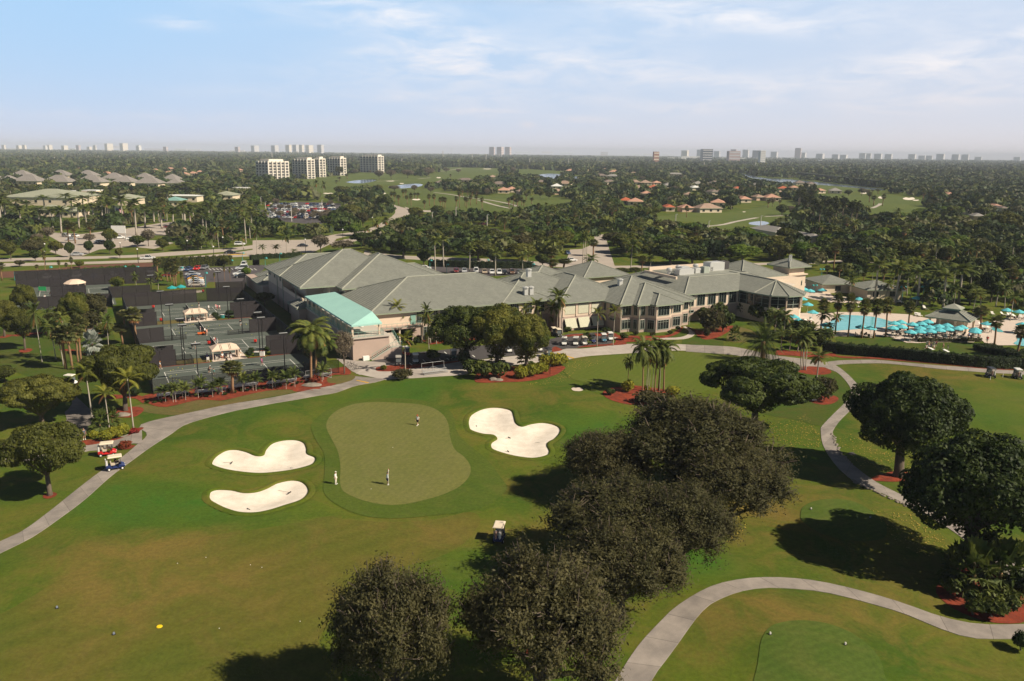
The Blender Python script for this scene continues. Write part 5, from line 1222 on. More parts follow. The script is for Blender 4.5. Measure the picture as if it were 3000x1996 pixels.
for k,(x,y) in enumerate([(190,960),(225,965),(305,968),(330,965),(430,945),(400,930),(560,922),(600,905),(705,915),(770,895),(805,900),(1012,865),(1035,855),(1115,850),(1145,855),(1315,835),(1340,820),(1430,832),(1450,835),(1540,815),(1815,760),(1830,740)]):
    H('areca','C4',x,y,x + (k % 3 - 1) * 8,y - 150 - (k % 4) * 12,135,'low clump palm in the red bed along the courts','low palms along the front court')
for k in range(30): plant('bush',G('C4',60 + k * 58 + rnd.uniform(-15,15),985 - k * 7.5 + rnd.uniform(-18,8) - (18 if 3 < k < 9 else 0)),rnd.uniform(.3,.5),rnd.uniform(.4,.6),'tiny green shrub planted in the red mulch along the courts','tiny shrubs in the red bed')
# palms in front of the hall
for bx,by,tx,ty,w,l in [(155,1440,165,950,280,'slim palm on the drive edge in front of the stairs'),(75,1075,85,570,230,'slim palm by the hall balcony'),(180,1060,185,690,230,'yellowish palm in front of the hall balcony'),(440,1165,510,610,150,'windblown palm in front of the hall windows'),(530,1120,540,810,220,'short palm beside the windblown palm at the hall')]:
    H('alexander' if bx != 440 else 'coconut','D2',bx,by,tx,ty,w,l)
for bx,by,tx,ty,w,l in [(530,1138,545,650,220,'staked slim palm at the cart lot before the awnings'),(726,1128,740,630,190,'staked slim palm at the cart lot before the bay windows')]: H('alexander','D3',bx,by,tx,ty,w,l)
H('coconut','D3',112,985,75,420,300,'tall coconut palm with browning fronds by the awnings',var=0); H('coconut','D3',25,945,20,580,230,'coconut palm in the shade left of the awnings',var=1)
# palm cluster on the practice green bed
for bx,by,tx,ty,w,v in [(1495,1425,1478,895,250,0),(1607,1398,1605,905,230,1),(1688,1388,1755,890,270,0),(1640,1380,1700,960,210,1)]: H('queen','B3',bx,by,tx,ty,w,'tall shaggy palm in the red bed on the practice green edge','tall palms by the practice green',v)
H('queen','B3',1362,1320,1385,1060,120,'short drooping palm beside the tall shaggy palms',var=1)
for bx,by,tx,ty in [(1530,1390,1520,1000),(1555,1395,1560,1040),(1585,1380,1580,1000),(1650,1395,1690,1050),(1540,1405,1500,1080)]: H('alexander','B3',bx,by,tx,ty,110,'thin stemmed palm among the tall shaggy palms','thin palms by the practice green')
# palms at the right path fork
for k,(bx,by,tx,ty,w) in enumerate([(325,945,290,560,190),(338,942,345,580,170),(352,945,400,590,170),(372,948,500,560,200),(170,660,190,390,170),(85,640,80,370,190),(225,770,230,560,120),(620,600,600,420,150),(500,600,505,390,180),(300,780,300,580,150),(545,720,520,560,150)]):
    H('coconut','B4',bx,by,tx,ty,w,['palm of the dark multi stemmed clump in the red ring at the path fork','dark feather palm between the dining pavilion and the pool'][k > 3],['palms in the red ring at the fork','palms below the dining pavilion'][k > 3])
H('coconut','B4',472,1052,500,745,230,'palm standing in the round bush by the path bend'); H('bush_olive','B4',520,1215,520,1010,270,'big round brownish bush in a red mulch ring by the path bend')
H('date','F',1755,832,1757,748,95,'stout date palm on the drive edge below the terrace')
for k,(bx,by,tx,ty,w) in enumerate([(640,625,645,265,110),(757,645,765,270,110),(882,655,900,315,120),(990,655,1010,315,120),(1097,645,1125,305,120),(1300,590,1310,330,120),(510,580,515,310,120),(1960,575,1965,370,160),(2085,725,2130,465,130),(2292,830,2300,540,160)]):
    H('sabal','B4',bx,by,tx,ty,w,['fan palm in the row along the pool terrace','fan palm by the pool steps beyond the bar'][k > 6],['fan palms along the pool','fan palms by the pool steps'][k > 6])
for k,(bx,by,tx,ty,w) in enumerate([(1000,325,1040,-80,220),(1187,335,1235,-60,210),(1388,350,1415,0,240),(1620,375,1650,30,230),(1760,330,1785,-40,260),(1890,420,1900,200,160),(1960,400,1990,200,200),(1240,330,1265,130,150),(1100,300,1110,120,140),(2230,500,2230,230,150)]):
    H('royal' if k < 5 else 'coconut','B4',bx,by,tx,ty,w,'tall pale trunked palm behind the swimming pool','tall palms behind the pool')
# shrubs
for fr,x,y,w,hh,kd,l,g in [('F3',1520,1250,200,110,'bush_yellow','small clipped yellow shrub next to the dark palm clump at the junction',None),('F3',1740,1290,260,160,'bush_yellow','yellow green clipped hedge shrub in the junction bed','yellow shrubs of the junction bed'),('F3',1900,1260,280,190,'bush_yellow','yellow green clipped hedge shrub in the junction bed','yellow shrubs of the junction bed'),('F3',2010,1200,240,180,'bush_yellow','yellow green clipped hedge shrub in the junction bed','yellow shrubs of the junction bed'),
                                  ('F3',2060,1410,260,110,'bush_red','red leaved croton on the tiny island by the cart path',None),('F3',2200,1180,160,90,'bush_red','low red flowers at the foot of the slim palm',None),('F3',1640,1160,380,330,'fanpalm_low','dark low palm clump in the junction bed',None),('F3',1850,1060,300,260,'fanpalm_low','green low palm behind the yellow hedge at the junction',None),
                                  ('B2',1480,1270,220,80,'bush_olive','low wide grassy shrub at the drive edge',None),('D2',860,1370,230,190,'bush','dark shrub under the big trees by the hall','dark shrubs under the big trees'),('D2',1060,1520,330,220,'bush','dark shrub under the big trees by the hall','dark shrubs under the big trees'),('D2',1300,1520,300,200,'bush','dark shrub under the big trees by the hall','dark shrubs under the big trees'),('D2',940,1460,260,170,'bush','dark shrub under the big trees by the hall','dark shrubs under the big trees'),
                                  ('D2',1620,1400,260,230,'fanpalm_low','dark low palm under the leaning gold tree',None),('D2',1240,1390,260,200,'fanpalm_low','low palm between the trunks of the big trees',None),('D2',480,1300,240,120,'bush','dark flat topped shrub in the cart lot',None),
                                  ('D2',1570,1520,220,140,'bush_yellow','yellow shrub in the red bed before the big trees','yellow shrubs before the big trees'),('D2',1690,1500,220,150,'bush_yellow','yellow shrub in the red bed before the big trees','yellow shrubs before the big trees'),('D2',1800,1470,220,140,'bush_yellow','yellow shrub in the red bed before the big trees','yellow shrubs before the big trees'),('D2',1850,1370,200,130,'bush_yellow','yellow shrub at the drive side of the red bed','yellow shrubs at the drive'),('D2',1960,1370,220,150,'bush_yellow','yellow shrub at the drive side of the red bed','yellow shrubs at the drive'),('D2',2040,1370,200,140,'bush_yellow','yellow shrub at the drive side of the red bed','yellow shrubs at the drive'),
                                  ('B3',1370,1390,140,100,'bush_yellow','yellow green shrub under the shaggy palms, beside the thick trunk',None),('B3',1760,1430,150,90,'bush_yellow','yellow shrub at the right end of the practice green bed',None),('B3',1540,1390,70,60,'bush_yellow','tiny yellow shrub between the shaggy palm trunks',None),('B3',1200,1420,100,60,'bush','dark shrub in the shadow at the practice green bed',None),('B3',1560,1500,300,110,'bush_olive','brownish shrub behind the big oaks at the practice green bed',None),
                                  ('D4',950,1210,420,340,'bush_olive','big dark mound of shrubs below the right wing',None),('D4',1120,1190,360,300,'bush','big round green shrub below the right wing terrace',None),('D4',860,1050,260,200,'bush','green shrub against the right wing wall',None),('D4',1040,1000,300,230,'bush','light green shrub at the ramp of the right wing',None),('D4',1600,1040,320,240,'bush','green shrub under the dining pavilion terrace','shrubs under the dining pavilion'),('D4',1400,980,260,200,'bush','green shrub under the dining pavilion terrace','shrubs under the dining pavilion'),('D4',1780,1100,300,220,'bush','green shrub under the dining pavilion terrace','shrubs under the dining pavilion'),('D4',1950,1230,380,260,'bush','dark shrub at the foot of the pool terrace','shrubs at the pool terrace'),('D4',2200,1290,400,260,'bush','dark shrub at the foot of the pool terrace','shrubs at the pool terrace'),('D4',900,1270,90,130,'bush_olive','small brown dry shrub in front of the big dark mound',None),('D4',1290,1310,200,170,'fanpalm_low','dark low palm beside the dry grass patch',None),
                                  ('E4',640,1160,180,190,'clipped','clipped round bush beside the near cabana paving','clipped bushes by the near cabana'),('E4',680,1060,150,140,'clipped','clipped round bush beside the near cabana paving','clipped bushes by the near cabana'),('E4',1030,1050,160,150,'clipped','clipped bush beside the two court lights',None),('F2',1400,850,120,100,'clipped','clipped bush beside the farther cabana paving','clipped bushes by the farther cabana'),('F2',1640,830,150,110,'clipped','clipped bush beside the farther cabana paving','clipped bushes by the farther cabana'),('F2',1440,880,100,70,'clipped','clipped bush beside the farther cabana paving','clipped bushes by the farther cabana'),
                                  ('F2',400,450,110,70,'clipped','round clipped bush at the patio beyond the far court','clipped bushes at the patio'),('F2',480,455,110,70,'clipped','round clipped bush at the patio beyond the far court','clipped bushes at the patio'),('F2',590,460,70,50,'clipped','round clipped bush at the patio beyond the far court','clipped bushes at the patio'),('F3',2250,560,220,160,'clipped','dark clipped bush at the corner of the front court',None),
                                  ('D3',1420,990,80,50,'bush','small shrub by the bay windows footpath','small shrubs at the bay windows'),('D3',1510,940,70,50,'bush','small shrub by the bay windows footpath','small shrubs at the bay windows'),('D3',1200,1010,70,50,'bush_olive','small brownish shrub under the bay windows','brownish shrubs at the bay windows'),('D3',1000,1000,80,50,'bush_olive','small brownish shrub under the bay windows','brownish shrubs at the bay windows'),('D3',850,1060,130,90,'bush','dark shrub by the staked palm at the bay',None),('D3',400,1100,170,110,'fanpalm_low','low palm between the parked carts',None),('D3',170,960,110,70,'bush','dark shrub under the first awning',None),('D3',640,980,120,80,'bush','dark shrub in the shade beside the bay',None),
                                  ('B2',1310,1190,70,40,'bush_yellow','tiny yellow shrub at the tip of the parking island',None),('B2',680,1310,110,70,'bush_red','brown dry shrub at the foot of the big feather palms',None)]:
    H(kd,fr,x,y,x,y - hh,w,l,g)
sheet('mulch_bed',lpoly(rect(12.5,46,-4.2,.6)),.045,mulch,2)
for k in range(30): plant(['bush','bush_olive','fanpalm_low','bush','areca'][k % 5],LW(2.5 + k * 1.45,-1.2 - (k % 3) * .9),rnd.uniform(.7,1.2),rnd.uniform(.9,1.9) if k % 5 != 4 else 3,'low planting along the foot of the hall wall','plants along the hall wall')
for k in range(8): plant('alexander' if k % 2 else 'coconut',LW(13 + k * 4.6,-3.4 - (k % 2)),None,rnd.uniform(5.5,8),'slim palm standing against the hall facade between its windows','palms along the hall facade')
# big leafed planting at the right edge
for k,(x,y,w,hh,kd) in enumerate([(1760,1090,260,230,'fanpalm_low'),(1900,1080,280,220,'fanpalm_low'),(1680,1030,200,170,'fanpalm_low'),(1820,980,240,170,'fanpalm_low'),(1860,1220,200,130,'bush'),(1760,1210,170,120,'bush'),(1950,1200,160,130,'bush'),(1640,1100,150,110,'bush'),(2000,1120,150,150,'bush'),(1990,1040,200,180,'fanpalm_low')]):
    H(kd,'C3',x,y,x,y - hh,w,['big leaved fan palm in the shaded planting by the path fork','dark shrub in the shaded planting by the path fork'][kd == 'bush'],['fan palms in the shaded planting','shrubs in the shaded planting'][kd == 'bush'])
H('bush_red','C3',1915,1150,1915,1110,55,'orange flowered shrub in the shaded planting'); H('clipped','C3',2020,1400,2010,1300,110,'clipped dark bush beside the foreground path at the frame edge')
# hedges
def hedge(name,label,fr,line,wd,h,m,world_pts=None,n=None):
    c = world_pts or mpts([(fr,line)]); c = smooth_pts(c,False,4); L_ = sum((b - a).length for a,b in zip(c,c[1:]))
    k = n or int(L_ * (h * 2 + wd) * 26); C = []; Nn = []
    rs = resample(c,max(4,int(L_ / .5)))
    for _ in range(k):
        f = rnd.random() * (len(rs) - 1.001); i = int(f); p = rs[i].lerp(rs[i + 1],f - i); t = (rs[i + 1] - rs[i]).normalized(); nn = Vector((-t.y,t.x))
        s = rnd.random() * (2 * h + wd); wob = 1 + .08 * math.sin(f * 1.3) + .05 * math.sin(f * 3.7)
        if s < h: off,z,d = -wd / 2,s,-nn
        elif s < h + wd: off,z,d = s - h - wd / 2,h,None
        else: off,z,d = wd / 2,s - h - wd,nn
        q = p + nn * off * wob; C.append((q.x,q.y,gz(q.x,q.y) + z * wob + rnd.uniform(-.06,.06))); Nn.append((d.x,d.y,.3) if d is not None else (0,0,1))
    C = np.array(C); Nn = np.array(Nn) + nrg.normal(size=(k,3)) * .45; Nn /= np.linalg.norm(Nn,axis=1,keepdims=True)
    a = .17 * (.6 + .8 * nrg.random(k)); o0 = C.mean(0)
    me = qmesh(name,quads(C - o0,Nn,a,a * .7),m)
    t = thing(name,label,'hedge',o0); link('foliage',me,t)
    mb = MB()
    for a_,b_ in zip(rs[::2],rs[2::2]):
        tt = (b_ - a_).normalized(); nn = Vector((-tt.y,tt.x)) * (wd / 2 - .12)
        q = [a_ - nn,b_ - nn,b_ + nn,a_ + nn]
        z = gz(a_.x,a_.y)
        mb.add([(p.x - o0[0],p.y - o0[1],z - o0[2]) for p in q] + [(p.x - o0[0],p.y - o0[1],z + h - .12 - o0[2]) for p in q],[(0,1,5,4),(1,2,6,5),(2,3,7,6),(3,0,4,7),(4,5,6,7)])
    mb.build('branches',mat('hedge_core',(.012,.018,.006),.95),t)
hedge('hedge','long dark clipped hedge between the picnic lawn and the cart path','B4',[(540,770),(700,795),(1000,818),(1300,845),(1600,880),(2000,920),(2420,932),(3200,970)],2.0,2.2,L_hedge)
hedge('hedge','dark clipped hedge mound by the pool steps right of the picnic lawn','F4',[(1360,900),(1550,960),(1800,1010),(2132,1060)],4.5,1.3,L_hedge)
hedge('hedge','pale low hedge at the edge of the umbrella terrace','F4',[(190,770),(500,765),(800,765),(1200,760),(1330,755)],.9,.8,L_oak)
hedge('hedge','bright green hedge behind the row of parked cars at the brown bank','F1',[(290,235),(720,195),(1200,160),(1500,140),(1900,110),(2230,90)],2.0,2.2,L_bright)
hedge('hedge','green hedge along the road by the red parked car','A1',[(1400,1260),(1700,1245),(2000,1235),(2090,1225)],3.0,3.4,L_olive)
hedge('hedge','dark trimmed hedge along the lawn mound beside the gymnasium','A2',[(-20,1185),(150,1172),(320,1165),(440,1150)],1.6,1.8,L_hedge)
hedge('hedge','hedge row beyond the parking strip behind the hall','D2',[(440,165),(800,180),(1200,190),(1700,190)],2.0,2.4,L_hedge)
hedge('hedge','leafy bank of shrubs below the big parking lot','A2',[(560,960),(720,920),(860,900),(960,880)],4.0,3.5,L_bright)
hedge('hedge','clipped hedge under the far canal trees','A4',[(-100,405),(300,430),(700,480),(1060,525)],18,9,L_fic,n=9000)
# ---------------------------------------------------------------- buildings beyond
VIS = []
def vis(q): VIS.append((min(p.x for p in q),max(p.x for p in q),min(p.y for p in q),max(p.y for p in q)))
def house_at(name,label,cat,fr,x,y,w,hwall,depth,roofm,wallm,rz=0,sl=.42,group=None,gable=False,windows=True,overhang=.8):
    p = G(fr,x,y); d = (p - Vector((0,0,CAMH))).dot(fwd); W = w / FR[fr][2] / FPX * d
    p = p + Vector((0,depth / 2,0)); t = thing(name,label,cat,p,rz,group)
    a,b = W / 2,depth / 2
    MB().prism(rect(-a,a,-b,b),0,hwall).build('wall',wallm,t)
    if windows:
        for k in range(max(1,min(5,int(W / 5)))):
            MB().box((-a + (k + .5) * W / max(1,min(5,int(W / 5))),-b - .02,hwall * .5),(1.8,.12,min(1.7,hwall * .5))).build('window',glass,t)
    if gable:
        o = overhang; zr = hwall + (b + o) * sl; mb = MB()
        facet(mb,[(-a - o,-b - o,hwall),(a + o,-b - o,hwall),(a + o,0,zr),(-a - o,0,zr)]); facet(mb,[(a + o,b + o,hwall),(-a - o,b + o,hwall),(-a - o,0,zr),(a + o,0,zr)])
        mb.add([(a,-b,hwall),(a,b,hwall),(a,0,zr - .4)],[(0,1,2)],1); mb.add([(-a,-b,hwall),(-a,b,hwall),(-a,0,zr - .4)],[(1,0,2)],1)
        mb.build('roof',[roofm,wallm],t)
    else: hip(t,-a - overhang,a + overhang,-b - overhang,b + overhang,hwall,sl,roofm,caps=False)
    ap_ = name == 'apartment_house'; vis([p.to_2d() + Vector(q) for q in rect(-a * .85,a * .85,b * .6 if ap_ else -b,b + (6 if fr == 'A4' else 20 if ap_ else 45))]); ex([p.to_2d() + Vector(q) for q in rect(-a,a,-b,b)])
    return t
shake = tile_mat('grey_shake',(.27,.245,.225),(.23,.21,.195),1.0,.7)
palegreen = tile_mat('pale_green_roof',(.34,.35,.26),(.31,.32,.24),1.2,.85)
tanr = mat('tan_tile',(.36,.25,.19),.85,(.30,.21,.16),.3); pinkr = mat('pink_tile',(.50,.28,.20),.85,(.44,.25,.18),.3); redr = mat('red_tile',(.48,.13,.06),.85,(.40,.11,.055),.3)
brownr = mat('brown_tile',(.22,.17,.145),.85,(.17,.135,.12),.3); greyr = mat('grey_tile',(.30,.28,.26),.85,(.25,.235,.22),.3); whiter = mat('white_roof',(.66,.66,.65),.7)
pinkwall = mat('pink_house_wall',(.62,.44,.33),.9); creamwall = mat('cream_house_wall',(.66,.55,.42),.9); darkwall = mat('shaded_timber',(.12,.11,.105),.9)
for k,(x,y,w,rz) in enumerate([(170,452,240,0),(40,500,170,.1),(230,505,330,0),(520,448,260,0),(500,512,340,.05),(770,448,240,0),(800,515,350,0),(1010,480,260,.05),(1110,512,250,0),(1290,480,240,0),(1330,525,310,.05),(1540,485,190,0),(1570,525,170,.1),(-150,470,220,0)]):
    house_at('apartment_house','grey roofed low apartment house in the long row beyond the palm avenue','house','A1',x,y,w * .66,4.6,20,shake,creamwall,rz,.62,'grey roofed apartment row',overhang=1.6)
t = house_at('hall','broad pale green roofed hall rising over the royal palms','hall','A1',330,690,640,6,45,palegreen,creamwall,0,.22)
house_at('annex','low pale green roofed annex in front of the broad hall, among royal palms','building','A1',420,790,260,4,16,palegreen,creamwall,.1,.3); house_at('annex','second low green roofed annex at the red flower bed by the flagpole','building','A1',640,800,150,4,14,palegreen,creamwall,0,.3)
house_at('building','greenish white gabled building left of the flagpole palms','building','A1',1090,690,210,5,25,palegreen,creamwall,.1,.3)
house_at('pavilion','teal roofed entrance pavilion among the palms','pavilion','A1',1560,700,150,4.5,14,mat('teal_metal_roof',(.20,.36,.33),.5),creamwall,0,.35); house_at('building','long cream building behind the teal roofed pavilion','building','A1',1640,660,300,5,14,whiter,creamwall,0,.1); house_at('building','low pale green roofed building beside the cream one','building','A1',2020,640,190,4,20,palegreen,creamwall,0,.3)
def block(name,label,cat,fr,x,y,w,top,depth,m,rz=0,group=None,bays=0,floors=0,wm=None,dist=None):
    """flat topped block from its base and top pixels"""
    p = G(fr,x,y)
    if dist:
        d3 = ray(*px(fr,x,y)); p = Vector((d3[0] / d3[1] * dist,dist,0))
    h = max(2,HZ(fr,x,top,p)); d = p.y; W = w / FR[fr][2] / FPX * d
    t = thing(name,label,cat,p + Vector((0,depth / 2,0)),rz,group)
    MB().prism(rect(-W / 2,W / 2,-depth / 2,depth / 2),0,h).build('wall',m,t)
    MB().prism(rect(-W / 2 * .98,W / 2 * .98,-depth / 2 * .98,depth / 2 * .98),h,h + .6).build('roof',whiter,t)
    for i in range(floors):
        MB().box((0,-depth / 2 - .03,h * (i + .55) / floors),(W * .92,.3,h / floors * .42)).build('window_band',wm or glass,t)
    ex([p.to_2d() + Vector(q) for q in rect(-W / 2,W / 2,0,depth)])
    return t
for x,y,w,tp,l in [(640,620,100,565,'small cream cube rising behind the broad hall'),(815,640,135,558,'tall cream cube between the broad hall and the flagpole palms'),(1050,612,95,557,'cream cube above the greenish gabled building'),(2180,590,140,533,'white flat roofed building by the parking lot palms')]:
    block('building',l,'building','A1',x,y,w,tp,12,creamwall)
# condominium towers
cond_w = mat('tower_white',(.74,.68,.60),.9); cond_d = mat('tower_bay_dark',(.05,.05,.055),.5)
winm = MB().box((0,0,0),(3.3,.5,2.2)).mesh('balcony',cond_d)  # near-black boxes set on the tower faces as window bays; nothing is recessed
def tower(fr,corner,left,right,top,base,label,floors=7,bl=4,br=5):
    c = G(fr,corner,base); d = c.y; k = d / FPX / FR[fr][2]
    h = HZ(fr,corner,top,c); wl = (corner - left) * k / math.cos(R(40)); wr = (right - corner) * k / math.cos(R(38))
    t = thing('apartment_tower',label,'tower',c,0,None); a1,a2 = R(180 - 38),R(40)
    dl,dr = Vector((math.cos(a1),math.sin(a1))),Vector((math.cos(a2),math.sin(a2)))
    foot = [(0,0),dr * wr,dr * wr + dl * wl,dl * wl]
    MB().prism([(q[0],q[1]) for q in foot],0,h).build('wall',cond_w,t)
    MB().prism([(q[0],q[1]) for q in [dr * 3 + dl * 3,dr * wr * .8 + dl * 3,dr * wr * .8 + dl * wl * .8,dr * 3 + dl * wl * .8]],h,h + 2.5).build('penthouse',cond_w,t)
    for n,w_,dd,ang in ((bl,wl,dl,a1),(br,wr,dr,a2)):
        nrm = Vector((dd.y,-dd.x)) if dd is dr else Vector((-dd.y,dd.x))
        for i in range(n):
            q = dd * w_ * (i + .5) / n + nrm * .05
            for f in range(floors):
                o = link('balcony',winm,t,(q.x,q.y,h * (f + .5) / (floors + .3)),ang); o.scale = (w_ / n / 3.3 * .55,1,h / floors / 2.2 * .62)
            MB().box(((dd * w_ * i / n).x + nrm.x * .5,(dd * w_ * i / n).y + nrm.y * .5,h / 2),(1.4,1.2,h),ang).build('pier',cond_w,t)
    ex([c.to_2d() + Vector(q) for q in foot])
tower('A2',150,8,305,287,476,'white apartment tower nearest the viewer, leftmost of the white towers')
tower('A2',500,338,560,270,448,'white tower second from the left with a second block attached behind',8,5,2); tower('A2',610,548,660,262,432,'white tower block attached to the second tower',7,3,2)
tower('A2',800,665,848,257,418,'white tower just right of the attached pair',7,5,2); tower('A2',1140,960,1190,240,392,'farthest white tower, standing alone by the golf course',7,6,2)
# houses across the golf course
HM = {'r': redr,'p': pinkr,'t': tanr,'b': brownr,'g': greyr,'w': whiter}
HN = {'r': 'red tiled','p': 'pink tiled','t': 'tan tiled','b': 'brown roofed','g': 'grey roofed','w': 'white roofed'}
for fr,l,where in [('A3',[(1100,680,130,'r'),(1190,690,160,'p'),(1500,745,100,'r'),(1650,750,130,'p'),(1850,755,270,'t'),(1950,700,150,'p'),(1680,620,110,'t'),(1985,590,120,'t'),(2180,665,120,'p'),(2310,645,110,'t'),(1355,552,120,'r'),(1215,556,120,'t'),(1290,610,110,'p'),(1730,552,90,'w'),(1900,595,100,'b'),(1080,560,120,'g'),(1180,500,140,'t'),(1280,505,130,'t'),(1380,505,90,'p'),(950,500,150,'b'),(540,515,160,'t'),(330,500,110,'b'),(470,540,120,'w'),(60,570,110,'p'),(150,590,100,'t'),(980,440,130,'g'),(1000,398,130,'p'),(1170,412,80,'t'),(770,388,110,'t'),(600,388,120,'p'),(1550,420,150,'g'),(870,435,130,'b'),(1760,515,120,'g'),(1910,505,110,'b'),(2290,525,90,'g'),(920,378,120,'p'),(1400,378,90,'p'),(2120,560,80,'r'),(1490,530,120,'g'),(480,590,110,'t')],'among trees across the fairways'),
                     ('A4',[(180,560,110,'r'),(280,552,90,'p'),(80,650,160,'p'),(150,605,110,'t'),(510,580,90,'p'),(660,582,130,'g'),(30,520,80,'b'),(330,505,110,'b'),(430,515,90,'b'),(1360,585,70,'p'),(1525,580,60,'g'),(1700,615,80,'p'),(1860,640,70,'r'),(2120,740,120,'p'),(1880,775,100,'g'),(1965,830,110,'g'),(2310,685,80,'p'),(2180,750,60,'b')],'in the woods beyond the pool side'),('A2',[(1930,480,170,'b'),(2240,520,170,'b'),(2280,580,130,'p'),(1700,505,100,'b'),(2180,450,90,'t')],'behind the fan palms of the fairway'),
                     ('A1',[(960,418,110,'p'),(1400,385,60,'p'),(1380,412,60,'p'),(1540,372,80,'p'),(1660,375,70,'p'),(1520,408,60,'p'),(1660,422,100,'p'),(1740,417,90,'p'),(1800,402,60,'p'),(2170,385,80,'p'),(1980,388,40,'p'),(730,368,40,'p'),(660,380,30,'p'),(10,275,40,'t'),(230,290,25,'r')],'in the woods above the grey roofed apartment row')]:
    for k,(x,y,w,c) in enumerate(l):
        house_at('house',f'{HN[c]} low house {where}','house',fr,x,y,w * .8,3.2,11 + (k % 3) * 2,HM[c],creamwall if k % 3 else pinkwall,(k % 5 - 2) * .12,.45,f'{HN[c]} houses {where}')
for fr,x,y,w,d,m,l in [('A4',130,985,190,25,greyr,'ribbed grey metal roofed shed half hidden by dark trees'),('A4',430,1030,100,22,greyr,'second grey metal roofed shed beside a dark tree'),('B4',640,245,290,11,tile,'low hip roofed hut behind the pool palms, parked cars beyond'),('B4',1060,300,330,10,tile,'hip roofed hut in the shade behind the swimming pool'),('D2',300,60,60,6,greyr,'tiny grey roofed kiosk across the road')][:4]:
    house_at('hut' if fr == 'B4' else 'shed',l,'hut' if fr == 'B4' else 'shed',fr,x,y,w,3,d,m,creamwall,.25 if fr == 'A4' else TH * .3,.35)
# skyline and low town on the horizon
sk = [mat('far_cream_wall',(.85,.74,.60),.9),mat('far_white_wall',(.85,.83,.80),.9),mat('far_grey_wall',(.60,.58,.60),.9),mat('far_rose_wall',(.50,.36,.36),.9),mat('far_red_wall',(.42,.17,.11),.9),mat('far_dark_glass',(.05,.07,.10),.3)]
SKY = [('A1',20,135,25,0),('A1',160,138,45,0),('A1',210,134,26,0),('A1',400,140,30,1),('A1',440,134,50,0),('A1',575,140,60,0),('A1',700,136,30,3),('A1',800,150,36,0),('A1',850,137,14,0),('A1',980,122,90,0),('A1',1115,120,80,0),('A1',1250,138,40,1),('A1',1495,150,30,3),('A1',2150,150,36,3),('A1',2310,140,80,2),('A2',195,138,66,2),('A2',320,133,45,0),('A2',385,133,50,2),('A2',437,133,40,0),('A2',510,136,80,0),('A2',612,133,50,2),('A2',2175,153,25,3),('A2',2250,152,60,3),('A2',2322,152,40,3),
       ('A3',25,153,40,2),('A3',1640,184,46,0),('A3',1780,176,40,2),('A3',1932,190,30,2),('A3',2085,174,40,3),('A3',2195,177,40,2),('A3',2290,184,44,5),('A3',2340,188,46,1),('A4',100,196,60,2),('A4',315,162,32,3),('A4',360,204,60,2),('A4',520,214,90,2),('A4',660,220,50,2),('A4',735,224,80,2),('A4',905,209,32,2),('A4',955,211,36,2),('A4',1050,214,68,2),('A4',1145,218,65,2),('A4',1360,219,80,2),('A4',1450,231,50,2),('A4',1515,231,40,2),('A4',1620,217,82,2),('A4',1757,221,65,2),('A4',1845,221,65,2),('A4',1965,243,50,2),('A4',2320,244,65,2)]
for k,(fr,x,tp,w,c) in enumerate(SKY):
    block('tower',['hazy cream tower block standing on the horizon','hazy white tower block on the horizon','hazy grey tower block on the horizon','hazy rose tower block on the horizon','','hazy blue glass tower on the horizon'][c],'tower',fr,x,200,w * .58,tp + 6,60,sk[c],R(50),['cream towers on the horizon','white towers on the horizon','grey towers on the horizon','rose towers on the horizon','','glass towers on the horizon'][c],floors=5,wm=sk[2],dist=7600 + (k % 5) * 250)
block('tower','dark blue glass tower over white warehouses, nearest of the horizon towers','tower','A3',1838,252,92,178,45,sk[5],0,floors=6,wm=sk[2],dist=3900); block('office_block','red brick office block with pale bands in the far woods','building','A3',1375,250,46,202,30,sk[4],0,floors=4,wm=sk[0],dist=3400); block('tower','dark red stepped building right of the dark blue glass tower','tower','A3',2085,250,100,196,50,sk[3],0,floors=4,wm=sk[2],dist=4300); block('tower','white tower with grey bands at the right of the far warehouses','tower','A3',2340,282,44,192,30,sk[1],0,floors=7,wm=sk[2],dist=3300)
for k,(fr,x,y,w,hp,c) in enumerate([('A3',1560,280,160,24,1),('A3',1680,275,150,30,1),('A3',1790,272,120,26,1),('A3',2080,278,220,20,1),('A3',2240,275,120,18,1),('A2',1930,195,80,22,1),('A2',2050,205,120,18,0),('A2',2290,210,90,14,1),('A2',1380,200,120,14,0),('A2',1530,200,90,12,1),('A2',1660,200,70,12,1),('A2',1050,190,90,12,1),('A2',880,190,110,12,1),('A2',720,185,120,12,0),('A2',520,190,180,12,0),('A2',280,190,90,10,1),('A1',100,180,160,12,1),('A1',350,175,140,14,0),('A1',620,180,120,12,1),('A1',1060,172,160,24,0),('A1',1400,185,170,14,3),('A1',1640,190,110,16,1),('A1',1760,190,120,12,0),('A1',2150,200,130,12,0),('A1',830,178,90,10,1),('A3',380,215,100,14,0),('A3',560,225,110,16,1),('A3',160,215,140,14,1),('A3',900,235,60,30,3),('A3',1200,235,90,12,1),('A3',1480,240,110,12,1),('A3',1300,232,80,12,0),('A4',60,280,90,18,0),('A4',130,285,60,20,0),('A4',230,280,60,10,1),('A4',370,285,60,10,0),('A4',515,300,20,22,1),('A4',800,300,40,12,0),('A4',1050,305,100,8,3),('A4',1280,310,80,8,3),('A4',1460,345,110,6,0),('A4',2150,365,150,12,0),('A4',2030,355,50,10,0)]):
    block('warehouse',['long cream low building at the edge of the far woods','long white flat roofed building at the edge of the far woods','','long rose low building at the edge of the far woods'][c],'building',fr,x,y,w,y - hp,40,sk[c],0,['cream low buildings of the far town','white low buildings of the far town','','rose low buildings of the far town'][c],floors=1,wm=sk[2])
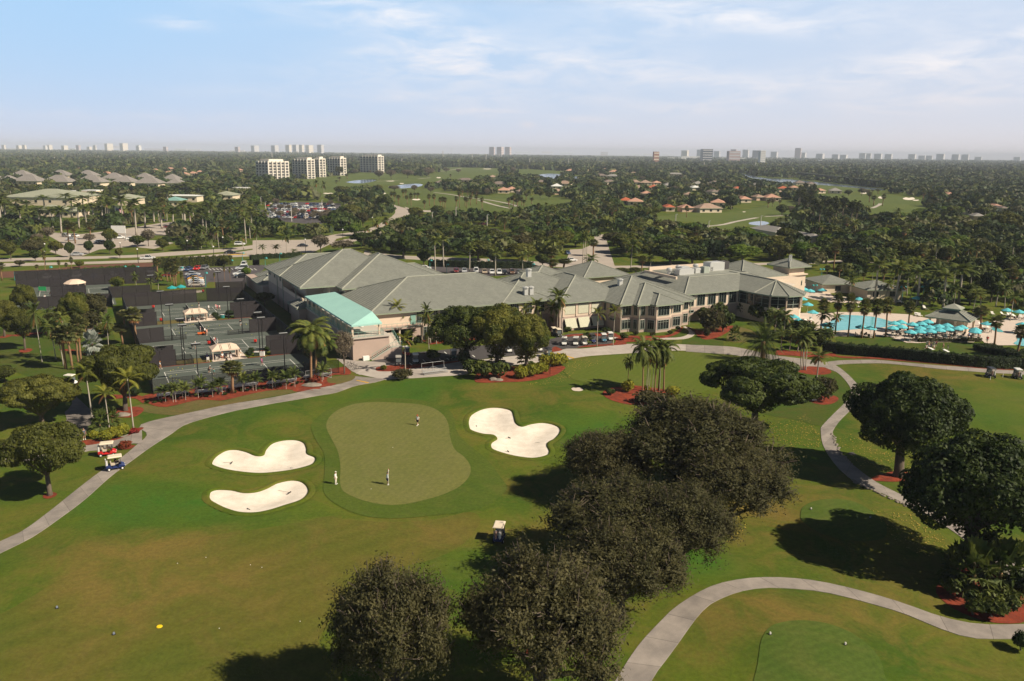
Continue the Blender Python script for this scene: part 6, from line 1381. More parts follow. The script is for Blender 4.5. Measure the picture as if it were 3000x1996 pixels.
# pool bar
a,b = G('F4',310,292,3.0),G('F4',1152,398,3.0); W = (b - a).length; rz = math.atan2(b.y - a.y,b.x - a.x)
t = thing('pool_bar','open sided pool bar with tiled hip roof and square cupola','pavilion',Vector((a.x,a.y,0)),rz)
hip(t,0,W,0,W * .95,3.0,.40); D_ = W * .95
MB().prism(rect(2,W - 2,D_ * .35,D_ - 2),0,2.75).build('wall',creamwall,t)
for x in (1,W * .33,W * .66,W - 1):
    for y in (1,D_ - 1): MB().box((x,y,1.35),(.5,.5,2.7)).build('column',creamwall,t)
MB().box((W / 2,1.8,.55),(W * .7,.6,1.1)).build('counter',creamwall,t)
zc = 3 + .40 * D_ / 2 - .9
MB().box((W / 2,D_ / 2,zc + .4),(2.4,2.4,1.4)).build('cupola',mat('cupola_louvre',(.10,.12,.12),.7),t); hip(t,W / 2 - 2.1,W / 2 + 2.1,D_ / 2 - 2.1,D_ / 2 + 2.1,zc + 1.15,.5,cap_m,'cupola_roof',False)
ex([Vector((a.x,a.y)) + Vector((x * math.cos(rz) - y * math.sin(rz),x * math.sin(rz) + y * math.cos(rz))) for x,y in rect(-1,W + 1,-1,D_ + 1)])
# ---------------------------------------------------------------- scattered trees
GRID = {}
def free(p,r):
    i,j = int(p[0] // 20),int(p[1] // 20)
    for a in (i - 1,i,i + 1):
        for b in (j - 1,j,j + 1):
            for q,s in GRID.get((a,b),()):
                if (p[0] - q[0]) ** 2 + (p[1] - q[1]) ** 2 < (r + s) ** 2: return False
    return True
def occupy(p,r): GRID.setdefault((int(p[0] // 20),int(p[1] // 20)),[]).append((p,r))
COUNT = {}
def hidesview(p,h):
    for f in (.3,.55,.85):
        k = CAMH / (CAMH - h * f)
        if blocked((p[0] * k,p[1] * k),0): return True
    k0 = CAMH / (CAMH - h)
    for a,b,c,d in VIS:
        if p[1] < c < p[1] * k0 + 0 or c < p[1] * k0 < d:
            for y in (c + 3,(c + d) / 2):
                if p[1] < y < p[1] * k0 and a < p[0] * y / p[1] < b: return True
    return False
def scatter(fr,poly,n,kinds,hr,gap,label,group,rr=None,margin=1.0,tries=40):
    P = mpts([(fr,poly)]); xs = [p.x for p in P]; ys = [p.y for p in P]; k = 0
    for _ in range(n * tries):
        if k >= n: break
        p = Vector((rnd.uniform(min(xs),max(xs)),rnd.uniform(min(ys),max(ys)),0))
        if not inside(p,P) or blocked(p,margin) or not free(p,gap): continue
        kd = rnd.choice(kinds)
        if p.y > 250 and hidesview(p,hr[1] * .75): continue
        COUNT[NM[kd]] = COUNT.get(NM[kd],0) + 1
        h = rnd.uniform(*hr) * (1.0 if 'palm' in NM[kd] else .9); occupy(p,gap)
        w = NM[kd].replace('_',' ')
        r = None if rr is None or 'palm' in NM[kd] else rnd.uniform(*rr)
        plant(kd,p,r,h,f'{w} {label}',f'{w}s {group}'); k += 1
    return k
S_ = scatter
ANY = ['mid_dark','mid_dark','mid_olive','mid_dark','mid_olive','sabal','coconut']
# named mid-ground trees on both sides of the driveway and the road
for fr,l in [('A2',[(1000,1060,250,130),(1370,1165,330,220),(2050,1190,300,190),(2250,1110,280,150),(1700,960,330,120),(2050,985,330,120),(1460,960,220,160),(1480,800,160,100),(1680,800,150,110),(760,850,170,120),(900,820,180,140),(1200,730,170,140),(1030,680,190,130),(800,600,140,90),(900,610,140,80),(330,560,150,80),(650,870,120,90),(390,430,110,100),(790,420,80,90),(620,1120,210,170),(830,1110,260,110),(1000,420,1,1)]),('A3',[(150,1200,330,170),(460,1120,280,170),(230,1000,330,140),(520,1010,260,120),(1100,1120,330,190),(1350,1000,300,120),(1500,1230,400,200),(1700,1220,330,180),(1980,1060,340,130),(2250,1050,330,130),(2150,1200,330,160),(1600,1020,260,120),(800,570,170,110),(2050,730,130,130),(320,545,120,70),(1000,600,110,90),(1170,650,120,100)]),('A4',[(350,1200,330,180),(820,1220,260,150),(560,1210,280,160),(100,1090,330,130),(1450,980,280,120),(1970,1080,220,150),(1160,990,260,130),(1690,790,260,100),(2180,980,260,230),(1900,950,220,130),(1450,800,260,90)])]:
    for x,y,w,hh in l:
        if w > 5:
            p = G(fr,x,y); H(rnd.choice(['mid_dark','mid_dark','mid_dark','mid_bright','mid_olive']) if not (fr == 'A2' and y > 1100 and x < 900) else 'mid_bare',fr,x,y,x,y - hh,w,['broad crowned tree standing near the road beyond the clubhouse','broad crowned tree in the woods between clubhouse and houses','broad crowned tree beyond the pool'][['A2','A3','A4'].index(fr)],['large trees by the road','large trees beyond the clubhouse','large trees beyond the pool'][['A2','A3','A4'].index(fr)]); occupy(p,4)
# royal palms in front of the pale hall and along the avenue: base, top
for k,(x,y,ty) in enumerate([(15,900,590),(150,780,620),(195,890,680),(295,905,740),(55,870,640),(360,900,690),(410,740,590),(455,800,690),(560,945,690),(600,730,570),(720,900,660),(760,760,590),(860,860,660),(930,800,600),(1000,860,640),(1120,890,590),(1240,960,620),(1320,890,680),(1580,970,690),(1630,600,480),(1670,600,470),(1700,610,470),(1530,710,520),(1450,630,510),(1810,620,490),(1870,590,470),(1960,600,500),(2160,900,700),(2285,930,700),(1850,960,700),(1900,840,640),(1760,860,660),(2080,780,620),(2330,780,640),(660,800,610),(480,900,700),(250,830,640),(1400,850,690),(1470,900,700),(1680,880,640)]):
    H('royal','A1',x,y,x,ty,175,'royal palm with pale trunk among those around the pale green roofed hall','royal palms around the hall')
for k,(x,y,ty,w) in enumerate([(1990,1080,880,100),(1880,1070,890,100),(1930,1075,880,90),(2110,1000,830,130),(2215,1090,940,150),(2030,990,860,100),(1830,1080,870,110),(625,1030,830,90),(685,1035,850,90),(825,1000,840,90),(655,1290,1165,40),(545,1300,1190,36),(610,1300,1215,36),(345,1310,1230,40),(415,1305,1110,40),(20,1370,1210,90),(1645,1370,1290,40)]):
    H('sabal' if k > 6 else 'coconut','A1',x,y,x,ty,w,'palm beside the parking and the road by the tennis courts','palms beside the road and the courts')
for k,(x,y,w,hh,kd) in enumerate([(100,1180,130,170,'mid_olive'),(290,1160,160,170,'mid_olive'),(510,1140,130,130,'mid_olive'),(640,1160,100,140,'mid_dark'),(810,1130,110,120,'mid_dark'),(1000,1130,110,130,'mid_dark'),(1090,1170,70,100,'mid_dark'),(1250,1070,140,110,'mid_dark'),(1350,1060,160,160,'mid_bare'),(1480,1100,110,110,'mid_dark'),(1510,1060,110,90,'mid_dark'),(820,1050,120,110,'mid_bare'),(960,900,140,80,'mid_bare'),(1000,1040,150,140,'mid_olive'),(1700,1000,130,160,'mid_bare'),(1800,1090,160,110,'mid_dark'),(1680,1100,160,110,'mid_dark'),(440,1010,160,130,'mid_bare'),(250,1030,130,120,'mid_olive'),(160,1000,110,90,'sabal'),(50,1010,110,90,'sabal'),(180,1245,100,60,'mid_olive'),(720,1260,90,70,'mid_olive'),(1430,1300,100,130,'sabal'),(1580,1260,90,90,'sabal'),(2040,1240,100,100,'mid_olive'),(1600,1420,90,180,'sabal'),(1550,1380,100,170,'sabal')]):
    H(kd,'A1',x,y,x,y - hh,w,f'{NM[kd].replace("_", " ")} in the planted strips of the left hand parking lots',f'{NM[kd].replace("_", " ")}s of the left parking lots')
for k,(fx,fy,ty,w) in enumerate([(125,450,110,150),(325,445,195,160),(470,410,90,200),(235,130,20,1),(600,290,60,1),(730,330,60,130),(620,260,30,130),(1060,395,160,40),(880,390,100,50),(850,310,130,40),(1400,330,120,40),(1560,245,-10,50),(1650,240,30,40)]):
    if w > 5: H('coconut' if k < 3 else 'sabal','F2',fx,fy,fx,ty,w,'palm between the far tennis court and the small parking lot','palms by the small parking lot')
for k,(x,y,ty,w) in enumerate([(1660,1300,960,130),(1735,1250,960,130),(1970,1320,1030,140),(2205,1330,1080,130),(310,1145,920,110),(100,1150,1040,90),(210,1140,1040,100),(370,1145,1080,80),(630,1030,940,70),(1020,1000,870,130),(1200,950,790,160),(1300,990,800,110),(1110,1000,810,110),(1205,1070,920,110),(520,640,470,60),(580,630,450,70),(650,620,470,70),(455,560,490,60),(40,1140,870,120),(130,870,720,100),(440,970,870,60),(470,975,870,60),(1090,1180,1100,90),(1250,1210,1165,80)]):
    H('royal' if k < 4 else 'coconut','A2',x,y,x,ty,w,['pale trunked palm rising just behind the hall roof','feather palm near the road junction'][k > 3],['palms behind the hall roof','palms near the road junction'][k > 3])
for k,(x,y,ty,w) in enumerate([(705,1230,920,100),(725,1235,930,90),(740,1200,960,80),(800,1150,1000,110),(160,1310,1110,120),(415,1300,1070,140),(795,1310,1130,170),(530,1280,1170,150),(1140,1280,990,170),(1240,1300,1150,100),(1320,1290,1130,110),(705,1380,1270,110),(800,1390,1310,110),(1060,1330,1250,150),(950,1350,1280,120),(1190,1330,1250,130),(600,1370,1270,100),(1290,1360,1290,90),(1950,1250,1150,120),(420,1330,1180,110)]):
    H('royal' if k < 3 else ['coconut','sabal'][k % 2],'A3',x,y,x,ty,w,'palm in the planting between the clubhouse roofs and the driveway','palms behind the clubhouse roofs')
# fan palms standing on the open fairway
for k,(x,y,ty) in enumerate([(1260,650,570),(1290,670,570),(1320,655,595),(1368,620,545),(1390,615,545),(1405,680,600),(1440,700,580),(1470,630,575),(1500,630,575),(1560,720,645),(1608,695,590),(1650,700,590),(1705,725,620),(1730,720,615),(1748,725,620),(1850,720,610),(1880,710,540),(1905,610,540),(1955,605,545),(1995,610,545),(2035,610,540),(1930,700,615),(1945,715,620),(1980,690,600),(2035,680,595),(2085,720,620),(2330,715,620),(860,450,400),(760,490,460),(790,470,430),(1110,590,530)]):
    H('sabal','A2',x,y,x,ty,42,'tall fan palm standing on the open sunlit fairway','fan palms on the fairway')
for k,(x,y,ty) in enumerate([(30,690,625),(75,700,600),(110,700,625),(150,690,620),(190,640,580),(240,680,620),(170,700,640)]): H('sabal','A3',x,y,x,ty,46,'fan palm in the clump where the fairway meets the palm grove','fan palms of the fairway clump')
for x,y,ty,w in [(1070,695,590,50),(990,690,600,60),(950,660,570,60),(975,580,545,40),(1030,585,540,50),(135,700,640,40),(30,710,640,50),(70,700,610,70),(1540,700,620,50),(1500,690,560,60),(1440,650,560,50)]: H('sabal' if x != 70 else 'mid_bare','A4',x,y,x,ty,w,'lone tree on the far right fairway','lone trees on the far right fairway')
for x,y,w,hh in [(1150,455,120,90),(1260,450,110,90),(1410,440,130,80),(1600,430,110,90),(930,410,60,50),(1470,570,80,70),(1620,580,70,60),(1290,560,130,55),(2130,610,70,80),(2370,400,60,60),(1760,395,70,50),(1870,400,60,45)]: H('mid_bare','A2',x,y,x,y - hh,w,'greyish bare looking tree on the far golf course','bare trees on the far golf course')
# belts
S_('A4',[(180,900),(260,620),(640,600),(860,700),(900,900),(500,960)],24,['pine'],(15,21),4.2,'in the tall airy stand left of the far green','of the tall stand')
S_('F',[(1100,500),(1400,480),(1530,500),(1600,520),(1560,540),(1300,545),(1150,540)],60,['coconut','sabal','coconut','mid_olive'],(6,9),2.4,'in the palm grove along the near edge of the fairways','of the palm grove',(2.5,4))
S_('F',[(1395,500),(1550,490),(1660,520),(1600,545),(1420,545)],26,['coconut','sabal','mid_bright','areca'],(5,8.5),2.2,'at the sunny end of the palm grove','at the sunny end of the grove',(2.5,4))
S_('F',[(880,520),(1150,540),(1400,540),(1650,545),(1850,560),(2000,580),(1980,640),(1880,610),(1500,595),(1250,580),(1000,575),(900,560)],60,['mid_dark','mid_dark','mid_olive','mid_bright','sabal'],(7,10),4.5,'in the dark belt between the clubhouse and the driveway lots','of the dark belt',(4.5,6.5))
S_('F',[(1900,480),(2357,500),(2400,760),(2250,700),(2060,660),(1930,640),(1850,560)],80,['mid_dark','mid_dark','mid_dark','mid_olive','mid_bright','sabal','coconut','royal'],(8,11),4,'in the deep shade woods beyond the pool','of the woods beyond the pool',(4,6.5))
S_('F',[(2000,620),(2357,600),(2400,740),(2060,690)],34,['royal','sabal','coconut','coconut','mid_dark'],(6,11),3,'crowding the far edge of the pool terrace','at the far edge of the pool terrace',(3,4.5))
S_('F',[(0,440),(450,430),(650,450),(640,520),(300,545),(0,545)],70,['royal','coconut','mid_olive','mid_dark','mid_dark'],(7,12),3.2,'in the planting around the pale green roofed hall','around the hall',(3,5))
S_('F',[(0,545),(250,545),(600,560),(560,590),(300,600),(0,605)],26,['mid_olive','sabal','mid_dark','mid_bare'],(4,6.5),3,'in the strips of the left hand parking lots','in the left lot strips',(2,3.2))
S_('F',[(560,440),(700,440),(860,460),(960,520),(900,560),(760,540),(600,540),(520,480)],46,['mid_dark','mid_bright','mid_olive','mid_dark','coconut'],(6,10),3.8,'around the crowded parking lot','around the crowded lot',(3.5,5.5))
S_('F',[(1880,640),(1950,690),(2100,690),(2357,730),(2357,700),(2100,650)],14,['coconut','sabal','areca'],(3,6),2,'dotted about the pool terrace planting','of the pool terrace planting')
S_('D2',[(300,130),(2063,130),(2063,175),(1000,165),(300,160)],12,['mid_dark','coconut','sabal'],(5,8),3,'on the verge behind the hall parking strip','on the verge behind the hall',(3,4.5))
S_('B1',[(0,560),(330,560),(560,560),(900,540),(1000,600),(930,690),(700,640),(300,600),(0,620)],16,['sabal','coconut','mid_olive','areca'],(3,6),2.2,'at the back of the side lawn before the corner courts','at the back of the side lawn',(2,3))
S_('B4',[(0,640),(300,560),(640,600),(640,720),(400,780),(60,780)],18,['coconut','areca','mid_dark','bush'],(2.5,5),2,'in the dense planting below the pool terrace','below the pool terrace',(1.5,2.5))
S_('A3',[(560,440),(1400,430),(2300,520),(2357,640),(1500,700),(1300,640),(800,620),(560,560)],120,['mid_dark','mid_olive','mid_dark','sabal','mid_bare'],(6,10),5,'among the houses across the fairways','among the far houses',(4,6))
S_('F',[(0,420),(600,410),(640,440),(400,440),(0,440)],36,['mid_dark','mid_olive','mid_bright'],(7,10),4.5,'just before the grey roofed apartment row','before the grey roofs',(4,6))
for k in range(70):
    q = FAIR[rnd.choice((0,0,1,1,3,4))]; xs = [v.x for v in q]; ys = [v.y for v in q]; p = Vector((rnd.uniform(min(xs),max(xs)),rnd.uniform(min(ys),max(ys)),0))
    if inside(p,q) and edge_dist(p,q) < 25: plant(['mid_bare','sabal','mid_olive','sabal','mid_dark'][k % 5],p,None,rnd.uniform(6,9),'small tree dotted along the edges of the far fairways','small trees along the far fairways')
S_('F',[(0,500),(330,480),(640,520),(600,560),(300,575),(0,580)],34,['royal','coconut','royal','sabal'],(8,14),3,'towering over the left hand road and parking','over the left road')
print('scattered',COUNT)
# ---------------------------------------------------------------- far woods: nobody could count these
def woods(name,y0,y1,spacing,size,nq,leaf,seed,m=L_far,xk=.66,xmin=-1e9,side=0):
    rg = np.random.default_rng(seed); out = []
    y = y0
    while y < y1:
        sp = spacing * (y / y0); half = y * xk + 40; n = int(2 * half / sp)
        for i in range(n):
            p = (-half + (i + rg.random()) * sp,y + rg.uniform(-.5,.5) * sp)
            if p[0] < xmin or abs(p[0]) < side * p[1] or blocked(p,sp * .35): continue
            s = size * (.55 + .85 * rg.random()) * (1 + (y / y0 - 1) * .22)
            if not free(p,min(s * .3,2.5)): continue
            d = rg.normal(size=(nq,3)); d /= np.linalg.norm(d,axis=1,keepdims=True); d[:,2] = np.abs(d[:,2]) * 1.1 - .25
            hh = min(s * .95,7.5 * (.65 + .6 * rg.random()))
            if hidesview(p,hh): continue
            nn = d + rg.normal(size=(nq,3)) * .45; nn /= np.linalg.norm(nn,axis=1,keepdims=True)
            lump = 1 + .18 * np.sin(d[:,0] * 5 + rg.random() * 6) * np.cos(d[:,1] * 5 + rg.random() * 6)
            C = np.array([p[0],p[1],hh * .52]) + d * np.array([s * .62,s * .62,hh * .5]) * lump[:,None]
            T = np.cross(nn,rg.normal(size=(nq,3))); T /= np.linalg.norm(T,axis=1,keepdims=True); B = np.cross(nn,T)
            a = (leaf * s / 7 * (.6 + .8 * rg.random(nq)))[:,None]
            out.append(np.stack([C - T * a,C - B * a * .7,C + T * a,C + B * a * .7],1))
        y += sp * .9
    Q = np.concatenate(out); me = qmesh(name,Q,m); link(name,me)['kind'] = 'stuff'; print(name,len(Q))
woods('woodland',228,335,6.5,6,130,.8,4,xmin=112)
woods('woodland',100,330,9,7,120,.85,5,xk=1.15,side=.84)
woods('woodland',335,700,7.5,7.5,110,.95,1)
woods('woodland',700,1700,12,10,46,1.7,2)
woods('woodland',1700,7800,26,18,26,2.9,3)
# ---------------------------------------------------------------- people
skin_m = mat('skin',(.50,.30,.21),.7)
CLO = {}
def cloth(c):
    k = tuple(c)
    if k not in CLO: CLO[k] = mat('cloth_%d' % len(CLO),c,.9)
    return CLO[k]
def skinned(verts,edges,radii,sub=1):
    me = bpy.data.meshes.new('tmp'); me.from_pydata(verts,edges,[]); o = bpy.data.objects.new('tmp',me); COL.objects.link(o)
    sk = o.modifiers.new('s','SKIN'); sk.use_smooth_shade = True
    for i,r in enumerate(radii): me.skin_vertices[0].data[i].radius = (r,r)
    me.skin_vertices[0].data[0].use_root = True
    ss = o.modifiers.new('u','SUBSURF'); ss.levels = sub; ss.render_levels = sub
    dg = bpy.context.evaluated_depsgraph_get(); out = bpy.data.meshes.new_from_object(o.evaluated_get(dg))
    bpy.data.objects.remove(o); return out
POSES = {}
def pose(name,hipz=.92,lean=0.0,lk=None,rk=None,lf=None,rf=None,le=None,lh=None,re_=None,rh=None):
    """x = forward, y = left; joints in metres for a 1.75 m figure"""
    P = lambda v,d: Vector(d if v is None else v)
    hip = Vector((0,0,hipz)); ch = hip + Vector((math.sin(lean) * .42,0,math.cos(lean) * .42)); nk = hip + Vector((math.sin(lean) * .56,0,math.cos(lean) * .56)); hd = nk + Vector((.03 + math.sin(lean) * .1,0,.17))
    up = ch + Vector((0,0,.07))
    J = {'hip': hip,'waist': hip.lerp(ch,.45),'chest': ch,'neck': nk,'ls': up + Vector((0,.19,0)),'rs': up + Vector((0,-.19,0)),
         'lh_': hip + Vector((0,.1,-.05)),'rh_': hip + Vector((0,-.1,-.05)),'lk': P(lk,(.03,.11,.50)),'rk': P(rk,(.03,-.11,.50)),'lf': P(lf,(-.02,.12,.09)),'rf': P(rf,(-.02,-.12,.09))}
    J['lt'] = J['lf'] + Vector((.17,.02,-.05)); J['rt'] = J['rf'] + Vector((.17,-.02,-.05))
    J['le'] = P(le,(J['ls'].x - .03,.26,J['ls'].z - .29)); J['re'] = P(re_,(J['rs'].x - .03,-.26,J['rs'].z - .29))
    J['lw'] = P(lh,(J['le'].x + .10,.27,J['le'].z - .23)); J['rw'] = P(rh,(J['re'].x + .10,-.27,J['re'].z - .23))
    ks = list(J); ix = {k: i for i,k in enumerate(ks)}
    E = [('hip','waist'),('waist','chest'),('chest','neck'),('chest','ls'),('chest','rs'),('ls','le'),('le','lw'),('rs','re'),('re','rw'),('hip','lh_'),('hip','rh_'),('lh_','lk'),('lk','lf'),('lf','lt'),('rh_','rk'),('rk','rf'),('rf','rt')]
    Rd = {'hip': .135,'waist': .125,'chest': .15,'neck': .058,'ls': .065,'rs': .065,'lh_': .095,'rh_': .095,'lk': .06,'rk': .06,'lf': .04,'rf': .04,'lt': .032,'rt': .032,'le': .043,'re': .043,'lw': .028,'rw': .028}
    vs = [J[k] for k in ks]; ed = [(ix[a],ix[b]) for a,b in E]; rd = [Rd[k] for k in ks]
    # head joined to the body
    me = skinned(vs,ed,rd); mb = MB(); mb.v = [tuple(v.co) for v in me.vertices]; mb.f = [tuple(p.vertices) for p in me.polygons]; mb.m = [0] * len(mb.f); bpy.data.meshes.remove(me)
    mb.tube([nk - Vector((0,0,.02)),hd - Vector((0,0,.03))],[.055,.05],7)
    mb.lathe([(0,-.12),(.05,-.105),(.072,-.05),(.078,.02),(.07,.075),(.04,.11),(0,.12)],hd,9,0,1.15,.95)
    mb.add([hd + Vector((.075,-.015,.01)),hd + Vector((.115,0,-.025)),hd + Vector((.075,.015,.01)),hd + Vector((.08,0,-.04))],[(0,1,2),(0,3,1),(1,3,2)])
    for s in (-1,1):
        mb.box(hd + Vector((0,s * .078,0)),(.03,.02,.06)); mb.box(hd + Vector((.078,s * .03,.025)),(.02,.022,.012),mi=1)
    mb.box(hd + Vector((.072,0,-.06)),(.02,.045,.010),mi=1)
    for w,e in (('lw','le'),('rw','re')):
        d = (J[w] - J[e]).normalized(); a = d.cross(Vector((0,0,1)));
        if a.length < .1: a = Vector((1,0,0))
        a.normalize(); b = a.cross(d)
        mb.tube([J[w],J[w] + d * .05,J[w] + d * .095],[.028,.042,.036],6)
        for q in range(4):
            s = J[w] + d * .09 + a * (-.03 + q * .02); l = (.07,.08,.077,.06)[q]; mb.tube([s,s + d * l * .55,s + d * l * .95 + b * .025],[.010,.009,.006],4)
        mb.tube([J[w] + d * .035 + a * .03,J[w] + d * .07 + a * .062,J[w] + d * .10 + a * .06 + b * .015],[.012,.010,.007],4)
    body = mb.mesh('body',[skin_m,mat('dark_feature',(.04,.025,.02),.6)],True)
    def sub(keys,edges,grow,cut=None):
        kk = {k: i for i,k in enumerate(keys)}
        return skinned([(J[k] if not isinstance(k,tuple) else J[k[0]].lerp(J[k[1]],k[2])) for k in keys],[(kk[a],kk[b]) for a,b in edges],[grow.get(k,.08) if k in grow else .08 for k in keys])
    l5,r5 = ('ls','le',.75),('rs','re',.75)
    shirt = sub(['waist','hip','chest','ls','rs',l5,r5],[('waist','hip'),('waist','chest'),('chest','ls'),('chest','rs'),('ls',l5),('rs',r5)],{'waist': .15,'hip': .155,'chest': .17,'ls': .085,'rs': .085,l5: .075,r5: .075})
    l6,r6 = ('lh_','lk',.85),('rh_','rk',.85)
    shorts = sub(['hip','lh_','rh_',l6,r6],[('hip','lh_'),('hip','rh_'),('lh_',l6),('rh_',r6)],{'hip': .15,'lh_': .118,'rh_': .118,l6: .098,r6: .098})
    l7,r7 = ('lk','lf',.95),('rk','rf',.95)
    trousers = sub(['hip','lh_','rh_','lk','rk',l7,r7],[('hip','lh_'),('hip','rh_'),('lh_','lk'),('rh_','rk'),('lk',l7),('rk',r7)],{'hip': .15,'lh_': .118,'rh_': .118,'lk': .085,'rk': .085,l7: .062,r7: .062})
    cap = MB().lathe([(.088,.015),(.09,.06),(.075,.105),(.04,.128),(0,.135)],hd,9,0,1.15,1).box(hd + Vector((.13,0,.03)),(.1,.13,.012)).mesh('cap',white_m,True)
    hair = MB().lathe([(.082,-.07),(.088,.02),(.08,.09),(.045,.125),(0,.132)],hd + Vector((-.014,0,0)),9,0,1.1,1.02).mesh('hair',white_m,True)
    shoes = MB()
    for k in ('l','r'):
        c = J[k + 'f'].lerp(J[k + 't'],.55); shoes.box((c.x,c.y,max(.05,c.z)),(.28,.1,.10),top=.8)
    POSES[name] = (body,shirt,shorts,trousers,cap,hair,shoes.mesh('shoes',white_m))
pose('stand'); pose('walk',lk=(.16,.1,.5),lf=(.20,.11,.09),rk=(.02,-.1,.48),rf=(-.26,-.11,.13),le=(-.12,.25,1.13),re_=(.10,-.25,1.13))
pose('raise',re_=(.12,-.24,1.62),rh=(.10,-.2,1.86)); pose('ready',hipz=.84,lean=.45,lk=(.14,.2,.46),rk=(.14,-.2,.46),lf=(-.03,.25,.09),rf=(-.03,-.25,.09),le=(.3,.25,1.0),lh=(.5,.1,.98),re_=(.3,-.25,1.0),rh=(.52,-.06,1.0))
pose('sit',hipz=.52,lk=(.44,.12,.52),rk=(.44,-.12,.52),lf=(.46,.13,.09),rf=(.46,-.13,.09),le=(.08,.25,.72),lh=(.32,.18,.66),re_=(.08,-.25,.72),rh=(.32,-.18,.66))
def person(p,rz,ps,shirt,legs,label,hat=None,hair=(.06,.035,.02),long=False,sc=1.0,group=None,shoe=(.75,.74,.72)):
    b,sh,so_,tr,cp,hr,se = POSES[ps]; t = thing('person',label,'person',p,rz,group,(sc,sc,sc))
    link('body',b,t)
    def put(nm,me,c):
        m2 = me.copy(); m2.materials.clear(); m2.materials.append(cloth(c)); link(nm,m2,t)
    put('shirt',sh,shirt); put('trousers' if long else 'shorts',tr if long else so_,legs); put('cap' if hat else 'hair',cp if hat else hr,hat or hair); put('shoes',se,shoe)
    return t
W_,K_,N_ = (.75,.74,.72),(.015,.015,.02),(.03,.04,.09)
AW = R(90)
person(G('C2',600,180),AW * 2.6,'walk',W_,K_,'golfer in white shirt, dark shorts and red cap at the top of the green',(.55,.03,.03))
g2 = G('C2',436,503); person(g2,AW * .1,'raise',(.55,.62,.66),(.02,.03,.06),'golfer in pale blue shirt lifting a flag on the middle of the green',(.05,.08,.16))
person(G('C2',155,499),-.2,'stand',W_,(.72,.66,.55),'golfer all in white and cream standing at the green edge near the bunkers',(.75,.70,.6),long=True)
t = thing('flagstick','white and red flag held up by the golfer on the green','flagstick',g2 + Vector((.18,-.2,0)))
MB().tube([(0,0,.05),(0,0,2.25)],.02,5).build('stick',white_m,t); MB().add([(0,0,2.2),(0,.28,2.1),(0,.3,1.9),(0,0,1.85),(.03,0,2.2),(.03,.28,2.1),(.03,.3,1.9),(.03,0,1.85)],[(0,1,2,3),(7,6,5,4)]).box((.015,.16,2.12),(.05,.2,.1),mi=1).build('flag',[white_m,cloth((.6,.04,.03))],t)
t = thing('golf_club','putter held by the golfer with the lifted flag','golf club',g2 + Vector((.1,.45,0))); MB().tube([(0,0,.02),(0,-.12,.9)],.012,4).build('shaft',black_m,t); MB().box((.05,0,.02),(.12,.03,.03)).build('head',alu,t)
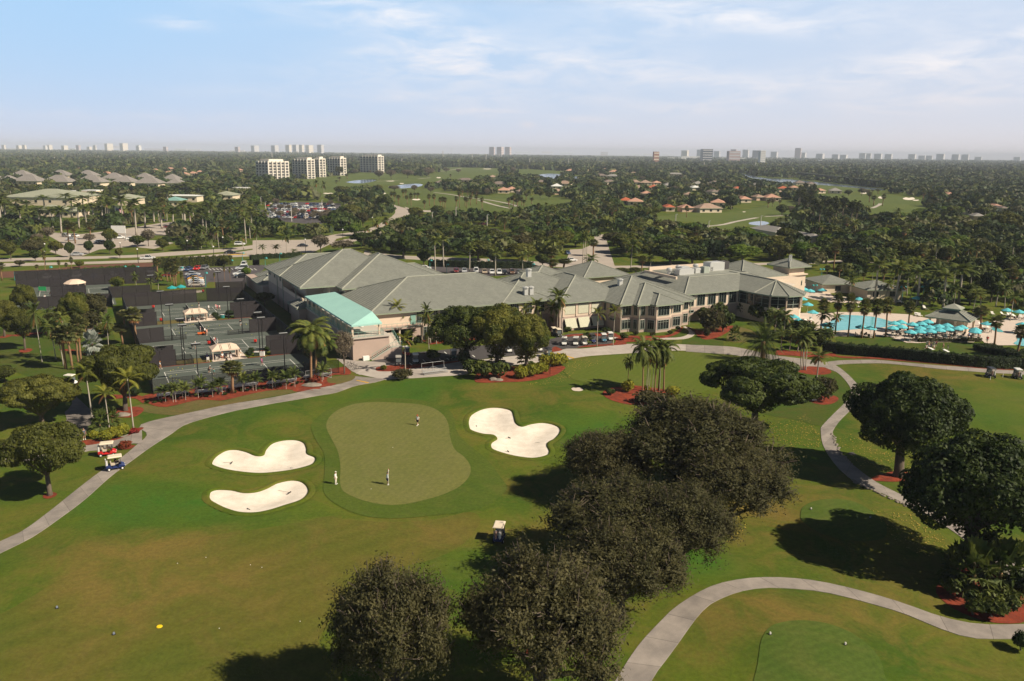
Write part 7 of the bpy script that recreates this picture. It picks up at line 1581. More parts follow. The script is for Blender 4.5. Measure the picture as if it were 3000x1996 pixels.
for fr,x,y,ps,a,sh,lg,hat,l,sc in [('E3',1360,970,'stand',2.9,(.35,.40,.62),W_,W_,'man in lavender shirt and white cap coaching on the second court',1),('E3',1280,950,'ready',0,(.35,.5,.03),K_,None,'child in lime shirt beside the man in lavender',.8),('E3',1470,600,'stand',.5,(.62,.35,.40),W_,W_,'player in pink top behind the orange basket at the third court net',.9),('E3',1572,625,'stand',3,W_,K_,None,'player in white top and dark shorts at the third court net',.95),('E3',1618,655,'stand',3,(.62,.30,.22),(.62,.35,.28),None,'player in coral clothes at the third court net',.95),
                                    ('E3',1785,825,'stand',0,W_,(.55,.08,.08),None,'player in white over red at the second court net',.9),('E3',1815,840,'stand',.4,(.55,.06,.06),W_,None,'player in red top at the second court net',.9),('E3',1856,870,'walk',.8,W_,W_,(.3,.3,.4),'player all in white nearest the cream cabana roof at the net',.9),('E1',548,492,'walk',.3,W_,(.55,.25,.08),(.6,.2,.02),'player in white top and orange cap at the corner screen of the front court',.95),('E1',1665,583,'ready',-.2,K_,K_,W_,'man in black with white cap bending on the front court',1),('E1',1792,612,'ready',2.6,(.05,.14,.13),(.10,.16,.15),None,'child in teal facing the man in black',.75),('E2',1312,402,'walk',-.3,(.36,.05,.24),(.15,.02,.06),None,'woman in magenta top on the front court by the service line',.95),
                                    ('E2',505,375,'walk',2.5,K_,K_,None,'player in black at the front court net',1),('E2',612,335,'stand',3.3,(.75,.58,.62),W_,W_,'player in pale pink beside the front court net post',.95),('E4',442,435,'ready',2.8,K_,W_,None,'player in black top and white shorts at the right end of the third court',1),('F2',1137,690,'stand',0,K_,W_,None,'coach in black top on the far court behind the cabana roof',1),('F2',1297,720,'walk',2.4,W_,W_,None,'child in white running on the far court',.8),('F2',1415,702,'stand',2.4,(.62,.30,.30),W_,None,'child in coral top on the far court',.8),('F2',1440,716,'stand',2.4,(.42,.08,.12),(.4,.1,.12),None,'child in crimson on the far court',.8),('F2',1477,716,'walk',2.6,(.70,.62,.6),(.5,.2,.2),None,'last child of the line on the far court',.8),
                                    ('F2',1275,1525,'sit',3.0,(.12,.18,.6),(.1,.12,.3),W_,'person in royal blue seated left of the near cabana',1),('E1',1975,290,'stand',-1.2,W_,(.5,.2,.12),(.65,.12,.02),'person in orange cap standing under the near cabana',1),('E1',2165,240,'sit',2.4,W_,W_,None,'person in white seated at the near cabana table',1),('E4',437,1095,'sit',3.4,W_,(.6,.5,.4),None,'person seated in the armchair at the edge of the near paving',1),('E3',1290,305,'sit',0,K_,(.5,.3,.2),None,'person in black seated under the farther cabana',1),('E3',1465,270,'sit',3,W_,W_,None,'person in white seated under the farther cabana',1),
                                    ('F1',660,420,'stand',-1,(.6,.3,.25),W_,None,'person by the green board at the far corner court',1),('F1',742,570,'walk',-1,W_,(.6,.04,.06),None,'person in white and red on the far corner paving',1),('F1',832,520,'stand',-1,(.65,.4,.32),W_,None,'person in coral on the far corner paving',1),('F3',1385,1275,'stand',-1,(.10,.11,.14),(.12,.10,.09),None,'person in dark clothes standing by the path junction bed',1),
                                    ('F4',1452,790,'walk',-2.2,(.60,.05,.03),(.65,.6,.55),W_,'man in red and white walking down the pool steps',1.05),('F4',645,892,'walk',2.5,(.65,.35,.32),(.55,.2,.22),None,'child in pink on the picnic lawn beside a white board',.8),('F4',730,915,'stand',2.8,K_,(.55,.62,.72),None,'child in black top on the picnic lawn',.8),('F4',337,720,'stand',1.2,(.25,.36,.62),K_,None,'waiter in blue shirt among the terrace tables',1.05)]:
    person(G(fr,x,y),a,ps,sh,lg,l,hat,sc=sc)
for k in range(9): person(G('F4',335 + (k % 5) * 45 + rnd.uniform(-8,8),850 + (k // 5) * 45 + rnd.uniform(-6,6)),rnd.uniform(0,6),['stand','walk','sit'][k % 3],[W_,(.6,.35,.3),(.1,.1,.2),(.6,.55,.5),(.25,.05,.08)][k % 5],[W_,N_,(.5,.2,.2)][k % 3],'child in the cluster gathered round the white board on the picnic lawn',None,sc=.8,group='children on the picnic lawn')
for k in range(22):
    x,y = 20 + (k % 11) * 52 + rnd.uniform(-15,15),615 + (k // 11) * 55 + rnd.uniform(-12,12)
    person(G('F4',x if k < 18 else 1120 + (k - 18) * 55,y),rnd.uniform(0,6),'sit',[W_,K_,(.35,.1,.1),(.15,.25,.5),(.6,.5,.42)][k % 5],[N_,W_,(.3,.25,.2)][k % 3],'guest seated at a table under the turquoise umbrellas',None,group='guests under the umbrellas')
# ---------------------------------------------------------------- pool umbrellas, tables, loungers
turq = mat('turquoise_canvas',(.12,.50,.57),.8,(.10,.46,.53),1); teal2 = mat('dark_teal_canvas',(.02,.30,.32),.8)
def umb_mesh(m):
    mb = MB(); n = 8; r = 1.42; ring = [(r * math.cos(2 * math.pi * k / n),r * math.sin(2 * math.pi * k / n),2.12) for k in range(n)]; mid = [(r * .5 * math.cos(2 * math.pi * k / n),r * .5 * math.sin(2 * math.pi * k / n),2.48) for k in range(n)]
    for k in range(n):
        j = (k + 1) % n; mb.add([ring[k],ring[j],mid[j],mid[k]],[(0,1,2,3)]); mb.add([mid[k],mid[j],(0,0,2.78)],[(0,1,2)])
        mb.add([ring[k],ring[j],(ring[j][0],ring[j][1],1.95),(ring[k][0],ring[k][1],1.95)],[(3,2,1,0)])
    return mb.mesh('canopy',m)
UM = umb_mesh(turq); UP = MB().tube([(0,0,0),(0,0,2.85)],.035,6).lathe([(.28,0),(.28,.06),(.05,.12)],n=8).mesh('pole',white_m)
dk_chair = chair_mb().mesh('terrace_chair',mat('dark_rattan',(.07,.05,.04),.7)); dk_tab = MB().lathe([(.3,0),(.05,.05),(.05,.7),(.5,.71),(.5,.75),(0,.75)],n=10).mesh('terrace_table',mat('table_top',(.55,.48,.4),.6))
ul = [('F4',x,y) for x,y in [(85,435),(255,425),(365,385),(225,505),(395,485),(570,470),(725,450),(50,575),(220,565),(415,560),(580,540),(735,520),(915,505),(995,480),(1245,520),(1235,560)]]
for k,(fr,x,y) in enumerate(ul + [('F4',1455,408),('F4',1825,175),('F4',2045,205),('F4',2100,425)] + [('B4',x,y) for x,y in [(1180,515),(1240,505),(1165,558),(1245,548),(880,550),(965,560),(555,530),(315,490),(265,455),(415,222),(360,207),(525,215),(345,295),(265,187),(860,297),(1385,287),(155,358),(280,358),(395,345),(440,415)]]):
    p = G(fr,x,y,2.35); p = Vector((p.x,p.y,gz(p.x,p.y) + .08))
    g = 'umbrellas in the terrace cluster' if k < 16 else 'umbrellas beyond the pool steps' if k < 20 else 'umbrellas at the near pool edge' if k < 26 else 'umbrellas by the dining pavilion'
    l = 'turquoise umbrella in the dense cluster before the pool bar' if k < 16 else 'turquoise umbrella off to the side beyond the fan palms of the steps' if k < 20 else 'turquoise umbrella at the swimming pool edge between fan palms' if k < 26 else 'turquoise umbrella between the dining pavilion and the swimming pool'
    t = thing('umbrella',l,'umbrella',p,rnd.uniform(0,.7),g); link('canopy',UM,t); link('pole',UP,t)
    if k < 26:
        tag(link('terrace_table',dk_tab,None,p + Vector((.2,-.15,0))),'small round table under a turquoise umbrella','table','tables under the umbrellas')
        for j in range(3):
            a = j * 2.1 + k; tag(link('terrace_chair',dk_chair,None,p + Vector((math.cos(a) * .95,math.sin(a) * .95,0)),a + math.pi),'dark armchair at a table under the turquoise umbrellas','chair','terrace chairs')
UM2 = umb_mesh(teal2)
for x,y,l in ((690,345,'dark teal umbrella nearer the palms on the small patio past the courts'),(840,330,'dark teal umbrella nearer the parked cars on the small patio')):
    p = G('F2',x,y,2.35); t = thing('umbrella',l,'umbrella',(p.x,p.y,.05)); link('canopy',UM2,t); link('pole',UP,t)
    for j in range(4): tag(link('patio_chair',chair_me,None,(p.x + math.cos(j * 1.6) * 1.1,p.y + math.sin(j * 1.6) * 1.1,.06),j * 1.6 + 3.1),'white chair on the small patio past the courts','chair','white patio chairs')
sheet('patio',world('F2',[(480,470),(640,440),(930,410),(1210,400),(1220,432),(900,455),(700,475),(520,490)]),.05,pad,0)
lm = MB().box((0,0,.32),(.65,1.3,.06)).box((0,.92,.55),(.65,.75,.06),tilt=(R(40),'X'))
for x in (-.28,.28):
    for y in (-.55,.55): lm.box((x,y,.15),(.06,.06,.3))
lme = lm.mesh('sun_lounger',MATS['white_resin'])
for k,(fr,x,y) in enumerate([('F4',295,160),('F4',220,300),('F4',330,175),('F4',1560,275),('F4',1770,285),('F4',1880,300),('F4',1985,325),('F4',1930,300),('F4',2080,330),('B4',1405,460),('B4',1375,455),('B4',680,310),('B4',720,320),('B4',640,310),('B4',1200,330),('B4',1240,335),('B4',1160,330),('B4',420,500),('B4',390,520),('B4',350,530),('B4',220,500),('B4',200,530),('B4',600,610),('B4',1990,570),('B4',2040,575),('B4',1980,550)]):
    tag(link('sun_lounger',lme,None,G(fr,x,y) + Vector((0,0,.08)),rnd.uniform(-.4,.4)),'white sun lounger on the pool terrace','sun lounger','white loungers on the pool terrace')
# ---------------------------------------------------------------- golf carts
tyre = mat('rubber',(.015,.015,.016),.9); clear = mat('windshield',(.12,.14,.15),.1,spec=.5); seat_m = mat('cart_seat',(.50,.42,.33),.7)
wheel_t = MB().tube([(0,-.1,0),(0,.1,0)],.23,14).mesh('tyre',tyre); wheel_r = MB().tube([(0,-.105,0),(0,.105,0)],.12,10).mesh('rim',white_m)
CB = {}
def cart(p,rz,body,roof,label,bags=False,group=None):
    """front towards +x"""
    bm_,rm_ = mat('cart_%02d%02d%02d' % tuple(int(c * 99) for c in body),body,.35,spec=.5),mat('cart_%02d%02d%02d' % tuple(int(c * 99) for c in roof),roof,.5)
    t = thing('golf_cart',label,'golf cart',p,rz,group)
    mb = MB()
    prof = [(-1.15,.32),(-1.15,.72),(-.55,.78),(-.5,.42),(.3,.40),(.42,.75),(.75,.78),(1.1,.62),(1.18,.36)]
    n = len(prof); vs = [(x,s * (.56 if (x < 1 and x > -1.1) else .48),z) for s in (-1,1) for x,z in prof]
    mb.add(vs,[(i,i + 1,n + i + 1,n + i) for i in range(n - 1)] + [tuple(range(n - 1,-1,-1)),tuple(range(n,2 * n)),(0,n,2 * n - 1,n - 1)])
    b = mb.build('body',bm_,t); b.modifiers.new('b','BEVEL').width = .05
    MB().box((-.28,0,.80),(.5,1.0,.14)).box((-.52,0,1.08),(.12,1.0,.48),tilt=(R(-8),'Y')).build('seat',seat_m,t)
    MB().box((0,0,1.88),(1.65,1.12,.07),top=.92).box((0,0,1.80),(1.72,1.18,.09)).build('roof',rm_,t)
    for sx,sy in ((-.72,-.5),(-.72,.5),(.62,-.5),(.62,.5)): MB().tube([(sx * (1.0 if sx < 0 else 1.05),sy,.75),(sx,sy,1.8)],.025,5).build('strut',black_m,t)
    MB().box((.64,0,1.28),(.03,.98,.95)).build('windshield',clear,t)
    MB().tube([(.5,.25,.8),(.28,.25,1.08)],.02,5).tube([(.26 + .02 * math.sin(a),.25 + .17 * math.cos(a),1.1 + .15 * math.sin(a)) for a in [k * .6283 for k in range(11)]],.015,4,0,False).build('steering_wheel',black_m,t)
    for sx in (-.78,.80):
        for sy in (-.5,.5):
            o = link('wheel',wheel_t,t,(sx,sy,.23)); link('rim',wheel_r,o)
    if bags:
        for k,(y,c) in enumerate(((-.24,(.65,.62,.6)),(.22,(.25,.16,.13)))):
            g = MB().lathe([(.13,.55),(.15,.7),(.14,1.2),(.16,1.42),(0,1.42)],(-1.02,y,0),8)
            for q in range(5): g.tube([(-1.02 + rnd.uniform(-.06,.06),y + rnd.uniform(-.08,.08),1.4),(-1.1 + rnd.uniform(-.1,.1),y + rnd.uniform(-.1,.1),1.62)],.02,4,1)
            g.build('golf_bag',[cloth(c),alu],t)
    for s in (-.35,.35): MB().box((1.14,s,.56),(.05,.16,.08)).build('headlight',white_m,t)
    return t
crm = (.72,.62,.48); navy = (.012,.022,.10); wht = (.72,.71,.68); drk = (.02,.02,.024)
cart(G('C2',1042,800),R(82),navy,crm,'navy golf cart with cream roof and bags parked alone by the oaks',True)
c2 = G('C1',606,296); cart(c2,R(20),(.55,.02,.02),crm,'bright red golf cart with cream roof on the grass by the path',True)
c3 = G('C1',652,374); cart(c3,R(28),(.015,.03,.13),crm,'dark blue golf cart with blue and cream roof driving on the path',True)
cart(G('F3',1160,378),R(-12),wht,(.74,.70,.62),'white golf cart on the lawn at the path end, above the wide olive tree')
cart(G('F4',1510,1410),R(85),drk,drk,'black golf cart with black roof beside the far path, white stakes near',True); cart(G('F4',2000,1430),R(80),(.05,.05,.055),wht,'dark golf cart with white roof beside the far path',True)
for fr,x,y,a,b_,r_,l in [('D3',135,1120,-95,wht,wht,'white cart facing out at the drive, first of the lot row'),('D3',275,1120,-100,wht,wht,'white cart with clear windscreen, second in the lot row'),('D3',378,1115,-85,wht,(.6,.55,.45),'white cart half behind the low palm in the lot row'),('D3',478,1090,-80,navy,drk,'navy cart between the low palm and the staked palm'),('D3',612,1078,-85,(.05,.16,.25),wht,'blue cart with white roof between the two staked palms'),('D3',690,1060,-85,wht,wht,'white cart next to the blue one beside the staked palm'),('D3',62,1015,-70,drk,crm,'dark cart with cream roof under the coconut palm'),('D3',10,1000,-75,drk,crm,'dark cart at the shaded left end under the coconut palms'),
                               ('D2',72,1362,-80,drk,(.35,.33,.3),'dark cart with grey roof nearest the stairs'),('D2',280,1330,-80,(.5,.5,.5),wht,'grey cart with white roof near the dark flat topped shrub'),('D2',738,1280,-75,(.02,.08,.06),wht,'dark green cart beside the big tree trunks'),('D2',165,1245,-60,(.5,.04,.03),wht,'red cart by the mulch under the balcony'),('D2',1405,1205,-80,wht,wht,'white cart seen between the trunks of the big trees'),('D2',1880,1262,-60,(.02,.10,.12),drk,'dark teal cart at the right side of the big trees'),('D2',1770,1190,-80,wht,crm,'white cart behind the gold tipped tree')]:
    cart(G(fr,x,y),R(a),b_,r_,l)
person(c2 + Vector((-.1,.25,.42)),R(20),'sit',(.62,.55,.45),(.6,.55,.45),'driver in beige seated in the bright red golf cart',W_)
person(c3 + Vector((-.1,.22,.42)),R(28),'sit',K_,K_,'driver in dark clothes in the dark blue cart on the path',None)
# ---------------------------------------------------------------- cars
car_glass = mat('car_glass',(.02,.025,.03),.08,spec=.6)
def prism_y(mb,prof,wf,mi=0):
    n = len(prof); vs = [(x,s * wf(x,z),z) for s in (-1,1) for x,z in prof]
    mb.add(vs,[(i,n + i,n + (i + 1) % n,(i + 1) % n) for i in range(n)] + [tuple(range(n)),tuple(range(2 * n - 1,n - 1,-1))],mi)
def car_parts(kind):
    L = {'sedan': [(-2.3,.35),(-2.32,.75),(-2.1,.92),(-1.3,.95),(1.0,.93),(2.0,.78),(2.3,.62),(2.32,.35)],'suv': [(-2.3,.4),(-2.34,.9),(-2.25,1.05),(1.0,1.05),(2.05,.98),(2.3,.8),(2.32,.4)],'pickup': [(-2.7,.45),(-2.7,1.02),(1.1,1.05),(2.4,.98),(2.6,.8),(2.62,.45)]}[kind]
    Cb = {'sedan': [(-1.7,.93),(-.95,1.38),(.35,1.42),(1.15,.92)],'suv': [(-2.25,1.03),(-2.0,1.68),(.3,1.72),(1.15,1.03)],'pickup': [(-.9,1.03),(-.75,1.72),(.5,1.74),(1.3,1.03)]}[kind]
    lower = MB(); prism_y(lower,L,lambda x,z: .9 if z < .8 else .86)
    cab = MB(); prism_y(cab,Cb,lambda x,z: .83 if z < 1.2 else .66)
    roof = MB(); z1 = max(z for x,z in Cb); xs = [x for x,z in Cb if z > 1.2]; roof.box(((xs[0] + xs[-1]) / 2,0,z1 + .01),(abs(xs[0] - xs[-1]) + .05,1.3,.05))
    for x,z in (Cb[1],Cb[2]):
        b0 = Cb[0] if x == Cb[1][0] else Cb[3]
        for s in (-1,1): roof.tube([(b0[0],s * .82,b0[1]),(x,s * .66,z)],.05,4)
    if kind == 'pickup': lower.box((-1.8,0,1.03),(1.5,1.5,.04),mi=1)
    return lower,cab,roof
CP = {k: car_parts(k) for k in ('sedan','suv','pickup')}
CAB = {k: v[1].mesh('windows',car_glass) for k,v in CP.items()}
ctyre = MB().tube([(0,-.11,0),(0,.11,0)],.33,14).mesh('tyre',tyre); crim = MB().tube([(0,-.12,0),(0,.12,0)],.2,10).mesh('rim',alu)
CBODY = {}
CC = {'white': (.72,.72,.71),'silver': (.42,.43,.45),'grey': (.16,.17,.19),'black': (.012,.012,.015),'red': (.55,.015,.012),'dark red': (.18,.02,.025),'blue': (.04,.07,.16),'tan': (.42,.33,.24),'brown': (.16,.09,.06),'yellow': (.65,.32,.03),'beige': (.48,.42,.36)}
def car(p,rz,col,kind,label,group=None,whole=False):
    k = (col,kind)
    if k not in CBODY:
        m = mat('paint_' + col.replace(' ','_'),CC[col],.25,spec=.6); CBODY[k] = (CP[kind][0].mesh('body',[m,black_m]),CP[kind][2].mesh('roof',m))
    t = thing({'sedan': 'car','suv': 'car','pickup': 'pickup_truck'}[kind],label,'truck' if kind == 'pickup' else 'car',p,rz,group)
    link('body',CBODY[k][0],t); link('windows',CAB[kind],t); link('roof',CBODY[k][1],t)
    if not whole:
        for x in (-1.4,1.4):
            for y in (-.8,.8): o = link('wheel',ctyre,t,(x,y,.33)); link('rim',crim,o)
        xf = {'sedan': 2.3,'suv': 2.3,'pickup': 2.6}[kind]
        for s in (-1,1): MB().box((xf - .04,s * .62,.68),(.12,.34,.12)).build('headlight',white_m,t)
    return t
for fr,x,y,a,c,k,l in [('F1',775,205,-75,'white','sedan','white car first in the row above the longest dark screen'),('F1',940,210,-75,'grey','sedan','grey car second in the row above the longest dark screen'),('F1',1070,208,-75,'black','sedan','black car beside the white van like car above the dark screen'),('F1',1265,188,-78,'white','suv','boxy white car in the row above the longest dark screen'),('F1',1550,188,-70,'blue','sedan','bluish car in the row by the teal lamp, above the dark screen'),('F1',1845,162,-50,'silver','sedan','silver car near the end of the row above the dark screen'),('F1',1975,128,-40,'black','suv','black boxy car at the end of the row by the hedge'),
                             ('F2',350,110,-80,'silver','sedan','silver car beside the dark palms past the far court'),('F2',862,78,-85,'silver','sedan','pale car next to the dark blue one along the hedge'),('F2',968,76,-88,'blue','sedan','dark blue car left of the red car along the hedge'),('F2',1115,62,-90,'red','sedan','bright red car parked along the hedge'),('F2',1226,50,-92,'grey','sedan','grey car right of the red car along the hedge'),
                             ('F2',1035,160,8,'silver','sedan','bluish silver car, farthest of the side-on stack by the palms'),('F2',1060,205,8,'blue','sedan','car with blue body in the side-on stack'),('F2',1080,232,8,'yellow','sedan','yellow car in the middle of the side-on stack'),('F2',1090,262,8,'white','sedan','white car in the side-on stack near the teal umbrellas'),('F2',1095,295,8,'silver','sedan','silver car, second nearest of the side-on stack'),('F2',1100,332,8,'beige','sedan','beige car nearest the courts in the side-on stack'),('F2',1840,62,200,'silver','suv','silver car beyond the parking island by the service building'),('F2',1812,148,200,'white','sedan','white car beside the parking island'),('F2',1835,190,200,'black','sedan','black car in front of the bright green tree'),('F2',650,175,10,'dark red','sedan','dark red car behind the palms on the grass'),('B2',45,250,-80,'white','suv','white boxy car on the drive left of the gymnasium roof'),
                             ('D2',390,205,10,'white','sedan','white car at the left end of the strip behind the hall'),('D2',770,240,-85,'dark red','sedan','dark red car behind the hall ridge'),('D2',868,240,-85,'silver','sedan','silver car behind the hall ridge'),('D2',1010,246,-88,'white','suv','tall white car behind the hall roof notch'),('D2',1112,252,-85,'tan','sedan','tan car behind the hall roof notch'),('D2',1202,256,-85,'white','sedan','white car left of the palm trunk behind the hall'),('D2',1288,262,-85,'white','pickup','white pickup right of the palm trunk behind the hall'),('D2',1352,264,-85,'black','sedan','black car behind the hall, next to the brown one'),('D2',1445,258,-85,'brown','suv','brown boxy car behind the hall'),('D2',1535,258,-85,'grey','sedan','grey car behind the two roof vents'),('D2',1640,246,-85,'black','sedan','black car at the right end of the strip behind the hall'),
                             ('A1',1345,1182,4,'white','pickup','white pickup truck driving on the near road lane'),('A1',2092,1128,8,'black','sedan','black car on the road near the junction palms'),('A2',458,1066,5,'black','sedan','black sedan crossing the wide junction'),('A1',2180,1052,12,'white','suv','white car at the driveway beside the pink flower bed'),('A1',1527,895,5,'dark red','sedan','dark red car in front of the blank cream wall'),('A1',602,975,-30,'white','suv','white car under the trees of the left lot'),('A1',682,975,-30,'white','sedan','second white car under the trees of the left lot, farther right'),('A1',650,1008,10,'silver','sedan','silver car in front of the white cars of the left lot'),('A1',905,1030,40,'white','sedan','white car nose to nose with a black one'),('A1',938,1036,40,'black','sedan','black car by the yellow flowering tree'),('A1',1090,992,30,'white','suv','white car under the framed white board'),('A1',1188,1002,30,'white','sedan','white car right of the framed board'),('A1',700,1146,10,'silver','sedan','silver car at the lot exit by the road'),('A1',1480,835,5,'black','sedan','black car under the royal palms at the cream wall'),('A1',105,1002,5,'silver','sedan','silver car at the outer left lot'),('A1',180,998,5,'blue','sedan','blue car at the outer left lot'),
                             ('A3',1092,962,-90,'white','suv','white car at the top of the driveway'),('A3',1162,956,-90,'blue','sedan','dark blue car by the white one at the top of the driveway'),('A3',567,1132,-80,'blue','sedan','dark car by the round flower island of the driveway'),('A3',600,1198,20,'white','sedan','white car at the driveway foot'),('B4',520,168,10,'grey','suv','grey car behind the low hut past the tower'),('B4',935,222,10,'silver','sedan','silver car behind the pool palms'),('B4',1132,218,10,'white','suv','white car beside a tall pale trunk behind the pool'),('A4',1592,968,5,'white','sedan','white car glimpsed in the dark woods'),('A3',5,985,5,'silver','sedan','silver car on the far side of the hall trees'),('A2',2030,895,5,'silver','suv','silver car by the red truck beyond the dark trees'),('A2',2090,870,0,'dark red','pickup','dark red truck beyond the dark trees')]:
    car(G(fr,x,y) + Vector((0,0,.05)),R(a),c,k,l)
cl = ['white','silver','silver','black','white','grey','blue','beige','black','white','grey','silver','blue','white','dark red','red']
for k in range(20): plant('mid_bare',G('A2',rnd.uniform(110,800),rnd.uniform(685,830)),rnd.uniform(2,3.4),rnd.uniform(4,6),'thin grey tree between the rows of the crowded parking lot','thin trees in the crowded lot')
for r_ in range(9):
    for k in range(19):
        x = 130 + k * 33 + r_ * 4 + rnd.uniform(-5,5); y = 682 + r_ * 15.5 + rnd.uniform(-2,2) + (k - 9) * .4
        if rnd.random() < .14 or (r_ > 6 and k > 14): continue
        c = rnd.choice(cl); car(G('A2',x,y) + Vector((0,0,.03)),R(rnd.choice((85,-95))),c,rnd.choice(('sedan','suv','sedan')),f'{c} car among the rows of the crowded parking lot',f'{c} cars in the crowded lot',True)
# ---------------------------------------------------------------- lamps, poles, flag
teal_p = mat('teal_lamp_paint',(.05,.30,.30),.5)
def teal_lamp(fr,x,y,ty,label,grp,double=False):
    p = G(fr,x,y); h = HZ(fr,x,ty,p); t = thing('street_lamp',label,'lamp',p,0,grp)
    MB().tube([(0,0,0),(0,0,h)],[.09,.06],6).tube([(0,0,h * .96),(.5,0,h),(.55,0,h - .1)],.03,5).build('pole',teal_p,t)
    for s in ((-1,1) if double else (1,)): MB().lathe([(.42,0),(.32,.3),(.12,.5),(0,.55)],(s * .55,0,h - .5),10).lathe([(.3,.02),(0,-.1)],(s * .55,0,h - .5),8,1).build('lamp_shade',[teal_p,white_m],t)
for fr,x,y,ty,d in [('F1',245,235,100,0),('F1',832,190,0,0),('F1',1378,165,45,0),('F1',2040,105,-10,0),('F1',2250,60,0,0),('F2',120,120,0,0),('F2',1250,345,95,0),('F2',845,120,10,0),('D1',320,250,140,0),('D1',495,195,85,0),('D2',452,220,85,0),('D2',655,248,135,0),('D2',1140,190,80,0),('D2',1690,250,130,0),('A1',2100,1230,1180,0),('A1',2205,1200,1115,0)]: teal_lamp(fr,x,y,ty,'teal lamp post with bell shade beside the parking and road','teal lamps by the parking',d)
for x,y,ty in [(450,250,165),(1245,330,180),(1430,350,178),(510,160,20),(1470,150,90)]: teal_lamp('B4',x,y,ty,'turquoise double headed lamp at the pool terrace','turquoise lamps at the pool',True)
pale_p = mat('pale_pole',(.55,.50,.45),.7)
for fr,l in [('A2',[(27,680,595),(78,690,610),(118,725,655),(355,835,690),(633,745,640),(480,810,745),(835,740,675),(1590,890,815),(1633,880,750),(1848,875,705),(2130,890,775),(365,610,565)]),('A3',[(145,935,870),(220,840,740),(315,865,790),(882,870,760),(1008,910,820),(973,925,890),(1545,890,770),(1848,890,830),(2318,900,785),(660,520,435)]),('A4',[(155,920,840),(583,905,840),(688,975,890),(575,1000,940),(410,965,930)]),('A1',[(2325,680,595),(2100,740,680)])]:
    for x,y,ty in l:
        p = G(fr,x,y); h = HZ(fr,x,ty,p); t = thing('light_pole','pale concrete light pole standing among the parking lot trees','pole',p,0,'pale light poles')
        MB().tube([(0,0,0),(0,0,h)],[.28,.18],6).build('pole',pale_p,t); MB().box((.5,0,h + .05),(1.1,.4,.15)).build('lamp_head',gal,t)
for fr,l in [('A1',[(500,305,250),(898,290,238),(1090,292,240),(1402,302,250),(1738,284,250),(2068,282,248),(123,280,255)]),('A2',[(1730,282,195),(1357,340,262),(1995,282,218),(2120,300,220),(2240,262,212),(1805,206,172),(2260,262,215),(178,280,205)]),('A3',[(222,345,260),(575,350,260),(990,312,268),(1805,362,298),(2003,346,298),(2272,352,298),(1402,312,280)]),('A4',[(225,352,288),(667,356,305)])]:
    for x,y,ty in l:
        p = G(fr,x,y); h = HZ(fr,x,ty,p); t = thing('power_pole','pale power line pole rising out of the far woods','pole',p,0,'power poles in the far woods'); s = max(1,p.y / 1500)
        MB().tube([(0,0,0),(0,0,h)],[.75 * s,.55 * s],6).build('pole',pale_p,t); MB().box((0,0,h * .93),(3.5,.5,.5)).build('crossarm',pale_p,t)
for fr,x,y,ty in [('A1',415,1230,1110),('A1',412,1110,1040),('A1',1257,1212,1088),('A1',1945,1170,1065),('A1',1707,1105,1010),('A1',1095,1090,1030),('A1',2030,1090,980),('A2',483,1118,1000),('A2',823,1050,910),('A2',870,900,835),('A2',1090,880,800)]:
    p = G(fr,x,y); h = HZ(fr,x,ty,p); t = thing('street_lamp','black street lamp with white globe along the road','lamp',p,0,'black street lamps along the road')
    MB().tube([(0,0,0),(0,0,h)],[.12,.08],6).build('pole',black_m,t); MB().lathe([(0,-.35),(.3,-.1),(.32,.15),(0,.4)],(0,0,h),8).build('globe',white_m,t)
p = G('A1',1063,885); h = HZ('A1',1063,700,p); t = thing('flagpole','white flagpole with the stars and stripes among royal palms','flagpole',p)
MB().tube([(0,0,0),(0,0,h)],[.22,.12],8).lathe([(0,0),(.25,.25),(0,.5)],(0,0,h),8).build('pole',white_m,t)
fw,fh,fm = 5.6,3.4,[cloth((.55,.03,.05)),white_m,cloth((.03,.04,.16))]; fb = MB()
def fpt(a,b): return (a * fw * .75 + .2,.35 * math.sin(a * 9),h - .5 - b * fh - a * fw * .32)
for i in range(13):
    for j in range(12):
        a0,a1,b0,b1 = j / 12,(j + 1) / 12,i / 13,(i + 1) / 13
        fb.add([fpt(a0,b0),fpt(a0,b1),fpt(a1,b1),fpt(a1,b0)],[(0,1,2,3)],2 if (i < 7 and j < 5) else i % 2)
for i in range(5):
    for j in range(6):
        a,b = .035 + j * .066,.06 + i * .1; q = Vector(fpt(a,b)) + Vector((0,-.04,0)); fb.add([q + Vector((-.09,0,0)),q + Vector((0,0,-.09)),q + Vector((.09,0,0)),q + Vector((0,0,.09))],[(0,1,2,3)],1)
fo = fb.build('flag',fm,t)
p = G('A1',1085,1010); t = thing('signboard','white framed board standing over parked cars','sign',p); MB().box((0,0,5.2),(6.5,.3,3.4)).build('board',white_m,t); MB().box((-3,.1,2.5),(.3,.3,5)).box((3,.1,2.5),(.3,.3,5)).build('post',gal,t)
# ---------------------------------------------------------------- small things
def small(name,label,cat,p,parts,rz=0,group=None):
    t = thing(name,label,cat,p,rz,group)
    for n,mb,m in parts: mb.build(n,m,t)
    return t
for k,(fr,x,y,a,w_) in enumerate([('C1',1265,327,.1,'upper double lobed bunker'),('C1',1628,374,1.4,'upper double lobed bunker'),('C1',1703,288,1.2,'upper double lobed bunker'),('C1',1595,488,-.4,'lower bean shaped bunker'),('C1',1360,602,.9,'lower bean shaped bunker'),('C2',887,176,.2,'three lobed bunker'),('C2',1070,242,.6,'three lobed bunker'),('C2',1272,262,-.1,'three lobed bunker'),('C2',1058,313,.3,'three lobed bunker')]):
    q = G(fr,x,y); small('rake',f'dark bunker rake lying in the {w_}','rake',q + Vector((0,0,-.35)),[('handle',MB().tube([(-.9,0,.06),(.9,0,.10)],.018,5),black_m),('head',MB().box((.92,0,.08),(.08,.6,.12)),black_m)],a,f'rakes in the {w_}')
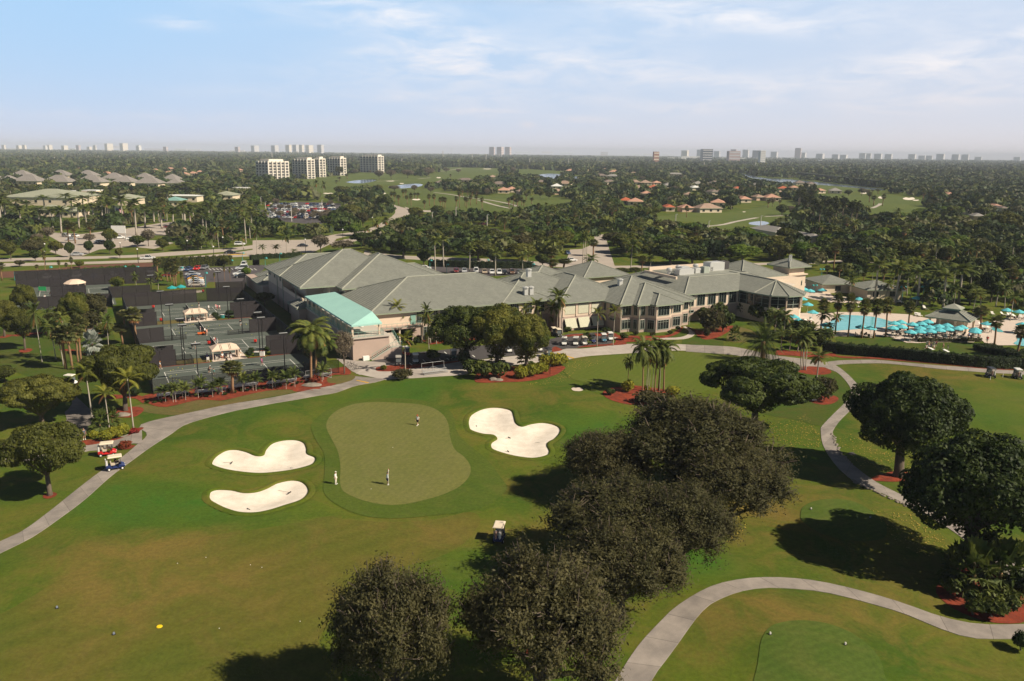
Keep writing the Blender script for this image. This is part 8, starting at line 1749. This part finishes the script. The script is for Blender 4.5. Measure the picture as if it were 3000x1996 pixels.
for fr,x,y,l in [('C1',322,1160,'small blue grey marker at the outer side of the fairway'),('C1',642,1308,'small blue grey marker left of the yellow disc'),('C3',882,637,'pale tee marker on the sunny part of the shaded tee'),('C3',1203,684,'dark tee marker in the shadow on the shaded tee'),('C3',660,1316,'pale tee marker on the foreground tee near its outer edge'),('C3',1068,1372,'pale tee marker on the foreground tee nearer the path')]:
    small('tee_marker',l,'marker',G(fr,x,y) + Vector((0,0,.05)),[('block',MB().box((0,0,.11),(.17,.13,.22),top=.8),cloth((.20,.23,.28)) if 'pale' not in l else cloth((.5,.48,.42))),('base',MB().box((0,0,.02),(.28,.22,.04)),black_m)],.4)
small('target_disc','bright yellow disc lying on the fairway','disc',G('C1',898,1263) + Vector((0,0,.03)),[('disc',MB().lathe([(.0,.05),(.23,.06),(.26,.02),(.26,0)],n=18),cloth((.80,.55,.01)))])
for x,y,w_ in [(1450,1395,'nearest the black cart wheel'),(1510,1465,'in front of the black cart'),(1742,1415,'between the two carts by the far path'),(2060,1445,'in front of the white roofed dark cart')]: small('stake',f'thin white stake {w_}','stake',G('F4',x,y),[('post',MB().box((0,0,.35),(.07,.07,.7)),white_m),('tip',MB().box((0,0,.72),(.05,.05,.05)),white_m)])
small('sign','small white sign in the red ring by the path bend','sign',G('B4',450,1232),[('board',MB().box((0,0,.45),(.75,.05,.42)),white_m),('post',MB().box((-.25,.02,.15),(.05,.05,.3)).box((.25,.02,.15),(.05,.05,.3)),black_m)])
small('lamp','white globe lamp on a dark post in front of the round bush','lamp',G('B4',540,1225),[('post',MB().tube([(0,0,0),(0,0,3.3)],.06,6),black_m),('globe',MB().lathe([(0,3.2),(.2,3.35),(.2,3.55),(0,3.7)],n=10),white_m)])
small('torch','dark garden torch in the red bed before the big trees','torch',G('B3',655,1235),[('post',MB().tube([(0,0,0),(0,0,1.6)],.05,6),black_m),('bowl',MB().lathe([(.05,1.6),(.2,1.8),(.16,2.0),(0,2.1)],n=8),black_m)])
rock_m = mat('rock',(.28,.24,.20),.95,(.18,.155,.13),2)
def rock(p,s,label,group=None):
    mb = MB(); mb.lathe([(0,-.2),(.8,-.1),(1,.15),(.85,.4),(.5,.55),(0,.6)],n=9); mb.v = [(v[0] * s[0] * rnd.uniform(.8,1.15),v[1] * s[1] * rnd.uniform(.8,1.15),v[2] * s[2]) for v in mb.v]
    tag(mb.build('rock',rock_m,loc=p,smooth=False),label,'rock',group)
rock(G('F3',2010,885),(1.5,.9,.8),'flat pale rock in the red mulch ring at the court corner'); rock(G('D2',1215,1545),(.9,.7,.9),'grey rock at the front of the red bed before the big trees'); rock(G('D2',1290,1550),(.9,.6,.7),'grey rock beside another at the front of the red bed'); rock(G('C4',1720,800),(2.0,1.0,.9),'brown earthy mound at the foot of the big feather palms')
EDG = mpts([('C3',[(1003,228),(1012,268),(1035,315),(1062,352),(1095,388)])]); EDG2 = mpts([('C3',[(1100,475),(1160,510),(1270,560),(1380,610),(1470,650)])])
for e,n in ((EDG,26),(EDG2,30)):
    for q in resample(smooth_pts(e,False,4),n): rock(Vector((q.x + rnd.uniform(-.2,.2),q.y + rnd.uniform(-.2,.2),gz(q.x,q.y))),(.22,.2,.3),'small pale edging stone along the bend of the cart path','edging stones')
sheet('drain_cover',mpts([('C3',[(1080,328),(1110,325),(1132,340),(1100,343)])]),.03,asph,0)
sheet('bare_patch',smooth_pts(mpts([('B3',[(850,1362),(880,1352),(930,1355),(958,1372),(930,1386),(870,1382)])]),True,4),.05,pad,0)
yel = mat('yellow_line',(.62,.36,.03),.8)
sheet('road_markings',mpts([('B2',[(1062,1290),(1075,1287),(1185,1308),(1170,1314)])]),.075,yel,0); sheet('road_markings',mpts([('B3',[(712,1038),(722,1036),(878,1086),(866,1091)])]),.075,yel,0)
sheet('road_markings',mpts([('A1',[(2070,1135),(2240,1130),(2240,1136),(2070,1142)])]),.07,yel,0)
for k in range(13): 
    x = 1290 + k * 62; sheet('road_markings',mpts([('F2',[(x,40),(x + 10,38),(x + 55,68),(x + 40,70)])]),.06,line_w,0)
for x,y in [(40,1350),(200,1340),(360,1300),(450,1310),(560,1290),(650,1280),(870,1260),(960,1245),(620,1205)]: sheet('road_markings',mpts([('D2',[(x,y),(x + 12,y - 2),(x + 42,y + 22),(x + 28,y + 24)])]),.06,line_w,0)
for x,y in [(240,1015),(330,1010),(120,1030)]: sheet('road_markings',mpts([('D3',[(x,y),(x + 10,y - 2),(x + 60,y + 28),(x + 48,y + 30)])]),.06,line_w,0)
# bicycles
for k,(x,y,l) in enumerate([(1330,1462,'dark bicycle leaning nearest the half bare tree'),(1372,1478,'middle bicycle of the group by the half bare tree'),(1412,1500,'outer bicycle of the group, closest to the concrete')]):
    t = thing('bicycle',l,'bicycle',G('D1',x,y),.4 + k * .3)
    for xx in (-.5,.5): MB().tube([(xx + .33 * math.cos(a),0,.34 + .33 * math.sin(a)) for a in [q * math.pi / 8 for q in range(17)]],.025,5,0,False).build('wheel',tyre,t)
    MB().tube([(-.5,0,.34),(-.15,0,.85),(.38,0,.85),(.5,0,.34)],.022,5).tube([(-.15,0,.85),(0,0,.32),(.38,0,.85)],.022,5).tube([(-.5,0,.34),(0,0,.32)],.018,5).build('frame',black_m,t)
    MB().tube([(.36,0,.85),(.34,0,1.05)],.02,5).tube([(.3,-.28,1.05),(.36,0,1.06),(.3,.28,1.05)],.018,5).build('handlebar',black_m,t); MB().box((-.18,0,.95),(.25,.14,.06)).build('saddle',black_m,t)
orange = cloth((.65,.13,.02)); redp = cloth((.60,.03,.02)); coolm = cloth((.70,.68,.66))
small('ball_basket','long orange ball basket at the third court net','basket',G('E3',1500,640),[('basket',MB().box((0,0,.45),(1.7,.5,.35),top=1.1),orange),('frame',MB().box((-.7,0,.15),(.06,.5,.3)).box((.7,0,.15),(.06,.5,.3)),black_m)],TH)
for fr,x,y,l in [('E3',1667,870,'red ball hopper standing at the second court net'),('E3',570,335,'red chair like hopper on the dry grass by the farther cabana'),('E4',772,830,'small red target on the second court right half'),('F2',390,695,'red marker on the far court'),('F2',1205,435,'red bin on the patio edge past the far court')]: small('ball_hopper',l,'hopper',G(fr,x,y),[('basket',MB().box((0,0,.6),(.45,.45,.5),top=1.15),redp),('legs_frame',MB().box((0,0,.18),(.4,.4,.36),top=.9),black_m)])
for fr,x,y,l,m in [('E4',800,1120,'dark green cooler stand by the near court lights','dark_green_stripe'),('E4',930,1120,'white cooler by the near court lights','white_paint'),('F2',1345,845,'white and red cooler at the farther cabana paving','white_paint'),('F2',1520,850,'teal cooler between clipped bushes at the farther cabana','teal_lamp_paint')]: small('cooler',l,'cooler',G(fr,x,y),[('box',MB().box((0,0,.4),(.9,.6,.8)),MATS[m]),('lid',MB().box((0,0,.84),(.94,.64,.08)),coolm)])
small('score_board','green board at the far corner court','board',G('F1',700,430),[('board',MB().box((0,0,1.1),(2.2,.1,1.2)),cloth((.02,.32,.10))),('post',MB().box((-1,0,.5),(.08,.08,1.0)).box((1,0,.5),(.08,.08,1.0)),black_m)])
t = small('cabana','pale canopy by the longest dark screen over the far corner court','cabana',G('F1',1240,400),[('roof',MB().lathe([(3.2,2.3),(2.4,2.8),(1.2,3.3),(0,3.4)],n=8),strp)])
for sx in (-2,2):
    for sy in (-2,2): MB().box((sx,sy,1.15),(.12,.12,2.3)).build('post',strp,t)
for x,y,l in ((420,905,'white board lying among the children on the picnic lawn'),(700,945,'white board lying alone on the picnic lawn')): small('game_board',l,'board',G('F4',x,y),[('board',MB().box((0,0,.25),(.7,1.3,.06),tilt=(R(14),'X')),white_m),('legs_frame',MB().box((0,.5,.15),(.6,.05,.3)),white_m)],.5)
ballm = MB().lathe([(0,-.07),(.05,-.05),(.07,0),(.05,.05),(0,.07)],n=6).mesh('tennis_ball',cloth((.62,.60,.08)))
for fr,l in [('E1',[(640,875),(545,840),(705,832),(765,682),(792,655),(836,736),(915,740),(918,630),(782,535),(842,517),(955,468),(1052,492),(1335,428),(1230,292)]),('E3',[(745,450),(900,530),(980,605),(1137,607),(1273,412),(1310,412),(1155,445),(1225,435),(1650,455),(1905,435),(2150,550),(1090,735),(165,520)]),('E4',[(570,415),(555,400),(650,275),(685,270),(690,645),(1875,1285),(1000,1150)]),('F2',[(1015,655),(1032,650),(1090,645),(635,730)])]:
    for x,y in l: tag(link('tennis_ball',ballm,None,G(fr,x,y) + Vector((0,0,.13))),'yellow tennis ball lying on the court ground','tennis ball','tennis balls on the courts')
golfb = MB().lathe([(0,-.05),(.05,0),(0,.05)],n=6).mesh('golf_ball',white_m)
for fr,x,y in [('C2',465,302),('C2',347,528),('C1',1410,918),('C1',1000,910),('C1',1475,932),('C1',1160,876),('C1',1690,1237),('C1',1235,1276)]: tag(link('golf_ball',golfb,None,G(fr,x,y) + Vector((0,0,.1))),'white golf ball lying on the short turf','golf ball','golf balls on the turf')
# fallen leaves: countless
def leaf_litter(fr,poly,n,m,sz=.10):
    P = mpts([(fr,poly)]); xs = [q.x for q in P]; ys = [q.y for q in P]; C = []
    while len(C) < n:
        q = (rnd.uniform(min(xs),max(xs)),rnd.uniform(min(ys),max(ys)))
        if inside(q,P): C.append((q[0],q[1],gz(*q) + .10))
    C = np.array(C); Nn = np.tile([0,0,1.0],(len(C),1)) + nrg.normal(size=(len(C),3)) * .2; Nn /= np.linalg.norm(Nn,axis=1,keepdims=True); a = sz * (.5 + nrg.random(len(C)))
    return quads(C,Nn,a,a * .6)
Ql = [leaf_litter('B3',[(560,1300),(760,1210),(800,1120),(1000,1090),(1150,1120),(900,1200),(800,1290),(640,1330),(400,1330)],420,0),leaf_litter('C3',[(640,180),(860,120),(930,230),(940,300),(760,300),(680,250)],500,0),leaf_litter('C3',[(1010,260),(1100,230),(1300,330),(1500,400),(1560,430),(1420,470),(1150,400)],420,0),leaf_litter('C3',[(1200,640),(1550,680),(1650,860),(1500,900),(1350,820),(1280,720)],300,0),leaf_litter('C3',[(120,620),(500,520),(620,640),(420,850),(200,900)],320,0)]
link('fallen_leaves',qmesh('fallen_leaves',np.concatenate(Ql),leafmat('fallen_leaf',(.40,.30,.05),(.28,.18,.05),5,0,0)))['kind'] = 'stuff'
